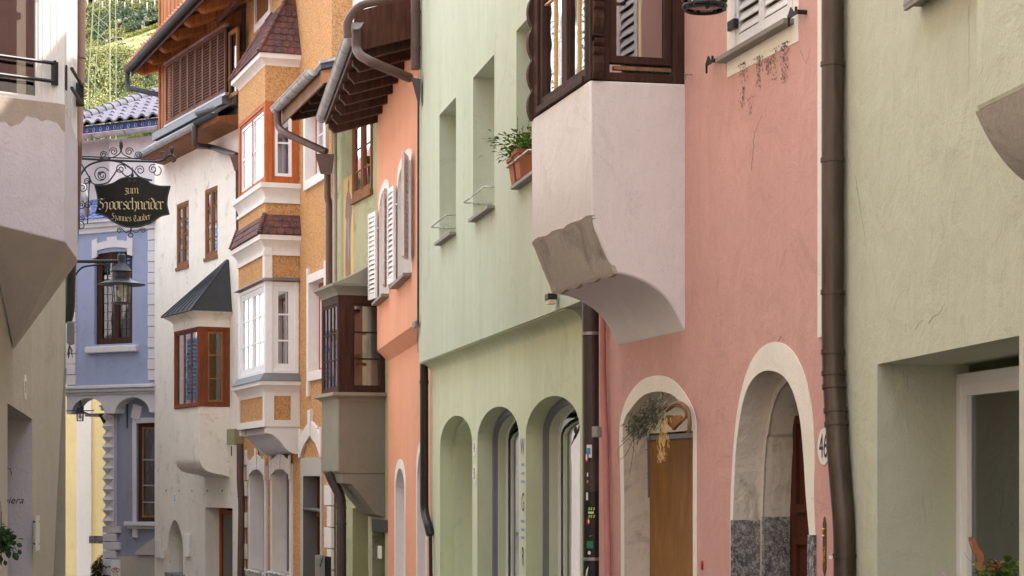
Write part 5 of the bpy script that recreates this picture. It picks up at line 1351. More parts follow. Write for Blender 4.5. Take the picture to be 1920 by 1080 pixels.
# pilaster of faceted diamonds with a carved capital
p0, p1 = BF.u(219, lof), BF.u(197, lof); pc = (p0 + p1) / 2; zc0, zc1 = BF.z(208, 986, lof), BF.z(208, 770, lof)
m = MB(); m.box(BF, p0, p1 - .14, zc0, zc1, lof - .3, lof + .08)
n = 11
for k in range(n):
    za = zc0 + (zc1 - zc0) * k / n; zb_ = zc0 + (zc1 - zc0) * (k + 1) / n; zm = (za + zb_) / 2; hw = (p1 - p0) / 2
    L_ = BF.P(pc + hw + .09, zm, lof + .0); R_ = BF.P(pc - hw, zm, lof + .1); T_ = BF.P(pc, zb_, lof + .1); B_ = BF.P(pc, za, lof + .1); A_ = BF.P(pc + .02, zm, lof + .26)
    TL, BL = BF.P(pc + hw - .10, zb_, lof + .08), BF.P(pc + hw - .10, za, lof + .08); TR, BR = BF.P(pc - hw, zb_, lof + .1), BF.P(pc - hw, za, lof + .1)
    m.quad(L_, T_, A_).quad(T_, R_, A_).quad(R_, B_, A_).quad(B_, L_, A_).quad(L_, TL, T_).quad(L_, BL, B_).quad(T_, TR, R_).quad(B_, BR, R_)
m.build('diamond_pilaster', 'stonewhite', H)
m = MB(); zk = zc1
for k, (w_, h_) in enumerate(((.0, .08), (.03, .05), (-.01, .12), (.02, .12), (.06, .05), (.09, .06))):
    m.box(BF, p0 - w_, p1 + w_, zk, zk + h_ - .004, lof - .2, lof + .16 + w_); zk += h_
m.box(BF, p0, p1, zk, zled - .15, lof - .2, lof + .15)
for k in range(5): m.ball(BF.P(pc + random.uniform(-.1, .1), zc1 + .12 + k * .05, lof + .2), .045, 8)
m.build('capital', 'stonewhite', H, bevel=.01)
m = MB(); z = BF.z(208, 1078, lof); k = 0
while z < zc0 - .02:
    h = min(.19, zc0 - z); m.box(BF, p0 - (.14 if k % 2 else .02), p1 + .01, z, z + h - .01, lof - .3, lof + .08); z += .2; k += 1
m.box(BF, p0 - .05, p1, -1.3, BF.z(208, 1080, lof), lof - .3, lof + .06); m.build('quoin', 'stonewhite', H, bevel=.01)
MB().box(BF, BF.u(195, lof), BF.u(164, lof), BF.z(170, 1019, lof), BF.z(170, 1005, lof), lof - .25, lof - .05).build('stone_beam', 'granite', H)
MB().box(BF, BF.u(290, lof), BF.u(212, lof), -1.3, BF.z(230, 1043, lof), lof - .01, lof + .03).build('plinth', 'lwall', H)
m = MB(); g0_, g1_ = BF.u(300, lof), BF.u(263, lof); zz = BF.z(270, 1040, lof)
m.prism(BF, [(g0_, zz), (g1_, zz), (g1_ - .01, zz + .07), (g0_, zz + .42)], lof, lof + .2); m.box(BF, g0_, g1_ - .05, -1.3, zz, lof, lof + .14); m.build('stone_portal', 'stone', H, bevel=.01)
MB().tube([BF.P(BF.u(224), BF.z(224, 802), .0 + lof + .05), BF.P(BF.u(224), BF.z(224, 757), lof + .05)], .02, 8).build('wall_anchor', 'iron', H)
# slate roof above the blue house
m = MB(); zq = ztp + .3; hh = .62
A = [BF.P(b0 - .5, zq, .24), BF.P(b1 + .2, zq, .24), BF.P(b1 + .2, zq + hh, -.65), BF.P(b0 - .5, zq + hh, -.65)]
m.quad(*A); tiles(m, A[0], A[1], A[2], A[3], 7, .16, .014, .9); m.build('roof', 'blueslate', H)

# ------------------------------------------------ taller tiled house behind the blue one
TF = wallfr(-5500, 293, 77.5)
H = thing('town_house', 'white house with mauve roof tiles and a dark railed balcony behind the blue house', 'house', TF.P(0, 0))
t0, t1 = TF.u(420), TF.u(110); zt_ = TF.z(220, 262)
lg = rect(TF.u(205), t1 - .3, TF.z(180, 395), TF.z(180, 262))
body(TF, t0, t1, 4.0, zt_ + .01, [lg], H, 'stonewhite', dp=5, depth=1.5)
body(TF, t0, TF.u(200), -1.6, 4.0, [], H, 'stonewhite', dp=5, name='lower_wall')
MB().box(TF, lg[0][0], lg[1][0], lg[0][1], lg[2][1], -1.55, -1.5).build('balcony_back', 'dkwood', H)
m = MB()
for k in range(9):
    z = lg[0][1] + .1 + k * .16; pts = [TF.P(lg[0][0] + (lg[1][0] - lg[0][0]) * j / 10, z + .05 * math.sin(j / 10 * 5 + k * .3) + j * -.012, -.05) for j in range(11)]; m.tube(pts, .012, 6)
m.build('balcony_wires', 'zinc', H, smooth=True)
MB().tube([ray(152, 345, 46), ray(160, 378, 46), ray(163, 400, 46.5)], .10, 12).build('drain_pipe', 'zinc', H, smooth=True)
gutter(H, TF.P(t0, zt_ + .1, .45), TF.P(t1, zt_ + .1, .45), .10, 'zinc', 5)
m = MB(); m.box(TF, t0, t1, zt_ + .10, zt_ + .34, .30, .34); va = m.build('valance', 'blueslate', H)
m = MB(); u = t0
while u < t1:
    c_ = TF.P(u, zt_ + .22, .345); m.tube([TF.P(u + .035 * math.cos(a * 1.2566), zt_ + .23 + .055 * math.sin(a * 1.2566), .347) for a in range(6)], .008, 5); u += .22
m.build('valance_ornament', 'zinc', va)
m = MB(); e0_, e1_ = zt_ + .34, zt_ + 1.75
A = [TF.P(t0, e0_, .42), TF.P(t1, e0_, .42), TF.P(t1 - 2.2, e1_, -4), TF.P(t0, e1_, -4)]
A = [TF.P(t0, e0_, .42), TF.P(TF.u(150), e0_, .42), TF.P(TF.u(310, -3.2), TF.z(310, 175, -3.2), -3.2), TF.P(t0, TF.z(310, 175, -3.2), -3.2)]
m.quad(*A)
for r_ in range(8):
    for c_ in range(20):
        pass
rows = 8
a0, a1, a2, a3 = A
for r_ in range(rows):
    ta, tb = r_ / rows, (r_ + 1.12) / rows
    p, q_ = a0.lerp(a3, ta), a1.lerp(a2, ta); p2, q2 = a0.lerp(a3, min(1, tb)), a1.lerp(a2, min(1, tb)); n_ = max(2, int((q_ - p).length / .34))
    for c_ in range(n_):
        pts = []
        for s_ in range(7):
            x = (c_ + s_ / 6) / n_; h = .05 * math.sin(s_ / 6 * math.pi * 2) + .06
            pts.append((p.lerp(q_, x) + Vector((0, 0, h + .035)), p2.lerp(q2, x) + Vector((0, 0, h - .0))))
        for s_ in range(6): m.quad(pts[s_][0], pts[s_ + 1][0], pts[s_ + 1][1], pts[s_][1]); m.quad(pts[s_][0], pts[s_ + 1][0], pts[s_ + 1][0] - Vector((0, 0, .05)), pts[s_][0] - Vector((0, 0, .05)))
m.build('roof', 'tile2', H)
m = MB(); hp, hq = a1 + Vector((-.05, 0, .1)), a2 + Vector((0, 0, .1)); n_ = 14
for k in range(n_): m.tube([hp.lerp(hq, k / n_), hp.lerp(hq, (k + 1.1) / n_)], .15, 12, r1=.12)
m.tube([hq, hq + Vector((6, 0, 0))], .13, 10); m.build('ridge_tile', 'tile2', H, smooth=True)

# ------------------------------------------------ yellow house seen through the arcade
YF = Fr((-11.0, 54.0), (-1, .12), (-.12, -1))
if YF.n.y > 0: YF.n = -YF.n
H = thing('town_house', 'yellow house with a white pilaster seen through the arcade of the blue house', 'house', YF.P(0, 0))
def yu(px): return YF.u(px)
body(YF, yu(240), yu(121), -1.6, 5.2, [], H, 'yellow', dp=4)
MB().box(YF, yu(172), yu(145), -1.6, 5.2, -.01, .05).build('pilaster', 'trim', H, bevel=.01)
YG = Fr((-14.0, 60.0), (1, 0), (0, -1))
H = thing('town_house', 'dusky pink house with a round arched doorway far down the lane at the left', 'house', YG.P(0, 0))
ah = archp(YG.u(103), YG.u(120), .05, 1.9, 2.4)
body(YG, YG.u(60), YG.u(124), -1.6, YG.z(110, 770), [ah], H, 'lcorbel', dp=4, depth=.4)
MB().box(YG, YG.u(60), YG.u(124), YG.z(110, 950), YG.z(110, 940), 0, .2).build('string_course', 'stone', H)
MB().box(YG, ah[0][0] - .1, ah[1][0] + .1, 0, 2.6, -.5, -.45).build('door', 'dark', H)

# ================================================================== LEFT ROW
H = thing('town_house', 'mauve white house with a canted oriel on a tapering corbel beside the hanging sign', 'house', LF.P(0, 0))
HL = H
# u grows away from the camera; far end at px 140
l1 = LF.u(123); l0 = -19.65 + 6.5
zt = lambda x, y: LF.z(x, y)
fo = [(LF.u(100), 0), (LF.u(100), LF.z(100, 1080))] + [(LF.u(x), LF.z(x, y)) for x, y in ((106, 950), (113, 820), (120, 690), (122, 620), (123, 500))] + [(LF.u(126), 5.0), (LF.u(134), 6.0), (LF.u(137), 11.0)]
outline = [(l0, 0)] + fo + [(l0, 11.0)]
hx0, hx1 = LF.u(14), LF.u(61)
hl = [(hx0, .05), (hx1, .05), (hx1, LF.z(61, 786)), (hx0 - .0, LF.z(19, 757))]
cD = 15.0; C = Vector(((122 - CX) / F * cD, cD)); dA = Vector((4740, 3733)).normalized()
def loc(v): w = v - LF.o; return (w.dot(LF.d), w.dot(LF.n))
Cu = loc(C); t_ = Cu[1] / (dA.dot(LF.n)); A_ = C - dA * t_; Au = loc(A_)
D = None
dD = Vector((-.0964, 1)).normalized()
lo_, hi_ = 0, 3
for _ in range(40):
    mm_ = (lo_ + hi_) / 2; q_ = C + dD * mm_
    if CX + F * q_.x / q_.y < 146: lo_ = mm_
    else: hi_ = mm_
D = C + dD * lo_; Du = loc(D); Eu = (Du[0] + Du[1] * .5, 0.0)
zbt = EYE + (HY - 196) / F * cD      # underside of the oriel window
oh = rect(Au[0] + .15, Eu[0] - .15, zbt + .1, zbt + 1.7)
more = [rect(-12.2, -11, .9, 2.4), rect(-12, -11, 4, 5.3), rect(-9.5, -8.6, 4, 5.3), rect(-3.2, -2.2, 7.2, 8.5), rect(-6, -5, 7.2, 8.5), rect(-9.5, -8.6, 7.2, 8.5)]
body(LF, l0, l1, 0, 11, [hl, oh] + more, H, 'lwall', outline=outline, dp=7, depth=.3, dholes=[.42, .02] + [.25] * 6)
m = MB()
for (a, b), (c_, d_) in zip(fo[1:-1], fo[2:]): m.quad(LF.P(a, b, 0), LF.P(c_, d_, 0), LF.P(c_, d_, -7), LF.P(a, b, -7))
m.build('end_wall', 'lwall', H)
gable_roof(LF, l0, l1, 11, 2.4, H, 'tile')
for w in more:
    window(LF, w[0][0], w[1][0], w[0][1], w[2][1], -.15, H, cols=2, rows=2, sash=.05, gm='glassS', curtain=[(0, 1)])
    MB().box(LF, w[0][0] - .05, w[1][0] + .05, w[0][1] - .05, w[0][1] - .002, -.05, .08).build('window_sill', 'sillstone', H)
    if w[0][1] > 3:
        louvers(LF, w[0][0] - .52, w[0][0] - .03, w[0][1], w[2][1], .01, H, 'shutterwhite', 16, .05); louvers(LF, w[1][0] + .03, w[1][0] + .52, w[0][1], w[2][1], .01, H, 'shutterwhite', 16, .05)
# recess lining carries the lettering
rv = Fr(LF.P(hx1 - .004, 0, 0).to_2d(), -LF.n, -LF.d)
MB().box(rv, .0, .42, .05, LF.z(61, 786), -.0, .004).build('reveal_panel', 'lwhite', H)
def rtext(t, px, py, size):   # text whose right end sits at px
    # reveal plane is perpendicular to the wall; find distance into the recess
    lo2, hi2 = 0.0, .42
    for _ in range(40):
        m_ = (lo2 + hi2) / 2
        if rv.px(m_, .006) > px: lo2 = m_
        else: hi2 = m_
    d0 = lo2; z = rv.zat(d0, .006, py)
    text_mesh(t, size, lambda x, y: rv.P(d0 - x, z + y, .006), 'doorwood', H, 'painted_lettering', shear=.3, align='RIGHT')
rtext('n', 12, 927, .085); rtext('piera', 44, 944, .085)
m = MB(); q1 = rv.P(.2, rv.zat(.2, .03, 885), .03)
m.tube([pp(rv, 10, 893, .01), pp(rv, 14, 878, .05), pp(rv, 19, 878, .06), pp(rv, 22, 890, .06)], .004, 6); m.build('hook', 'iron', H)
MB().box(LF, hx0 - .1, hx1 - .3, .3, 2.6, -.46, -.43).build('shop_door', 'dkwood', H)
number_plate(LF, 44.2, 50.2, 703, 751, '31', H, sx=.8, ts=.62)
# small standing acrylic plate
u_, z_ = LF.hit(69, 997, .03); ap = MB().box(LF, u_ - .18, u_ + .02, LF.z(70, 1030), LF.z(70, 965), .045, .052).build('acrylic_plate', 'ceram', H)
m = MB()
for yy in (977, 1018): z_ = LF.z(69, yy); m.tube([LF.P(u_ - .02, z_, 0), LF.P(u_ - .02, z_, .055)], .008, 8)
m.build('standoff', 'iron', ap)
# oriel body: lower part in plaster, foot tapering to a point
def L3(uo, z): return LF.P(uo[0], z, uo[1])
zc_ = EYE + (HY - 455) / F * cD; zD = EYE + (HY - 490) / F * D.y; zAc = EYE + (HY - 420) / F * 14.7
plan = [(Au[0], -.05), Au, Cu, Du, (Eu[0], 0), (Eu[0], -.05)]
m = MB(); zs0 = [zAc + .0, zAc, zc_, zD, zD, zD]
m.loft([L3(p, z) for p, z in zip(plan, zs0)], [L3(p, zbt + (.0 if k < 3 else -.14)) for k, p in enumerate(plan)])
orl = m.build('oriel', 'lwhite', H, bevel=.012)
st = MB()
edge = []; n_ = 40
for k in range(n_ + 1):
    t = k / n_; edge.append((t, .20 + .045 * math.sin(t * 7) + .02 * math.sin(t * 19 + 1) + .008 * math.sin(t * 47)))
fA = Fr((A_.x, A_.y), dA, Vector((dA.y, -dA.x)))
LA = (C - A_).length
def zed(t): return zbt
up_ = [(LA * t, zbt - .001 - 0 * t) for t, e in edge]; dn_ = [(LA * t, zbt - e * .9 + .02) for t, e in edge]
st.prism(fA, up_ + dn_[::-1], .0, .0025); st.build('damp_stain', 'lwhite2', orl)
tip = LF.hit(26, 655, .01); TIP = LF.P(tip[0], tip[1], .01)
m = MB(); base = [L3(p, z) for p, z in zip(plan[1:5], [zAc, zc_, zD, zD])]
i0 = len(m.v)
m.quad(base[0], base[1], TIP).quad(base[1], base[2], TIP).quad(base[2], base[3], TIP).quad(base[0], base[3], TIP); m.quad(*base)
cr = m.build('corbel', 'lcorbel', orl)
# window zone
fD = Fr((C.x, C.y), dD, Vector((dD.y, -dD.x))); LDd = (D - C).length
zT = zbt + 1.9; pw = LA - (122 - 86) / (F / cD) / dA.x * .98
m = MB(); m.box(fA, pw, LA - .0, zbt, zT, -.08, -.004).box(fA, -.0, .01, zbt, zT, -.08, -.004).box(fA, .01, pw, zT - .1, zT, -.08, -.006)
m.box(fD, .0, .10, zbt - .02, zT, -.08, -.004).box(fD, LDd - .3, LDd, zbt - .14, zT, -.08, -.004)
for e_ in (.36, .62): m.box(fA, pw + (LA - pw) * e_, pw + (LA - pw) * e_ + .008, zbt, zT, -.01, .002)
m.build('window_post', 'whitepaint', orl, bevel=.006)
window(fA, .012, pw - .002, zbt + .0, zT - .1, -.01, orl, fm='whitepaint', gm='glassD', cols=1, rows=1, fw=.022, sash=.02, pp=orl, name='window_frame')
MB().box(fA, .012, pw - .002, zbt + .80, zbt + .86, -.03, .008).build('transom', 'whitepaint', orl)
window(fD, .102, LDd - .302, zbt - .02, zT - .1, -.02, orl, fm='whitepaint', gm='glassS', cols=1, rows=1, fw=.04, sash=.03, pp=orl, name='window_frame')
m = MB(); m.box(fA, .12, pw - .04, zbt + .06, zT - .15, -.10, -.095); 
MB().box(fA, pw - .085, pw - .045, zbt + .05, zT - .14, -.11, -.06).build('dark_edge', 'dkwood', orl)
MB().box(fA, .24, .29, zbt + .05, zT - .14, -.16, -.12).box(fA, .1, pw - .12, zbt + .62, zbt + .67, -.16, -.12).build('inner_sash', 'mbwood', orl)
m = MB(); PL = [A_, C, D, LF.P(Eu[0], 0, 0).to_2d(), LF.P(Au[0], 0, -.05).to_2d()]
m.loft([Vector((p.x, p.y, zT)) for p in PL], [Vector((p.x, p.y, zT + 1.6)) for p in PL]); m.build('oriel_top', 'lwhite', orl)
# iron rails in front of both windows
def rail(f, ua_, ub_, ya, yb, plate_w=.05):
    m = MB(); zt1, zt0 = ya, yb
    for z in (zt1, zt0): m.tube([f.P(ua_, z, .045), f.P(ub_, z, .045)], .014, 8)
    r_ = m.build('window_guard', 'black', orl, smooth=True)
    m = MB(); m.box(f, ub_ - .0, ub_ + plate_w, zt0 - .02, zt1 + .02, .0, .014).box(f, ub_ - .004, ub_ + .012, zt0 - .02, zt1 + .02, .0, .06); 
    m.box(f, ua_ - plate_w, ua_, zt0 - .02, zt1 + .02, .0, .014)
    m.build('rail_plate', 'black', orl, bevel=.002)
zra = EYE + (HY - 124) / F * cD; zrb = EYE + (HY - 158) / F * cD
rail(fA, -.05, pw + .07, zra, zrb)
rail(fD, .04, LDd - .12, zra - .01, zrb - .02, .035)
# downpipe at the far end of the house
pts = [ray(152, -300, 19.5), ray(150, 100, 19.5), ray(147, 200, 19.5), ray(139, 420, 19.5), ray(133, 500, 19.5)]
pipe(H, pts, .052, 'brownpipe', rings=[ray(0, 107, 19.5).z], fil=.1)
pts = [ray(133, 495, 19.5), ray(131, 580, 19.5), ray(125, 606, 19.5)]
pipe(H, pts, .05, 'blackpipe', name='lower_pipe', fil=.15)
m = MB(); A = [(125, 603), (140, 603), (140, 645), (133, 648), (125, 643)]; m.loft([ray(x, y, 19.4) for x, y in A], [ray(x, y, 19.6) for x, y in A]).build('pipe_box', 'greypaint', H, bevel=.01)
m = MB()
for k in range(14):
    x = random.uniform(126, 136); m.tube([ray(130, 646, 19.5), ray(x, 655 + random.uniform(0, 8), 19.5 - random.random() * .1), ray(x + random.uniform(-3, 3), 665 + random.uniform(-4, 8), 19.5)], .003, 4)
m.build('cable_ends', 'black', H)
pts = [ray(121, 690, 19.7), ray(113, 820, 19.9), ray(107, 890, 20.1), ray(104, 1000, 20.3), ray(99, 1085, 20.4)]
MB().tube(pts, .02, 8).build('cable_pipe', 'blackpipe', H, smooth=True)

# second and third houses of the left row (their sunlit fronts are what the windows opposite reflect)
def left_house(fr, u0, u1, h, mat, lab, shut, n):
    H = thing('town_house', lab, 'house', fr.P(u0, 0)); hs = []
    for fl, z in enumerate((.0, 3.6, 6.6)):
        for k in range(n):
            c = u0 + (u1 - u0) * (k + .5) / n; hs.append(rect(c - .5, c + .5, z + (.9 if fl == 0 else 0), z + (2.3 if fl == 0 else 1.5)))
    body(fr, u0, u1, -1.4, h, hs, H, mat, dp=6); gable_roof(fr, u0, u1, h, 2.2, H, 'tile', dp=6)
    for w in hs:
        window(fr, w[0][0], w[1][0], w[0][1], w[2][1], -.15, H, cols=2, rows=2, sash=.05, gm='glassS', curtain=[(0, 1)])
        MB().box(fr, w[0][0] - .05, w[1][0] + .05, w[0][1] - .06, w[0][1] - .002, -.05, .08).build('window_sill', 'sillstone', H)
        if w[0][1] > 3:
            louvers(fr, w[0][0] - .54, w[0][0] - .03, w[0][1], w[2][1], .01, H, shut, 14, .05); louvers(fr, w[1][0] + .03, w[1][0] + .54, w[0][1], w[2][1], .01, H, shut, 14, .05)
L2 = Fr((-5.4, 21.6), (-.255, 1), (1, .255)); left_house(L2, 0, 12.5, 9.6, 'stonewhite', 'white house with white louvred shutters just beyond the hanging sign', 'shutterwhite', 5)
L4 = Fr(L2.P(13, 0, -.25).to_2d(), (-.262, 1), (1, .262)); left_house(L4, 0, 17, 9.2, 'stonewhite', 'white house with sky blue louvred shutters beside the blue house', 'blueshut', 6)
L3f = Fr((-3.4, -12), (.03, 1), (1, -.03)); left_house(L3f, 0, 18, 10.5, 'lcorbel', 'pale house with white louvred shutters nearest the camera, opposite the olive beige house', 'shutterwhite', 6)

BK = Fr((-4, -24), (1, 0), (0, 1)); left_house(BK, -2, 13, 12.0, 'lcorbel', 'unseen tall pale house added behind the photographer to cut the sky light', 'shutterwhite', 5)  # unseen house added to keep light off walls that face the camera
# ================================================================== GROUND, HILL
def flag(name, verts, mat, z):
    m = MB(); m.quad(*[(x, y, z) for x, y in verts]); return tag(m.build(name, mat), kind='structure')
gm, nt, bs = newmat('paving_stone'); v = texco(nt); br = nt.nodes.new('ShaderNodeTexBrick'); br.inputs['Scale'].default_value = 3.0
nt.links.new(v, br.inputs['Vector']); br.inputs['Color1'].default_value = rgb(108, 102, 98); br.inputs['Color2'].default_value = rgb(92, 86, 84); br.inputs['Mortar'].default_value = rgb(90, 86, 80)
nt.links.new(br.outputs[0], bs.inputs['Base Color']); bs.inputs['Roughness'].default_value = .8; bump(nt, bs, br.outputs[1], -.3, .02)
g2 = paint('dry_grass_ground', rgb(120, 120, 80), .95, .2, scale=.2)
flag('ground', [(-1500, -1500), (1500, -1500), (1500, 1500), (-1500, 1500)], g2, -1.5)
m = MB(); st_ = [(-25, -8, 8, 0), (20, -8, 6, 0), (46, -18, 4, -1.0), (66, -26, 2, -1.05)]
for (ya, la, ra, za_), (yb, lb_, rb_, zb_) in zip(st_[:-1], st_[1:]): m.quad((la, ya, za_), (ra, ya, za_), (rb_, yb, zb_), (lb_, yb, zb_))
tag(m.build('street', gm), kind='structure')

# terraced vineyard hillside
hm, nt, bs = newmat('vineyard_hillside'); v = texco(nt)
n1 = noise(nt, v, .035, 6, .65, .4); n2 = noise(nt, v, .35, 5, .7)
wv = nt.nodes.new('ShaderNodeTexWave'); wv.inputs['Scale'].default_value = .35; wv.inputs['Distortion'].default_value = 2.5; wv.bands_direction = 'Z'; nt.links.new(v, wv.inputs['Vector'])
c1 = mix(nt, ramp(nt, n2, .35, .65), rgb(146, 144, 92), rgb(166, 160, 102)); c2 = mix(nt, ramp(nt, wv.outputs[0], .3, .75), c1, rgb(128, 124, 84))
c3 = mix(nt, ramp(nt, n1, .48, .53), c2, rgb(124, 126, 90)); nt.links.new(c3, bs.inputs['Base Color']); bs.inputs['Roughness'].default_value = 1
def hz(x, y): 
    t = (y - 150) * .62 + 6 * math.sin(x * .03 + 1) + 5 * math.sin(y * .05 + x * .02)
    f_ = min(1, max(0, (x + .5 * y) / (.15 * y)))
    return max(-1.2, (t + (2.5 * math.sin(y * .35 + x * .05))) * f_)
m = MB(); NX, NY = 90, 110; gx = [-420 + 420 * i / NX * 1.3 for i in range(NX + 1)]; gy = [140 + 560 * j / NY for j in range(NY + 1)]
for j in range(NY + 1):
    for i in range(NX + 1): m.v.append(Vector((gx[i], gy[j], hz(gx[i], gy[j]))))
for j in range(NY):
    for i in range(NX): a = j * (NX + 1) + i; m.f.append((a, a + 1, a + NX + 2, a + NX + 1))
tag(m.build('hill', hm, smooth=True), kind='structure')
# scrub and trees that read as one mass, vine rows
def leafy(name, cols):
    m_, nt, bs = newmat(name); v = texco(nt); n1 = noise(nt, v, .5, 4, .7)
    oi = nt.nodes.new('ShaderNodeNewGeometry'); c = mix(nt, ramp(nt, n1, .3, .7), cols[0], cols[1]); c = mix(nt, oi.outputs['Random Per Island'], c, cols[2])
    nt.links.new(c, bs.inputs['Base Color']); bs.inputs['Roughness'].default_value = .9; setspec(bs, .15); return m_
M['scrub'] = leafy('scrub_leaves', (rgb(112, 122, 80), rgb(142, 144, 94), rgb(160, 152, 100)))
M['scrub2'] = leafy('dark_tree_leaves', (rgb(78, 96, 84), rgb(94, 110, 90), rgb(112, 124, 96)))
M['leaf'] = leafy('pot_leaves', (rgb(60, 92, 34), rgb(96, 130, 50), rgb(120, 140, 60)))
M['leafdk'] = leafy('dark_shrub_leaves', (rgb(46, 54, 34), rgb(66, 70, 42), rgb(84, 66, 46)))
M['leafbig'] = leafy('glossy_leaves', (rgb(40, 60, 36), rgb(56, 80, 46), rgb(60, 90, 50)))
M['leafgr'] = leafy('silver_sprigs', (rgb(132, 132, 112), rgb(158, 154, 130), rgb(100, 104, 90)))
M['vine'] = leafy('vine_leaves', (rgb(152, 150, 76), rgb(168, 162, 84), rgb(136, 140, 72)))
def clump(m, c, r, n, s):
    for _ in range(n):
        d = Vector((random.gauss(0, 1), random.gauss(0, 1), random.gauss(0, .8))); d.normalize(); p = c + d * r * random.uniform(.45, 1.0) 
        a = Vector((random.gauss(0, 1), random.gauss(0, 1), random.gauss(0, 1))).normalized() * s * random.uniform(.6, 1.3); b = a.cross(Vector((random.gauss(0, 1), random.gauss(0, 1), random.gauss(0, 1)))).normalized() * s * random.uniform(.4, .9)
        m.quad(p - a, p + b, p + a, p - b)
def hillpoint(px, py):
    lo_, hi_ = 142., 690.
    Y = 150.
    while Y < 690:
        p = ray(px, py, Y)
        if hz(p.x, p.y) > p.z: return Vector((p.x, p.y, hz(p.x, p.y)))
        Y += .8
    return None
ms, md_, mv = MB(), MB(), MB()
from mathutils import noise as mno
for _ in range(2600):
    px, py = random.uniform(135, 400), random.uniform(-40, 262)
    nz = mno.noise(Vector((px * .03, py * .045, 3.1))) + .5 * mno.noise(Vector((px * .09, py * .12, 7.7)))
    grove = (28 < py < 54 and px > 205 and nz > -.35) or (40 < py < 72 and 168 < px < 212) or nz > .33
    open_ = (py < 22) or (52 < py < 104 and px > 226 + (py - 52) * .25)
    if open_ and nz < .36: continue
    if not open_ and nz < -.42: continue
    p = hillpoint(px, py)
    if not p: continue
    big = 1.5 if (py > 140 and px < 205) else 1.0
    clump(md_ if grove else ms, p + Vector((0, 0, .5)), random.uniform(.5, 1.25) * big, 95, .11 * big)
tag(ms.build('undergrowth', 'scrub'), 'yellow green scrub covering the sunlit hillside', 'scrub', kind='stuff'); tag(md_.build('woods', 'scrub2'), 'darker trees scattered over the sunlit hillside', 'woodland', kind='stuff')
for row in range(26):
    py0 = -40 + row * 5.2
    for k in range(60):
        px = 205 + k * 3.3
        if not ((py0 < 20) or (52 < py0 < 100 and px > 232 + (py0 - 52) * .2)): continue
        p = hillpoint(px, py0 + (px - 205) * -.06)
        if p: clump(mv, p + Vector((0, 0, .5)), .45, 22, .11)
tag(mv.build('vines', 'vine'), 'rows of yellow green vines on the hillside terraces', 'vineyard', kind='stuff')
m = MB()
for k in range(16):
    px = 150 + k * 14; p = hillpoint(px, 32 - (k % 3) * .5 + abs(px - 260) * .01)
    if p: m.tube([p, p + Vector((0, 0, 1.9))], .09, 5)
    p = hillpoint(px + 4, 6 + k * .3)
    if p: m.tube([p, p + Vector((0, 0, 1.6))], .07, 5)
tag(m.build('vineyard_posts', 'ceram'), 'white posts standing among the vines on the hillside', 'posts', kind='stuff')
m = MB()
for (x0, y0, x1, y1) in ((205, 52, 300, 50), (300, 92, 340, 88), (205, 86, 232, 96), (150, 14, 175, 16)):
    for k in range(16):
        px = x0 + (x1 - x0) * k / 15; py = y0 + (y1 - y0) * k / 15 + random.uniform(-1, 1); p = hillpoint(px, py)
        if p: m.wbox(p.x - .6, p.x + .6, p.y - .3, p.y + .3, p.z - .3, p.z + random.uniform(.35, .8))
tag(m.build('terrace_wall', 'stonewhite'), 'pale dry stone terrace walls on the hillside', 'terrace wall', kind='stuff')
# lattice pylon
pyl = thing('lattice_pylon', 'pale yellow lattice pylon standing in front of the hillside', 'pylon', ray(194, 900, 120)); pyl.location.z = 0
def pw_(x, y): return ray(x, y, 120)
a = [(166, 150), (172, 60), (178, -60)]; b = [(206, 190), (206, 60), (204, -60)]
m = MB()
for leg in (a, b): m.tube([pw_(leg[0][0] - (3 if leg is a else -1), 330), *[pw_(*p) for p in leg]], .038, 6)
for leg in (a, b): m.tube([pw_(leg[0][0] + 4, 330) + Vector((0, 1.2, 0)), *[pw_(x + 4, y) + Vector((0, 1.2, 0)) for x, y in leg]], .022, 6)
m.build('mast_leg', 'pyl', pyl)
m = MB(); ys = [300, 245, 195, 150, 112, 84, 52, 24, -8, -40]
for k in range(len(ys) - 1):
    y0, y1 = ys[k], ys[k + 1]; ax = lambda y: 162 + (300 - y) * .042; 
    m.tube([pw_(ax(y0), y0), pw_(206, y1)], .022, 5); m.tube([pw_(206, y0), pw_(ax(y1), y1)], .022, 5); 
m.tube([pw_(172, 88), pw_(206, 86)], .022, 5)
m.build('cross_bracing', 'pyl', pyl)

# ================================================================== HANGING SIGN AND LANTERNS
SFm = Fr((0, 0), (1, 0), (0, -1))
def scr(c, r0, turns, start, dirn, Y, r1f=.25, n=22):
    """iron scroll in a vertical plane facing the street; c, radii in pixels of the photograph at depth Y"""
    out = []
    for k in range(n + 1):
        t = k / n; r = r0 * (1 - t * (1 - r1f)); a = start + dirn * turns * 2 * math.pi * t
        out.append(ray(c[0] + r * math.cos(a), c[1] - r * math.sin(a), Y))
    return out
Y = 20.2
sg = thing('hanging_sign', 'black curly edged sign with gold blackletter lettering hanging from a scrolled wrought iron bracket', 'sign', ray(150, 300, Y))
m = MB(); rr = .0075
m.tube([ray(x, y, Y) for x, y in ((146, 297), (200, 300), (250, 302), (292, 303))] + [ray(x, y, Y) for x, y in spline([(292, 303), (306, 300), (316, 292), (324, 292), (329, 299), (323, 304)], 4)], .012, 8)
m.tube([ray(x, y, Y) for x, y in ((148, 293), (292, 299))], .007, 6)
m.tube([ray(x, y, Y) for x, y in spline([(150, 330), (163, 312), (185, 303), (205, 301), (228, 305), (248, 318), (262, 332), (285, 338)], 5)], .010, 8)
m.tube([ray(x, y, Y) for x, y in spline([(150, 303), (166, 330), (176, 345), (200, 343), (212, 330), (222, 318), (236, 330), (246, 328)], 5)], rr, 6)
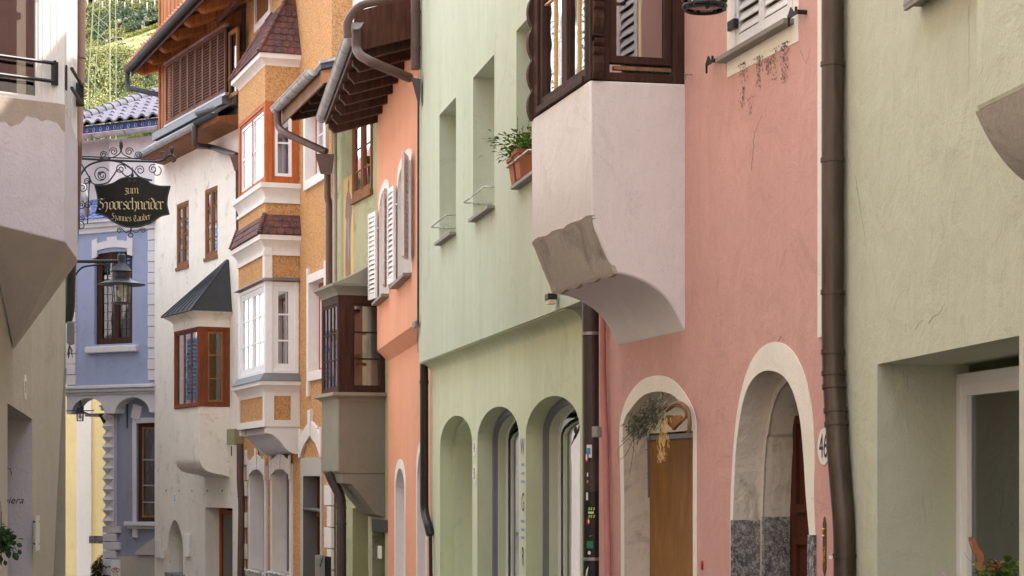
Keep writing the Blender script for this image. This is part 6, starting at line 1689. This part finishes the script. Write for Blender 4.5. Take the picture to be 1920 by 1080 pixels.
for c_, r0, tn, st_, dr_ in (((194, 290), 7, 1.6, 0, 1), ((213, 284), 8, 1.6, math.pi, -1), ((242, 284), 8, 1.6, 0, 1), ((260, 291), 7, 1.6, math.pi, -1), ((306, 291), 7, 1.5, math.pi, -1),
                              ((190, 328), 16, 1.4, .5, 1), ((192, 329), 9, 1.7, 2.2, 1), ((226, 317), 10, 1.5, 0, 1), ((263, 319), 9, 1.5, math.pi, -1), ((287, 317), 9, 1.5, 1, 1), ((293, 322), 11, .8, 1.2, -1),
                              ((155, 352), 9, 1.5, 1.5, -1), ((163, 340), 7, 1.5, -1, 1), ((152, 385), 8, 1.4, 1.5, -1), ((165, 385), 8, 1.3, 0, 1), ((150, 425), 11, .5, 1.4, -1), ((152, 410), 7, 1.4, 1.4, -1)):
    m.tube(scr(c_, r0, tn, st_, dr_, Y), .0055, 6)
m.tube([ray(x, y, Y) for x, y in spline([(187, 296), (200, 298), (214, 294), (225, 287), (227, 276)], 4)], .006, 6); m.tube([ray(x, y, Y) for x, y in spline([(267, 296), (255, 298), (240, 294), (229, 287), (227, 276)], 4)], .006, 6)
for x, y0_, y1_ in ((149, 293, 430), (168, 330, 420)): m.tube([ray(x, y0_, Y), ray(x - (0 if x < 160 else 4), y1_, Y)], .006, 6)
m.lathe(ray(227, 279, Y), [(.006, -.02), (.014, .0), (.022, .03), (.016, .05), (.02, .06), (.008, .085), (.002, .1)], 10)
m.lathe(ray(322, 284, Y), [(.006, -.03), (.022, .0), (.026, .02), (.02, .04), (.004, .06)], 10)
m.lathe(ray(248, 332, Y), [(.005, -.02), (.014, .0), (.018, .02), (.006, .05), (.008, .08), (.004, .1)], 10)
m.build('bracket', 'iron', sg, smooth=True)
half = spline([(248, 334), (238, 333), (226, 336), (212, 344), (196, 348), (178, 348)], 4)[:-1] + spline([(178, 348), (183, 366), (184, 384), (180, 400)], 4)[:-1] + spline([(180, 400), (196, 404), (214, 416), (232, 424), (248, 426)], 4)
full = half + [(497 - x + .8 * 0, y + (1.5 if 340 < y < 420 else 0)) for x, y in half[::-1][1:-1]]
toS = lambda x, y: ((x - CX) / F * Y, EYE + (HY - y) / F * Y)
SG = Fr((0, Y), (1, 0), (0, -1)); poly = [toS(x, y) for x, y in full]
bd = MB().prism(SG, poly, -.010, .010).build('sign_board', 'signblack', sg)
m = MB(); P3 = [SG.P(a, b, .004) for a, b in poly]; m.tube(P3 + [P3[0]], .009, 8, cap=False); m.build('sign_rim', 'iron', bd, smooth=True)
m = MB()
for c_, st_, d_ in (((224, 432), 0, 1), ((268, 432), math.pi, -1)): m.tube(scr(c_, 5.5, 1.5, st_, d_, Y), .005, 6)
m.tube([ray(x, y, Y) for x, y in spline([(229, 429), (236, 436), (245, 432), (245, 427)], 4)], .005, 6); m.tube([ray(x, y, Y) for x, y in spline([(263, 429), (256, 436), (247, 432), (246, 427)], 4)], .005, 6)
m.tube([ray(245, 426, Y), ray(245, 437, Y)], .006, 6); m.tube(scr((245, 441), 4.2, 1, math.pi / 2, 1, Y, 1.0), .0055, 6)
for x in (243, 252): m.tube(scr((x, 340), 3.5, 1.3, 0 if x > 247 else math.pi, 1 if x > 247 else -1, Y - .02), .006, 6)
m.build('scroll_ornament', 'iron', bd, smooth=True)
G = {}
def stem(x, top=.85, foot=.1): return [[(x - .07, top + .09), (x + .0, top), (x, foot + .03), (x + .09, foot - .06)]]
bw = [(.34, .82), (.2, .97), (.0, .84), (0, .16), (.14, .02), (.34, .16), (.34, .82)]
G['o'] = (.46, [bw]); G['i'] = (.2, stem(0) + [[(.0, 1.18), (.05, 1.26)]]); G['n'] = (.56, stem(0) + [[(0, .78), (.22, .97), (.36, .84), (.36, .13), (.45, .04)]])
G['m'] = (.9, stem(0) + [[(0, .78), (.22, .97), (.34, .84), (.34, .08)]] + [[(.34, .78), (.56, .97), (.68, .84), (.68, .13), (.77, .04)]])
G['u'] = (.56, [[(-.07, .94), (0, .85), (0, .14), (.12, .02), (.36, .2)]] + stem(.36)); G['e'] = (.44, [[(0, .84), (0, .16), (.14, .02), (.34, .18)], [(0, .84), (.2, .98), (.33, .8), (.03, .46)]])
G['c'] = (.42, [[(.32, .84), (.2, .97), (0, .84), (0, .16), (.14, .02), (.32, .16)]]); G['r'] = (.38, stem(0) + [[(0, .78), (.14, .95), (.27, .84)]])
G['h'] = (.54, [[(-.05, 1.42), (0, 1.3), (0, .12), (.08, .02)], [(0, .78), (.22, .97), (.36, .82), (.36, .2), (.22, -.25)]]); G['d'] = (.46, [bw, [(.34, .82), (.26, 1.1), (.02, 1.38)]])
G['s'] = (.42, [[(.32, .86), (.18, .98), (.02, .82), (.05, .62), (.3, .42), (.32, .16), (.16, .02), (-.02, .12)]]); G['z'] = (.42, [[(0, .92), (.3, .92), (.08, .52), (.32, .34), (.22, -.15), (-.02, -.08)]])
G['a'] = (.54, [[(.02, .84), (.2, .98), (.34, .84), (.34, .12), (.43, .03)], [(.34, .56), (.0, .42), (0, .14), (.12, .02), (.34, .2)]]); G['b'] = (.46, [[(-.05, 1.42), (0, 1.3), (0, .14), (.16, .02), (.34, .18), (.34, .82), (.2, .97), (0, .78)]])
G['H'] = (.86, [[(-.15, 1.15), (-.02, 1.32), (.2, 1.22), (.38, 1.34)], [(.14, 1.22), (-.04, 1.02), (-.02, .84), (.2, .7), (.26, .5), (.2, .15), (.02, .0), (-.16, .1)], [(.26, .62), (.45, .9), (.62, .78), (.62, .1), (.46, -.3)]])
G['T'] = (.66, [[(0, 1.16), (.14, 1.34), (.36, 1.2), (.56, 1.36)], [(.22, 1.2), (.02, .9), (.02, .28), (.2, .03), (.42, .1), (.54, .28)], [(.33, 1.14), (.33, .45)]])
G[' '] = (.4, [])
def blackletter(txt, cx, base, xh, width, parent, nib=.085, arc=0.0):
    tot = sum(G[c][0] for c in txt); k = width / (tot * xh) if width else 1; m = MB(); x = -tot / 2
    nx, ny = nib * math.cos(R(42)), nib * math.sin(R(42))
    for ch in txt:
        w, st_ = G[ch]
        for s_ in st_:
            for (a, b) in zip(s_[:-1], s_[1:]):
                q = []
                for (px_, py_) in ((a[0] - nx, a[1] - ny), (a[0] + nx, a[1] + ny), (b[0] + nx, b[1] + ny), (b[0] - nx, b[1] - ny)):
                    X = (x + px_ + .05) * xh * k; zz = py_ * xh + arc * (X / (width / 2)) ** 2; uu, z0_ = toS(cx + X, base - zz); q.append(SG.P(uu, z0_, .0115))
                m.quad(*q)
        x += w
    return m.build('gold_lettering', 'gold', parent)
blackletter('zum', 247.5, 363.5, 11, 27, bd, .055); blackletter('Hoorschneider', 248, 393, 15.5, 120, bd, .058); blackletter('Hannes Tauber', 247, 415.5, 8.6, 72, bd, .06, arc=4.5)

def lantern(name, lab, px, py, Yd, scale, arm=None, loc_=None):
    """wall lantern with a flat conical shade over a glass cylinder; (px,py) is the bottom centre of the glass"""
    c = ray(px, py, Yd); L = thing(name, lab, 'lantern', c); s = scale
    MB().lathe(c + Vector((0, 0, .20 * s)), [(.26 * s, 0), (.265 * s, .006 * s), (.13 * s, .055 * s), (.10 * s, .075 * s), (.10 * s, .14 * s), (.125 * s, .15 * s), (.05 * s, .235 * s), (.045 * s, .25 * s), (.045 * s, .33 * s), (.03 * s, .345 * s), (.03 * s, .37 * s)], 28).build('shade', 'iron', L, smooth=True)
    m = MB(); n = 20; i = 0
    for j in range(n):
        a0, a1 = 2 * math.pi * j / n, 2 * math.pi * (j + 1) / n; r = .10 * s; r2 = .092 * s
        m.quad(c + Vector((math.cos(a0) * r2, math.sin(a0) * r2, 0)), c + Vector((math.cos(a1) * r2, math.sin(a1) * r2, 0)), c + Vector((math.cos(a1) * r, math.sin(a1) * r, .21 * s)), c + Vector((math.cos(a0) * r, math.sin(a0) * r, .21 * s)))
    m.build('glass_cylinder', 'glassC', L, smooth=True)
    MB().lathe(c, [(.097 * s, -.012 * s), (.1 * s, 0), (.094 * s, .006 * s)], 24).build('bottom_ring', 'iron', L, smooth=True)
    m = MB()
    for k in range(4): a = k * math.pi / 2 + .4; m.tube([c + Vector((math.cos(a) * .1 * s, math.sin(a) * .1 * s, 0)), c + Vector((math.cos(a) * .106 * s, math.sin(a) * .106 * s, .21 * s))], .004 * s, 5)
    m.build('guard_rods', 'iron', L)
    MB().lathe(c + Vector((0, 0, .05 * s)), [(.01, 0), (.045 * s, .03 * s), (.05 * s, .07 * s), (.03 * s, .11 * s), (.03 * s, .15 * s)], 14).build('bulb', 'bulb', L, smooth=True)
    if arm: MB_ = MB(); [MB_.tube([ray(*p) for p in a], r_, 8) for a, r_ in arm]; MB_.build('arm', 'iron', L, smooth=True)
    return L
Yl = 20.6
lantern('wall_lantern', 'grey wall lantern with a wide conical shade on a long arm below the hanging sign', 228, 568, Yl, .93,
        [([(136, 490, Yl), (222, 490, Yl), (227, 487, Yl)], .018), ([(x, y, Yl) for x, y in spline([(140, 518), (152, 503), (170, 498), (205, 496)], 5)], .010), ([(204, 496, Yl), (202, 512, Yl), (200, 530, Yl), (192, 540, Yl)], .006)])
lantern('wall_lantern', 'small dark lantern with a clear glass hanging under the arcade of the blue house', 150, 789, 47.3, .85, [([(150, 762, 47.3), (150, 745, 47.3)], .02), ([(124, 770, 47.3), (176, 770, 47.3)], .012)])
# lantern at the top of the pink house: only its bottom ring reaches into view
u_, z_ = PF.hit(1321, 12, .30); c = PF.P(u_, z_, .30); L = thing('wall_lantern', 'round black iron lantern high on the pink wall beside the white oriel', 'lantern', c)
m = MB(); r_ = .128
for rr_, zz_, th_ in ((r_, 0, .012), (r_ * .93, -.02, .008), (r_ * 1.03, .035, .009)): m.tube([c + Vector((rr_ * math.cos(a / 16 * math.pi), rr_ * math.sin(a / 16 * math.pi), zz_)) for a in range(33)], th_, 8)
for k in range(8): a = k * math.pi / 4 + .2; m.ball(c + Vector((r_ * math.cos(a), r_ * math.sin(a), -.012)), .011, 6); m.tube([c + Vector((r_ * math.cos(a), r_ * math.sin(a), 0)), c + Vector((r_ * 1.1 * math.cos(a), r_ * 1.1 * math.sin(a), .4))], .006, 5)
m.tube([c + Vector((0, 0, .62)), PF.P(u_, z_ + .62, 0)], .014, 8); m.build('cage', 'black', L, smooth=True)
MB().lathe(c, [(.001, -.014), (r_ * .9, -.012), (r_ * .9, -.008)], 24).build('glass_bottom', 'glassC', L)
MB().lathe(c + Vector((0, 0, .02)), [(r_ * .95, 0), (r_ * 1.02, .38)], 24).build('glass_drum', 'glassC', L)
MB().lathe(c + Vector((0, 0, .4)), [(r_ * 1.2, 0), (r_ * 1.2, .02), (.05, .16), (.02, .22)], 24).build('cap', 'black', L, smooth=True)

# ================================================================== POTS, PLANTS, SMALL THINGS
def leafblade(m, p, d, L, w, up=Vector((0, 0, 1)), curl=.3):
    d = d.normalized(); s = d.cross(up)
    if s.length < .1: s = d.cross(Vector((1, 0, 0)))
    s.normalize(); nrm = s.cross(d); mid = p + d * L * .5 - nrm * 0; t = p + d * L - Vector((0, 0, curl * L))
    m.quad(p, mid + s * w * .5, t, mid - s * w * .5)
def pot(name, lab, u, z, w, h, off, herb):
    T = thing(name, lab, 'plant pot', GF.P(u, z, off), 'clay pots on the upper sill of the green house')
    m = MB(); f = lambda k, zz: [GF.P(u - w * k, zz, off - w * k), GF.P(u + w * k, zz, off - w * k), GF.P(u + w * k, zz, off + w * k), GF.P(u - w * k, zz, off + w * k)]
    m.loft(f(.36, z + .002), f(.48, z + h * .86)); m.loft(f(.54, z + h * .84), f(.55, z + h)); m.build('pot', 'terra', T, bevel=.006)
    m = MB(); c = GF.P(u, z + h, off)
    for k in range(300):
        d = Vector((random.gauss(0, 1), random.gauss(0, 1), random.uniform(.0, 1.4))); b = c + Vector((random.uniform(-1, 1), random.uniform(-1, 1), 0)) * w * .5 + d * .14 * random.random()
        leafblade(m, b, d, random.uniform(.05, .10) if herb else random.uniform(.05, .085), .022 if herb else .04, curl=.35)
    if herb:
        for k in range(5):
            a = c + Vector((random.uniform(-.1, .1), random.uniform(-.1, .1), 0)); h_ = random.uniform(.2, .42); m.tube([a, a + Vector((.01, 0, h_))], .003, 4)
            for j in range(16): leafblade(m, a + Vector((0, 0, h_ * (j + 2) / 18)), Vector((random.gauss(0, 1), random.gauss(0, 1), .6)), .045, .008)
    m.build('foliage', 'leaf', T)
k3 = wins[2]; zsill = min(p[1] for p in k3); ufar = max(p[0] for p in k3)
pot('clay_pot', 'square clay pot with a leafy herb at the far end of the sill', ufar - .14, zsill + .0, .22, .24, -.02, True)
pot('clay_pot', 'square clay pot with trailing green plants next to the white oriel', ufar - .44, zsill + .0, .24, .26, -.02, False)
# wreath over the arched pink-house window
Wc = PF.hit(1235, 790, .03); T = thing('dried_wreath', 'dried wreath of silvery sprigs, bent branches and a clay heart over the arched window', 'wreath', PF.P(Wc[0], Wc[1], .03))
def pw3(x, y, o=.05): u, z = PF.hit(x, y, o); return PF.P(u, z, o)
m = MB(); 
for k in range(900):
    t = random.random(); x = 1242 - 54 * t + random.gauss(0, 8); y = 762 + 34 * t + random.gauss(0, 12) + max(0, .6 - abs(t - .7)) * 18; p = pw3(x, y, random.uniform(.02, .12))
    leafblade(m, p, Vector((random.gauss(-.6, .6), random.gauss(0, .6), random.gauss(-.4, .7))), random.uniform(.025, .06), .013, curl=.2)
m.build('silver_sprigs', 'leafgr', T)
m = MB()
for pts_, r0, r1 in (([(1180, 800), (1195, 790), (1225, 772), (1255, 762)], .010, .012), ([(1255, 765), (1272, 756), (1288, 766), (1293, 790), (1291, 812)], .016, .014), ([(1250, 770), (1262, 760), (1280, 764), (1287, 780), (1276, 792)], .013, .009),
                     ([(1210, 790), (1190, 805), (1172, 822), (1165, 828)], .005, .002), ([(1205, 795), (1188, 812), (1170, 830), (1158, 845), (1162, 870)], .0035, .0015), ([(1192, 800), (1186, 825), (1175, 850), (1163, 862)], .0035, .0015), ([(1190, 815), (1188, 840), (1184, 870), (1180, 890)], .003, .0012), ([(1184, 835), (1192, 850), (1188, 862)], .002, .001)):
    m.tube([pw3(x, y, .07) for x, y in spline(pts_, 5)], r0, 7, r1=r1)
m.build('branches', 'plank', T, smooth=True)
m = MB(); hc = (1262, 790)
hp = [(hc[0] + 16 * math.sin(a) ** 3 * .95, hc[1] - (13 * math.cos(a) - 5 * math.cos(2 * a) - 2 * math.cos(3 * a) - math.cos(4 * a)) * 1.0) for a in [k / 24 * 2 * math.pi for k in range(24)]]
m.prism(PF, pixpoly(PF, hp, .06), .04, .065); m.build('clay_heart', 'tanwood', T, bevel=.004)
m = MB()
for k in range(90):
    t = random.random(); x = 1248 + random.gauss(0, 4) - 10 * t + (14 if k % 5 == 0 else 0) * t; y = 780 + 62 * t; p = pw3(x, y, .1); p2 = pw3(x + random.gauss(0, 2), y + random.uniform(6, 14), .1); m.tube([p, p2], .0018, 4)
for k in range(70): p = pw3(1240 + random.gauss(0, 3.5), 845 + random.uniform(0, 18), .1); m.tube([p, p + Vector((random.gauss(0, .008), 0, -.02))], .0015, 4)
m.build('straw', 'muralyel', T)
# shrub by the yellow house, big leaved plant on the left, flower box with metal butterfly on the right
c = BF.P(BF.u(172), .9, -.5); T = thing('potted_shrub', 'dark leafy shrub standing at the foot of the diamond pilaster', 'shrub', Vector((c.x, c.y, -1.0)))
m = MB(); m.lathe(Vector((c.x, c.y, -1.0)), [(.2, 0), (.28, .25), (.3, .25)], 16); m.build('pot', 'terra', T)
m = MB()
for k in range(1500):
    a = random.uniform(0, 6.283); rr_ = random.random() ** .5 * .34; z = random.uniform(-.8, -.08 - rr_ * 1.0); b = Vector((c.x + math.cos(a) * rr_ * .85, c.y + math.sin(a) * rr_, z)); leafblade(m, b, Vector((math.cos(a), math.sin(a), random.uniform(-.3, .3))), random.uniform(.07, .12), .04, curl=.3)
m.build('foliage', 'leafdk', T); MB().tube([Vector((c.x, c.y, -.8)), Vector((c.x, c.y, -.2))], .02, 6).build('stem', 'rafter', T)
Yp = 13.6; c = ray(8, 1040, Yp); T = thing('hanging_plant', 'glossy large leaved plant in a clay pot beneath the lettering on the mauve white house', 'plant', c)
m = MB()
for (x, y, dx, dy, L_) in ((12, 1012, .5, -1, 6), (20, 1022, 1, -.6, 14), (30, 1020, 1, .3, 14), (24, 1035, .7, 1, 20), (14, 1030, .2, 1.0, 18), (6, 1000, -.2, -1, 16), (10, 1000, .6, -.6, 12), (4, 1020, -.6, .4, 18), (2, 1040, -.3, 1, 20), (18, 1010, .8, -.3, 16), (8, 1050, .3, .8, 12), (34, 1030, .4, .7, 12)):
    p = ray(x, y, Yp + random.uniform(-.1, .1)); sc_f = Yp / F; d = Vector((dx, random.uniform(-.4, .1), -dy)).normalized(); L3_ = L_ * sc_f; s_ = Vector((d.z, 0, -d.x)).normalized() * L3_ * .34; nn = d.cross(s_).normalized() * L3_ * .10
    a1 = p + d * L3_ * .35; a2 = p + d * L3_ * .7; t = p + d * L3_
    for sgn in (1, -1): m.quad(p, a1 + s_ * sgn + nn, a2 + s_ * .8 * sgn + nn, t, a2, a1)
for k in range(220):
    p = ray(random.gauss(8, 8), random.gauss(1012, 12), Yp + random.uniform(-.1, .1)); leafblade(m, p, Vector((random.gauss(0, 1), random.gauss(0, 1), random.gauss(.3, 1))), .05, .02)
m.build('foliage', 'leafbig', T); MB().lathe(ray(-6, 1106, Yp), [(.05, -.02), (.10, .05), (.11, .09)], 14).build('pot', 'terra', T)
MB().tube([ray(2, 1060, Yp), ray(2, 960, Yp), LF.P(LF.u(0), LF.z(0, 940), 0)], .004, 6).build('hanger', 'iron', T)
ul = RF.u(1800); c = RF.P(RF.u(1900), .62, .0)
Yq = 8.9; T = thing('flower_box', 'window box with green leaves and dark red flowers in the deep window recess', 'flower box', ray(1880, 1100, Yq))
q0 = ray(1790, 1092, Yq); MB().wbox(q0.x, ray(1950, 0, Yq).x, Yq - .1, Yq + .1, q0.z - .18, q0.z).build('box', 'greypaint', T, bevel=.008)
m = MB(); mr_ = MB()
for k in range(150):
    x = random.uniform(1832, 1925); y = random.uniform(1052, 1088) - (8 if 1885 < x < 1900 else 0); p = ray(x, y, Yq + random.uniform(-.08, .08)); d = Vector((random.gauss(0, 1), random.gauss(-.5, .5), random.gauss(.1, .6))).normalized()
    s_ = d.cross(Vector((0, 0, 1))).normalized(); L_ = random.uniform(.018, .038); pts_ = []
    for j in range(9): a = j / 8 * math.pi; wv_ = (1 if j % 2 else .72); pts_.append(p + d * L_ * (1 - math.cos(a)) * .5 + s_ * L_ * .45 * math.sin(a) * wv_)
    pts_ += [p + d * L_ * (1 - math.cos(a)) * .5 - s_ * L_ * .45 * math.sin(a) for a in [math.pi * (7 - j) / 8 for j in range(7)]]
    m.quad(*pts_)
for k in range(60): m.tube([ray(random.uniform(1835, 1920), 1095, Yq), ray(random.uniform(1835, 1920), random.uniform(1055, 1075), Yq)], .0016, 4)
m.build('foliage', 'leaf', T)
for k in range(70): p = ray(random.gauss(1866, 8), random.gauss(1060, 4.5), Yq - .09); leafblade(mr_, p, Vector((random.gauss(0, 1), random.gauss(0, 1), random.gauss(0, 1))), .022, .012)
mr_.build('red_flower', 'mbwood', T)
m = MB()
for k in range(16): p = ray(random.gauss(1765, 5), random.gauss(1078, 3), Yq - .05); leafblade(m, p, Vector((random.gauss(0, 1), random.gauss(-.3, .5), random.gauss(0, 1))), .02, .012)
m.tube([ray(1765, 1078, Yq - .05), ray(1800, 1100, Yq)], .0016, 4); m.build('pink_flower', 'mauvepipe', T)
T = thing('garden_ornament', 'rusty perforated metal butterfly on a thin stick above the window box', 'ornament', ray(1838, 1100, Yq - .12))
BFm = Fr((0, Yq - .12), (1, 0), (0, -1)); tB = lambda x, y: ((x - CX) / F * (Yq - .12), EYE + (HY - y) / F * (Yq - .12))
wing = spline([(1832, 1048), (1824, 1035), (1817, 1018), (1816, 1008), (1821, 1007), (1828, 1012), (1834, 1025), (1839, 1032), (1844, 1040), (1844, 1052), (1840, 1060), (1834, 1058), (1832, 1048)], 3)[:-1]
holes = []
for k in range(13):
    t = k / 12
    for s_ in (-1, 1): 
        x = 1821 + 16 * t + s_ * 3.1 * (.6 + .6 * t); y = 1014 + 34 * t - s_ * 1.6
        holes.append([tB(x + 1.25 * math.cos(a), y + 1.25 * math.sin(a)) for a in (0, 1.05, 2.1, 3.14, 4.2, 5.24)])
M['rust'] = paint('rusted_sheet', rgb(160, 96, 54), .7, .2)
holes = holes[::2]
m = MB(); W_ = [tB(x, y) for x, y in wing]; m.sheet(BFm, W_, holes, 0).sheet(BFm, W_, holes, .002); m.build('wing', 'rust', T)
m = MB(); lw_ = spline([(1827, 1056), (1834, 1055), (1841, 1062), (1842, 1070), (1836, 1071), (1829, 1065), (1827, 1056)], 3)[:-1]; m.prism(BFm, [tB(*p) for p in lw_], .004, .007); m.build('wing', 'tanwood', T)
m = MB(); m.tube([ray(1834, 1058, Yq - .125), ray(1832, 1075, Yq - .12), ray(1834, 1100, Yq - .12)], .0022, 5); m.tube([ray(x, y, Yq - .125) for x, y in spline([(1826, 1056), (1818, 1050), (1811, 1042), (1808, 1035)], 4)], .0007, 4); m.build('stick', 'iron', T)
# bike lane sign and the shop board
Ys = BF.P(BF.u(217), 0, .0).y - .4
T = thing('street_sign', 'white slow bike sign with a red bicycle leaning at the foot of the blue house', 'sign', Vector((ray(217, 0, Ys).x, Ys, -1.0)))
SB = Fr((0, Ys), (1, 0), (0, -1)); tS = lambda x, y: ((x - CX) / F * Ys, EYE + (HY - y) / F * Ys)
A = [tS(208, 1100), tS(226, 1100), tS(226, 1052), tS(224.5, 1050), tS(209.5, 1050), tS(208, 1052)]; bd = MB().prism(SB, A, 0, .012).build('panel', 'ceram', T)
m = MB()
for x in (212, 221): cc = tS(x, 1068.5); m.tube([SB.P(cc[0] + .035 * math.cos(a / 6 * math.pi), cc[1] + .035 * math.sin(a / 6 * math.pi), .014) for a in range(13)], .006, 5)
for a_, b_ in (((212, 1068), (214.5, 1065)), ((214.5, 1065), (219, 1065)), ((219, 1065), (221, 1068)), ((214.5, 1065), (217, 1069)), ((217, 1069), (219, 1065)), ((213.5, 1063.5), (215.5, 1063.5)), ((218, 1063), (219.5, 1065))): m.tube([SB.P(*tS(*a_), .014), SB.P(*tS(*b_), .014)], .006, 5)
m.build('bicycle_symbol', 'red', bd)
for t_x, y in (('slow', 1074), ('bike', 1079)): cc = tS(217, y); text_mesh(t_x, .075, lambda x, yy: SB.P(cc[0] + x, cc[1] + yy, .014), 'red', bd, 'lettering')
MB().tube([ray(217, 1098, Ys) , Vector((ray(217, 0, Ys).x, Ys, -1.0))], .02, 8).build('post', 'iron', T)
cb = ray(607, 1060, 31.5); T = thing('display_board', 'white and black display board standing by the doorway of the orange house', 'board', Vector((cb.x, cb.y, -.44)))
m = MB(); x0, x1, x2 = ray(593, 0, 31.5).x, ray(609, 0, 31.5).x, ray(623, 0, 31.5).x; zt2, zt3 = ray(0, 1040, 31.5).z, ray(0, 1043, 31.5).z
m.hexa([(x0, 31.3, -.44), (x1, 31.5, -.44), (x1, 31.53, -.44), (x0, 31.33, -.44), (x0, 31.3, zt2), (x1, 31.5, zt2), (x1, 31.53, zt2), (x0, 31.33, zt2)]); m.build('front_panel', 'ceram', T)
m = MB(); m.hexa([(x1, 31.5, -.44), (x2, 31.3, -.44), (x2, 31.33, -.44), (x1, 31.53, -.44), (x1, 31.5, zt3), (x2, 31.3, zt3), (x2, 31.33, zt3), (x1, 31.53, zt3)]); m.build('side_panel', 'signblack', T)
MB().tube([ray(606, 1042, 31.35), ray(600, 1063, 31.3)], .008, 6).build('strut', 'black', T)
